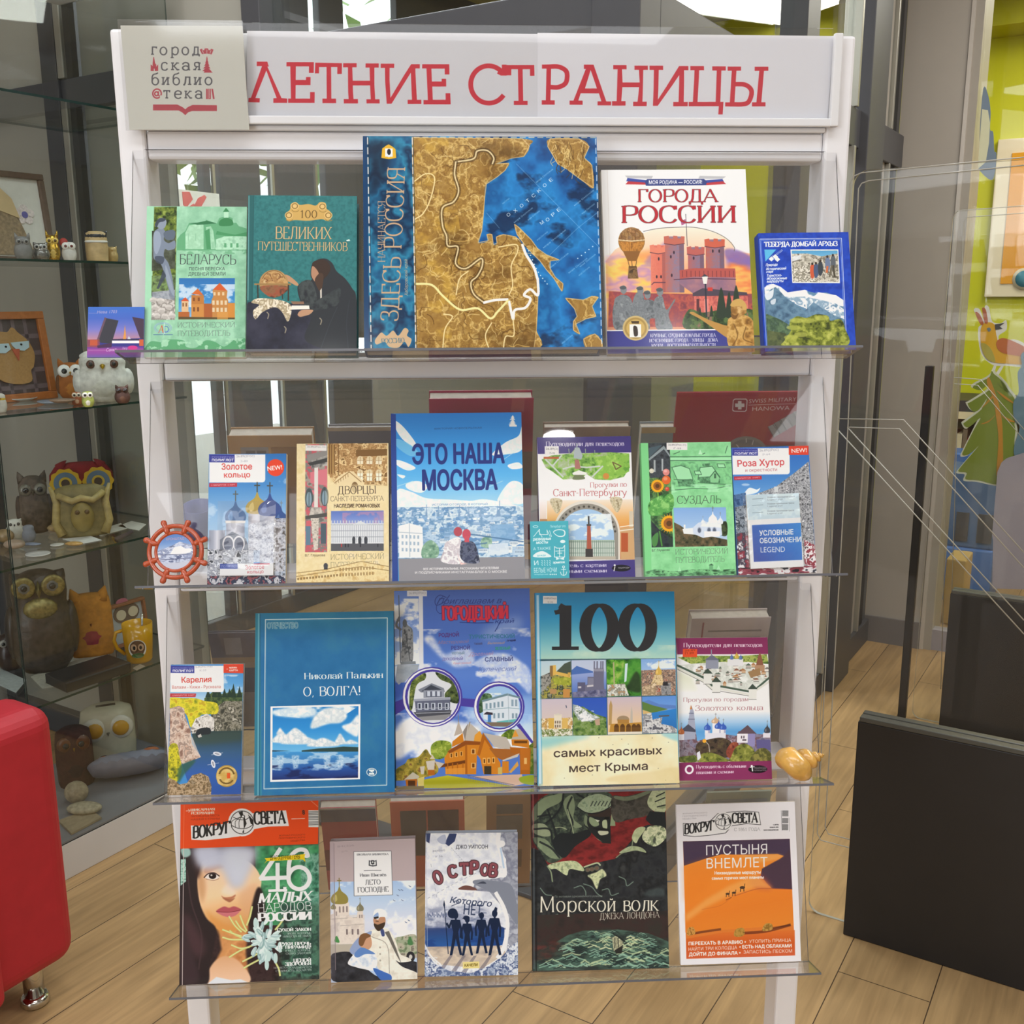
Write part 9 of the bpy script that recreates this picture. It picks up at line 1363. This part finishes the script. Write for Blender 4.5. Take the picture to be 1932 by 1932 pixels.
flat('paper_sheet','patterned owl paper lying under the dark statue on the fourth shelf','paper',[(58,1278),(80,1300),(140,1290),(95,1262)],s5,'a8a496');flat('paper_strip','printed paper strip between the statue and the black box','paper',[(98,1262),(112,1272),(212,1240),(196,1230)],s5,'a09a8e');flat('paper_sheet','pale sheet with small coloured prints by the left glass edge','paper',[(-20,1285),(30,1308),(50,1284),(0,1262)],s5,'aab0ae');flat('felt_scrap','small felt scrap in front of the yellow mug','scrap',[(250,1262),(258,1266),(274,1258),(264,1254)],s5,'a0907c')
# --- bottom of the case
def bank(r,M,H,W):
    MB().add([M@Vector(v) for v in ((-W*.35,-.1*W,H*1.0),(W*.35,-.1*W,H*1.0),(W*.35,.1*W,H*1.0),(-W*.35,.1*W,H*1.0),(-W*.35,-.1*W,H*1.004),(W*.35,-.1*W,H*1.004),(W*.35,.1*W,H*1.004),(-W*.35,.1*W,H*1.004))],[(3,2,1,0),(4,5,6,7),(0,1,5,4),(1,2,6,5),(2,3,7,6),(3,0,4,7)],0).build('coin_slot',EYEB,r)
    for sg in (-1,1): MB().ball((sg*W*.46,W*.58,H*.7),(W*.47,W*.16,W*.47),16,0,M).build('eye_disc',mat('bank_white','d8d6ca',.3,coat=.4),r)
owl('cream ceramic owl money box with amber eyes at the bottom of the case',209,1440,116,98,z=zb,col='c4bfa8',eye=('c89414',.19),ed=1.0,pup=0,ears=0,ex=.46,ez=.7,prof=CYL,sy=.7,rough=.25,var=.04,beak='b8b29c',extra=bank,name='money_box',cat='money box',group=None)
owl('brown feathery toy owl half hidden by the red armchair',146,1478,112,66,z=zb,col='4a2c24',eye=('6a4020',.3),pup=.4,ears=0,rough=.9,bump=.8,prof=CYL,name='toy_owl',cat='toy',belly='3c2824')
def cushion():
    p=on_z(247,1470,zb);k=mpp(p);M=front_frame(p)@Matrix.Rotation(math.radians(38),4,'X');W,D,H=74*k,.062,.06;n=20;vs=[]
    for s in (-1,1):
        for j in range(n+1):
            for i in range(n+1):
                u,v=i/n*2-1,j/n*2-1;e=max(0,(1-abs(u)**3)*(1-abs(v)**3))**.5;x=u*W*(1-.1*v*v);y=v*D*(1-.1*u*u);vs.append(M@Vector((x,-y,s*H*.5*e+.005*math.sin(u*24)*(1-e))))
    zm=min(v.z for v in vs);up=Vector((0,0,zb+.001-zm));M=Matrix.Translation(up)@M;p=p.copy();p.z=zb+.001;root=thing('owl_cushion','grey owl-shaped cushion with orange-ringed eyes lying in the case','cushion',p);o=(n+1)**2;f=MB()
    f.add([v+up for v in vs],[(j*(n+1)+i,j*(n+1)+i+1,(j+1)*(n+1)+i+1,(j+1)*(n+1)+i) for j in range(n) for i in range(n)]+[tuple(q+o for q in (j*(n+1)+i,(j+1)*(n+1)+i,(j+1)*(n+1)+i+1,j*(n+1)+i+1)) for j in range(n) for i in range(n)],0,True);f.build('pillow',mat('cushion_grey','8a8a98',.55,var=.15,scale=14),root)
    for x,y in ((-.58,.0),(.52,.4)):
        for r,m,d in ((.22,mat('felt_orange','b0683c',.8),0),(.13,mat('felt_dark','3c3c44',.8),.004)): MB().ball((x*W,y*D,H*.5*.93+d-.006),(W*r,D*r*1.7,.010),16,0,M).build('eye',m,root)
    MB().add([M@Vector(v) for v in ((-.12*W,.3*D,H*.5),(.1*W,.45*D,H*.5),(.04*W,-.5*D,H*.47),(-.03*W,.0,H*.56))],[(0,1,3),(1,2,3),(2,0,3)],0,True).build('beak',mat('felt_dark','3c3c44',.8),root)
cushion()
pebble('beige fuzzy ball toy between the red armchair and the grey cushion',146,1514,44,42,zb,'a89a80','fuzzy_ball','toy',.9,rough=.9);pebble('cream felt slipper lying below the fuzzy ball',160,1534,66,20,zb,'b4aa90','slipper','slipper',.6,rough=.9)
flat('cloth_napkin','cream cloth with reddish bird print at the front bottom of the case','cloth',[(110,1552),(135,1576),(192,1546),(170,1530)],zb,'a8987c',.006)
# ------------------------------------------------------------------ red armchair
RED=mat('red_upholstery','b02430',.55,var=.05,scale=25,bump=.05);ch=thing('armchair','red upholstered armchair with chrome legs at the left edge','armchair',R(.75,-1.9,0))
bf=-1.862
def rbox(f,a0,a1,b0,b1,z0,z1,r): return f.rb(a0,a1,b0,b1,z0,z1)
MB().rb(.35,1.19,-2.02,bf,.085,.672).build('armrest',RED,ch,bevel=.045,seg=6)
MB().rb(.35,.97,-2.255,-2.02,.12,.40).build('seat',RED,ch,bevel=.05,seg=5)
MB().rb(.16,.345,-2.255,bf,.1,.66).build('backrest',RED,ch,bevel=.05,seg=5)
MB().rb(.30,1.005,bf-.02,bf+.03,.09,.46).build('side_cushion',RED,ch,bevel=.024,seg=5)
CH=mat('chrome','c4c2bc',.12,1.,var=.02)
for a,b in ((1.105,-1.915),(.26,-1.915),(.9,-2.2),(.26,-2.2)):
    o=R(a,b,0);MB().lathe([(.021,.02),(.021,.13)],16,Matrix.Translation(o)).build('leg',CH,ch);MB().lathe([(0,.0),(.026,.0),(.030,.006),(.030,.016),(.024,.024),(0,.024)],18,Matrix.Translation(o)).build('foot',CH,ch)
# ------------------------------------------------------------------ library security gates: clear panels with a black lower box
GA=clear('gate_acrylic',(.97,.975,.97),.012,.02,5);GEDGE=mat('gate_edge','a8a69c',.3,var=.05,g=1.);LOOP=mat('antenna_line','b4b2a8',.35,var=.03,g=1.);BLK=mat('gate_black','1c1a1a',.45,var=.08,scale=15,g=1.);BLKT=mat('gate_black_cap','4a4a44',.35,var=.05,g=1.)
def gate(label,a,bl,br,ztop,bx0,zbox,loops,t=.008,bt=.05):
    g=thing('security_gate',label,'security gate',R(a,(bl+br)/2,0),'library security gates')
    pts=[];r=.03
    for cx,cz,s in ((bl+r,r,180),(br-r,r,270),(br-r,ztop-r,0),(bl+r,ztop-r,90)):
        for q in range(0,91,15): A=math.radians(s+q);pts.append((cx+r*math.cos(A),cz+r*math.sin(A)))
    pts=[(b,max(z,.0)) for b,z in pts];n=len(pts);f=MB();v=[R(a+d,b,z+.0008) for d in (0,t) for b,z in pts];f.add(v,[tuple(range(n)),tuple(range(n,2*n))[::-1]],0).add(v,[(i,(i+1)%n,(i+1)%n+n,i+n) for i in range(n)],1).build('clear_panel',[GA,GEDGE],g)
    for l in loops: MB().tube([R(a-.0012,b,z) for b,z in l],.0013,6).build('antenna_wire',LOOP,g)
    MB().rb(a-bt-.0016,a-.0026,bx0,br,0.0008,zbox).build('lower_box',BLK,g,bevel=.002);MB().rb(a-bt-.0016,a-bt*.55,bx0+.003,br,zbox,zbox+.012).rb(a-bt*.45,a-.0026,bx0+.003,br,zbox,zbox+.012).build('cap_rail',BLKT,g,bevel=.002)
    return g
def wire(a,pts): return [(p.dot(F2),p.z) for p in (on_a(x,y,a) for x,y in pts)]
ga=2.32;rz=lambda *p:wire(ga,p)
gate('nearer clear security gate with thin wires and a black lower box',ga,-.588,.32,1.755,-.489,.545,[rz((1932,1680),(1603,1599),(1549,1585),(1542,1572),(1604,345),(1612,332),(1626,326),(1932,297)),rz((1932,1664),(1606,1584),(1563,1573),(1557,1560),(1600,806),(1620,356),(1626,346),(1640,341),(1932,312)),rz((1582,790),(1705,792),(1932,1042)),rz((1582,812),(1932,1196)),rz((1599,806),(1697,809),(1932,1071)),rz((1599,806),(1932,1170))])
rz=lambda *p:wire(3.70,p)
g2=gate('farther clear security gate with a black lower box behind the nearer one',3.70,-.612,.3,1.765,-.512,.495,[rz((1775,1300),(1801,410),(1806,398),(1932,388)),rz((1790,1300),(1818,420),(1823,410),(1932,402)),rz((1800,712),(1850,716),(1932,810)),rz((1800,724),(1845,727),(1932,830))])
MB().rb(3.665,3.69,-.655,-.628,.0008,1.262).build('black_post',BLK,thing('door_stop_post','slim black upright post left of the farther security gate','post',R(3.68,-.64,0)),bevel=.003)
# ------------------------------------------------------------------ stickers on the glass of the children's room
def decal(name,label,cat,polys,a,group=None):
    """flat foil sticker on the glass: each entry (part, colour, outline px, layer)"""
    root=None
    P=[on_a(x,y,a) for x,y in polys[0][2]];zc=min(p.z for p in P);root=thing(name,label,cat,P[0],group)
    for part,col,pts,ly in polys:
        pp=spline(pts,True,4) if part[0]!='_' else pts;d=-.0012*ly;n=len(pp);v=[on_a(x,y,a)+E1*(d+e) for e in (0,-.0008) for x,y in pp];f=MB();f.add(v,[tuple(range(n)),tuple(range(n,2*n))[::-1]],0).add(v,[(i,(i+1)%n,(i+1)%n+n,i+n) for i in range(n)],0).build(part.lstrip('_'),mat('foil_'+col,col,.5,var=.02),root)
    return root
ag=4.518
decal('bird_sticker','big yellow bird sticker with two red crest feathers on the glass','sticker',[
('white_outline','d8d8d0',[(1837,585),(1848,583),(1856,602),(1858,578),(1866,580),(1872,606),(1888,610),(1898,604),(1899,622),(1884,634),(1890,648),(1912,640),(1938,654),(1938,690),(1900,690),(1872,688),(1852,668),(1846,640),(1846,618),(1852,610)],0),
('body','d0a01c',[(1852,616),(1862,608),(1876,612),(1880,632),(1886,648),(1905,652),(1938,662),(1938,686),(1900,686),(1870,682),(1856,664),(1850,640)],1),('wing','b4622c',[(1880,646),(1890,638),(1908,642),(1938,658),(1938,672),(1900,668),(1884,660)],2),('breast','a8a048',[(1851,648),(1862,650),(1872,662),(1878,682),(1866,680),(1856,668)],2),('crest','a85a30',[(1840,590),(1848,592),(1856,610),(1850,612)],2),('crest','a85a30',[(1853,582),(1860,584),(1864,608),(1858,608)],2),('_beak','3a3c3c',[(1877,612),(1896,609),(1886,616),(1892,620),(1878,622)],2),('eye','6a7a80',[(1862,620),(1867,618),(1870,622),(1866,626)],2),
('leg','d8d8d0',[(1875,690),(1880,690),(1872,712),(1866,714)],1),('leg','d8d8d0',[(1889,690),(1893,692),(1878,716),(1872,716)],1)],ag)
fp=[(1871,700),(1866,712),(1842,724),(1836,732),(1850,736),(1862,728),(1866,736),(1832,758),(1826,762),(1836,776),(1848,772),(1862,752),(1852,772),(1824,794),(1818,800),(1828,806),(1850,788),(1838,810),(1822,842),(1816,858),(1830,856),(1846,842),(1812,882),(1810,890),(1824,892),(1822,904),(1846,906),(1880,914),(1896,904),(1914,862),(1926,852),(1914,842),(1916,812),(1914,800),(1916,790),(1914,752),(1896,734),(1880,722),(1896,738),(1898,728),(1886,714),(1876,706)]
tp=[('white_outline','c8ccb8',[(x+(4 if x>1870 else -4),y+(3 if y>800 else -2)) for x,y in fp],0),('leafage','74842c',fp,1),('trunk','b8822c',[(1866,712),(1874,730),(1884,760),(1890,790),(1892,820),(1892,890),(1882,896),(1880,890),(1884,830),(1880,790),(1874,752),(1862,722)],2)]
for br in ([(1884,776),(1868,792),(1850,800),(1866,796)],[(1890,784),(1904,790),(1916,796),(1902,794)],[(1876,742),(1852,770),(1872,752)],[(1880,736),(1906,754),(1914,762),(1896,752)]): tp.append(('branch','b8822c',br,2))
decal('tree_sticker','tall green fir tree sticker with an orange trunk below the bird','sticker',tp,ag-.004)
decal('fish_sticker','grey-blue fish-shaped sticker with a sheet of writing, cut off by the column','sticker',[('tail_body','6a7a8a',[(1855,168),(1864,178),(1869,210),(1868,244),(1874,250),(1876,284),(1880,290),(1878,320),(1870,340),(1846,318),(1852,300),(1848,260)],0),('_written_sheet','c4c4a4',[(1853,206),(1864,208),(1868,232),(1866,270),(1860,306),(1846,318),(1846,300)],1)],ag)
decal('animal_sticker','blue-grey seated animal sticker at the right edge, above the pale panel','sticker',[('figure','5f7c8c',[(1932,664),(1926,672),(1928,690),(1920,704),(1922,740),(1912,760),(1914,792),(1924,806),(1914,840),(1916,862),(1940,864),(1945,664)],1)],ag-.008)
decal('pale_panel','pale lavender rounded panel on the glass at the right edge','sticker',[('_board','9a949e',[(1872,1110),(1874,1020),(1872,1010),(1882,890),(1890,872),(1900,864),(1945,850),(1945,1112)],2)],4.495)
# ------------------------------------------------------------------ children's room beyond
WOODL=mat('pale_shelf_wood','d8c8a0',.5,var=.06,scale=20);bsh=thing('bookshelf','low pale wooden bookshelf with books against the lime wall','bookshelf',R(6.2,-.4,0))
b0,b1=-1.05,.6
MB().rb(6.0,6.48,b0,b1,.83,.87).rb(6.0,6.48,b0,b1,.45,.48).rb(6.0,6.48,b0,b1,.04,.08).build('shelf_board',WOODL,bsh);MB().rb(6.0,6.48,b0-.03,b0,0.0,.87).rb(6.0,6.48,b1,b1+.03,0.0,.87).build('side_panel',WOODL,bsh);MB().rb(6.44,6.48,b0,b1,.08,.83).build('back_panel',mat('shelf_back','b8a880',.6),bsh);MB().rb(6.0,6.48,b0-.03,b1+.03,.87,.93).build('top_rail',mat('dark_rail','3c3a38',.5),bsh)
rn=random.Random(8);b=b0+.01;cols=['8a3c30','c8b088','6a2c2c','b4a078','94503c','d0c4a0','7a6a54','a83c34','c4a468','5a4a44'];i=0
while b<b1-.06 and i<40:
    w=rn.uniform(.018,.04);h=rn.uniform(.22,.3);o=MB().rb(6.06,6.3,b,b+w,.481,.481+h).build('shelf_book',mat('bk_'+cols[i%10],cols[i%10],.6,var=.1,scale=40));tag(o,'one of the upright books packed on the low pale bookshelf','book','books on the children\'s bookshelf');b+=w+.003;i+=1
BLUE=mat('blue_plastic','3f6aa8',.4,var=.05,scale=10);BLUE2=mat('blue_plastic_dark','3c5c84',.45,var=.05,scale=10)
kc=thing('blue_cabinet','blue children\'s cube cabinet with dark openings seen through the glass','cabinet',R(5.45,-.45,0))
def at_ab(x,y,a): p=on_a(x,y,a);return p.dot(F2),p.z
ac=5.3;l,_=at_ab(1776,900,ac);r,_=at_ab(1888,900,ac);_,zt=at_ab(1800,890,ac);_,zl=at_ab(1800,1032,ac)
MB().rb(ac,ac+.35,l,r,.0008,zl).build('lower_body',BLUE,kc,bevel=.01);MB().rb(ac+.01,ac+.35,l,r,zl,zt).build('upper_body',BLUE2,kc,bevel=.01);l2,z2=at_ab(1805,966,ac);r2,z3=at_ab(1824,1022,ac);MB().rb(ac+.002,ac+.02,l2,r2,z3,z2).build('opening',mat('opening_dark','3a3836',.6),kc);l2,_=at_ab(1846,966,ac);r2,_=at_ab(1870,1022,ac);MB().rb(ac+.002,ac+.02,l2,r2,z3,z2).build('opening',mat('opening_dark','3a3836',.6),kc)
l2,z4=at_ab(1793,1045,5.0);r2,z5=at_ab(1827,1082,5.0);tag(MB().rb(4.9,5.1,l2,r2,.0008,z4).build('toy_box',mat('toy_box_tan','b89a5c',.6,var=.06,scale=12),bevel=.006),'tan box on the floor before the blue cabinet','box')
l2,zq=at_ab(1796,846,5.9);r2,_=at_ab(1846,846,5.9);tag(MB().rb(5.75,5.95,l2,r2,.0008,zq).build('storage_bin',BLUE,bevel=.01),'bright blue bin standing before the low bookshelf','bin')
pf=thing('wall_poster','orange poster in a thick cream frame on the lime wall','poster',R(6.48,-.4,1.5))
MB().rb(6.465,6.498,-.868,.1,1.478,2.327).build('frame',mat('poster_frame','e4d6b8',.5,var=.02),pf,bevel=.003);MB().rb(6.458,6.466,-.79,.02,1.55,2.25).build('print',mat('poster_orange','e09a08',.5,var=.03,scale=5),pf);l2,zq=at_ab(1932,526,6.45);MB().lathe([(0,0),(.06,0),(.06,.003),(0,.003)],20,Matrix.Translation(R(6.4575,l2,zq))@Matrix(((F2.x,0,-E1.x,0),(F2.y,0,-E1.y,0),(0,1,0,0),(0,0,0,1)))).build('dot',mat('poster_cream','e4d6b8',.5),pf);MB().lathe([(0,0),(.045,0),(.045,.005),(0,.005)],20,Matrix.Translation(R(6.4575,l2,zq))@Matrix(((F2.x,0,-E1.x,0),(F2.y,0,-E1.y,0),(0,1,0,0),(0,0,0,1)))).build('dot',mat('poster_blue','4a8aa0',.5),pf)
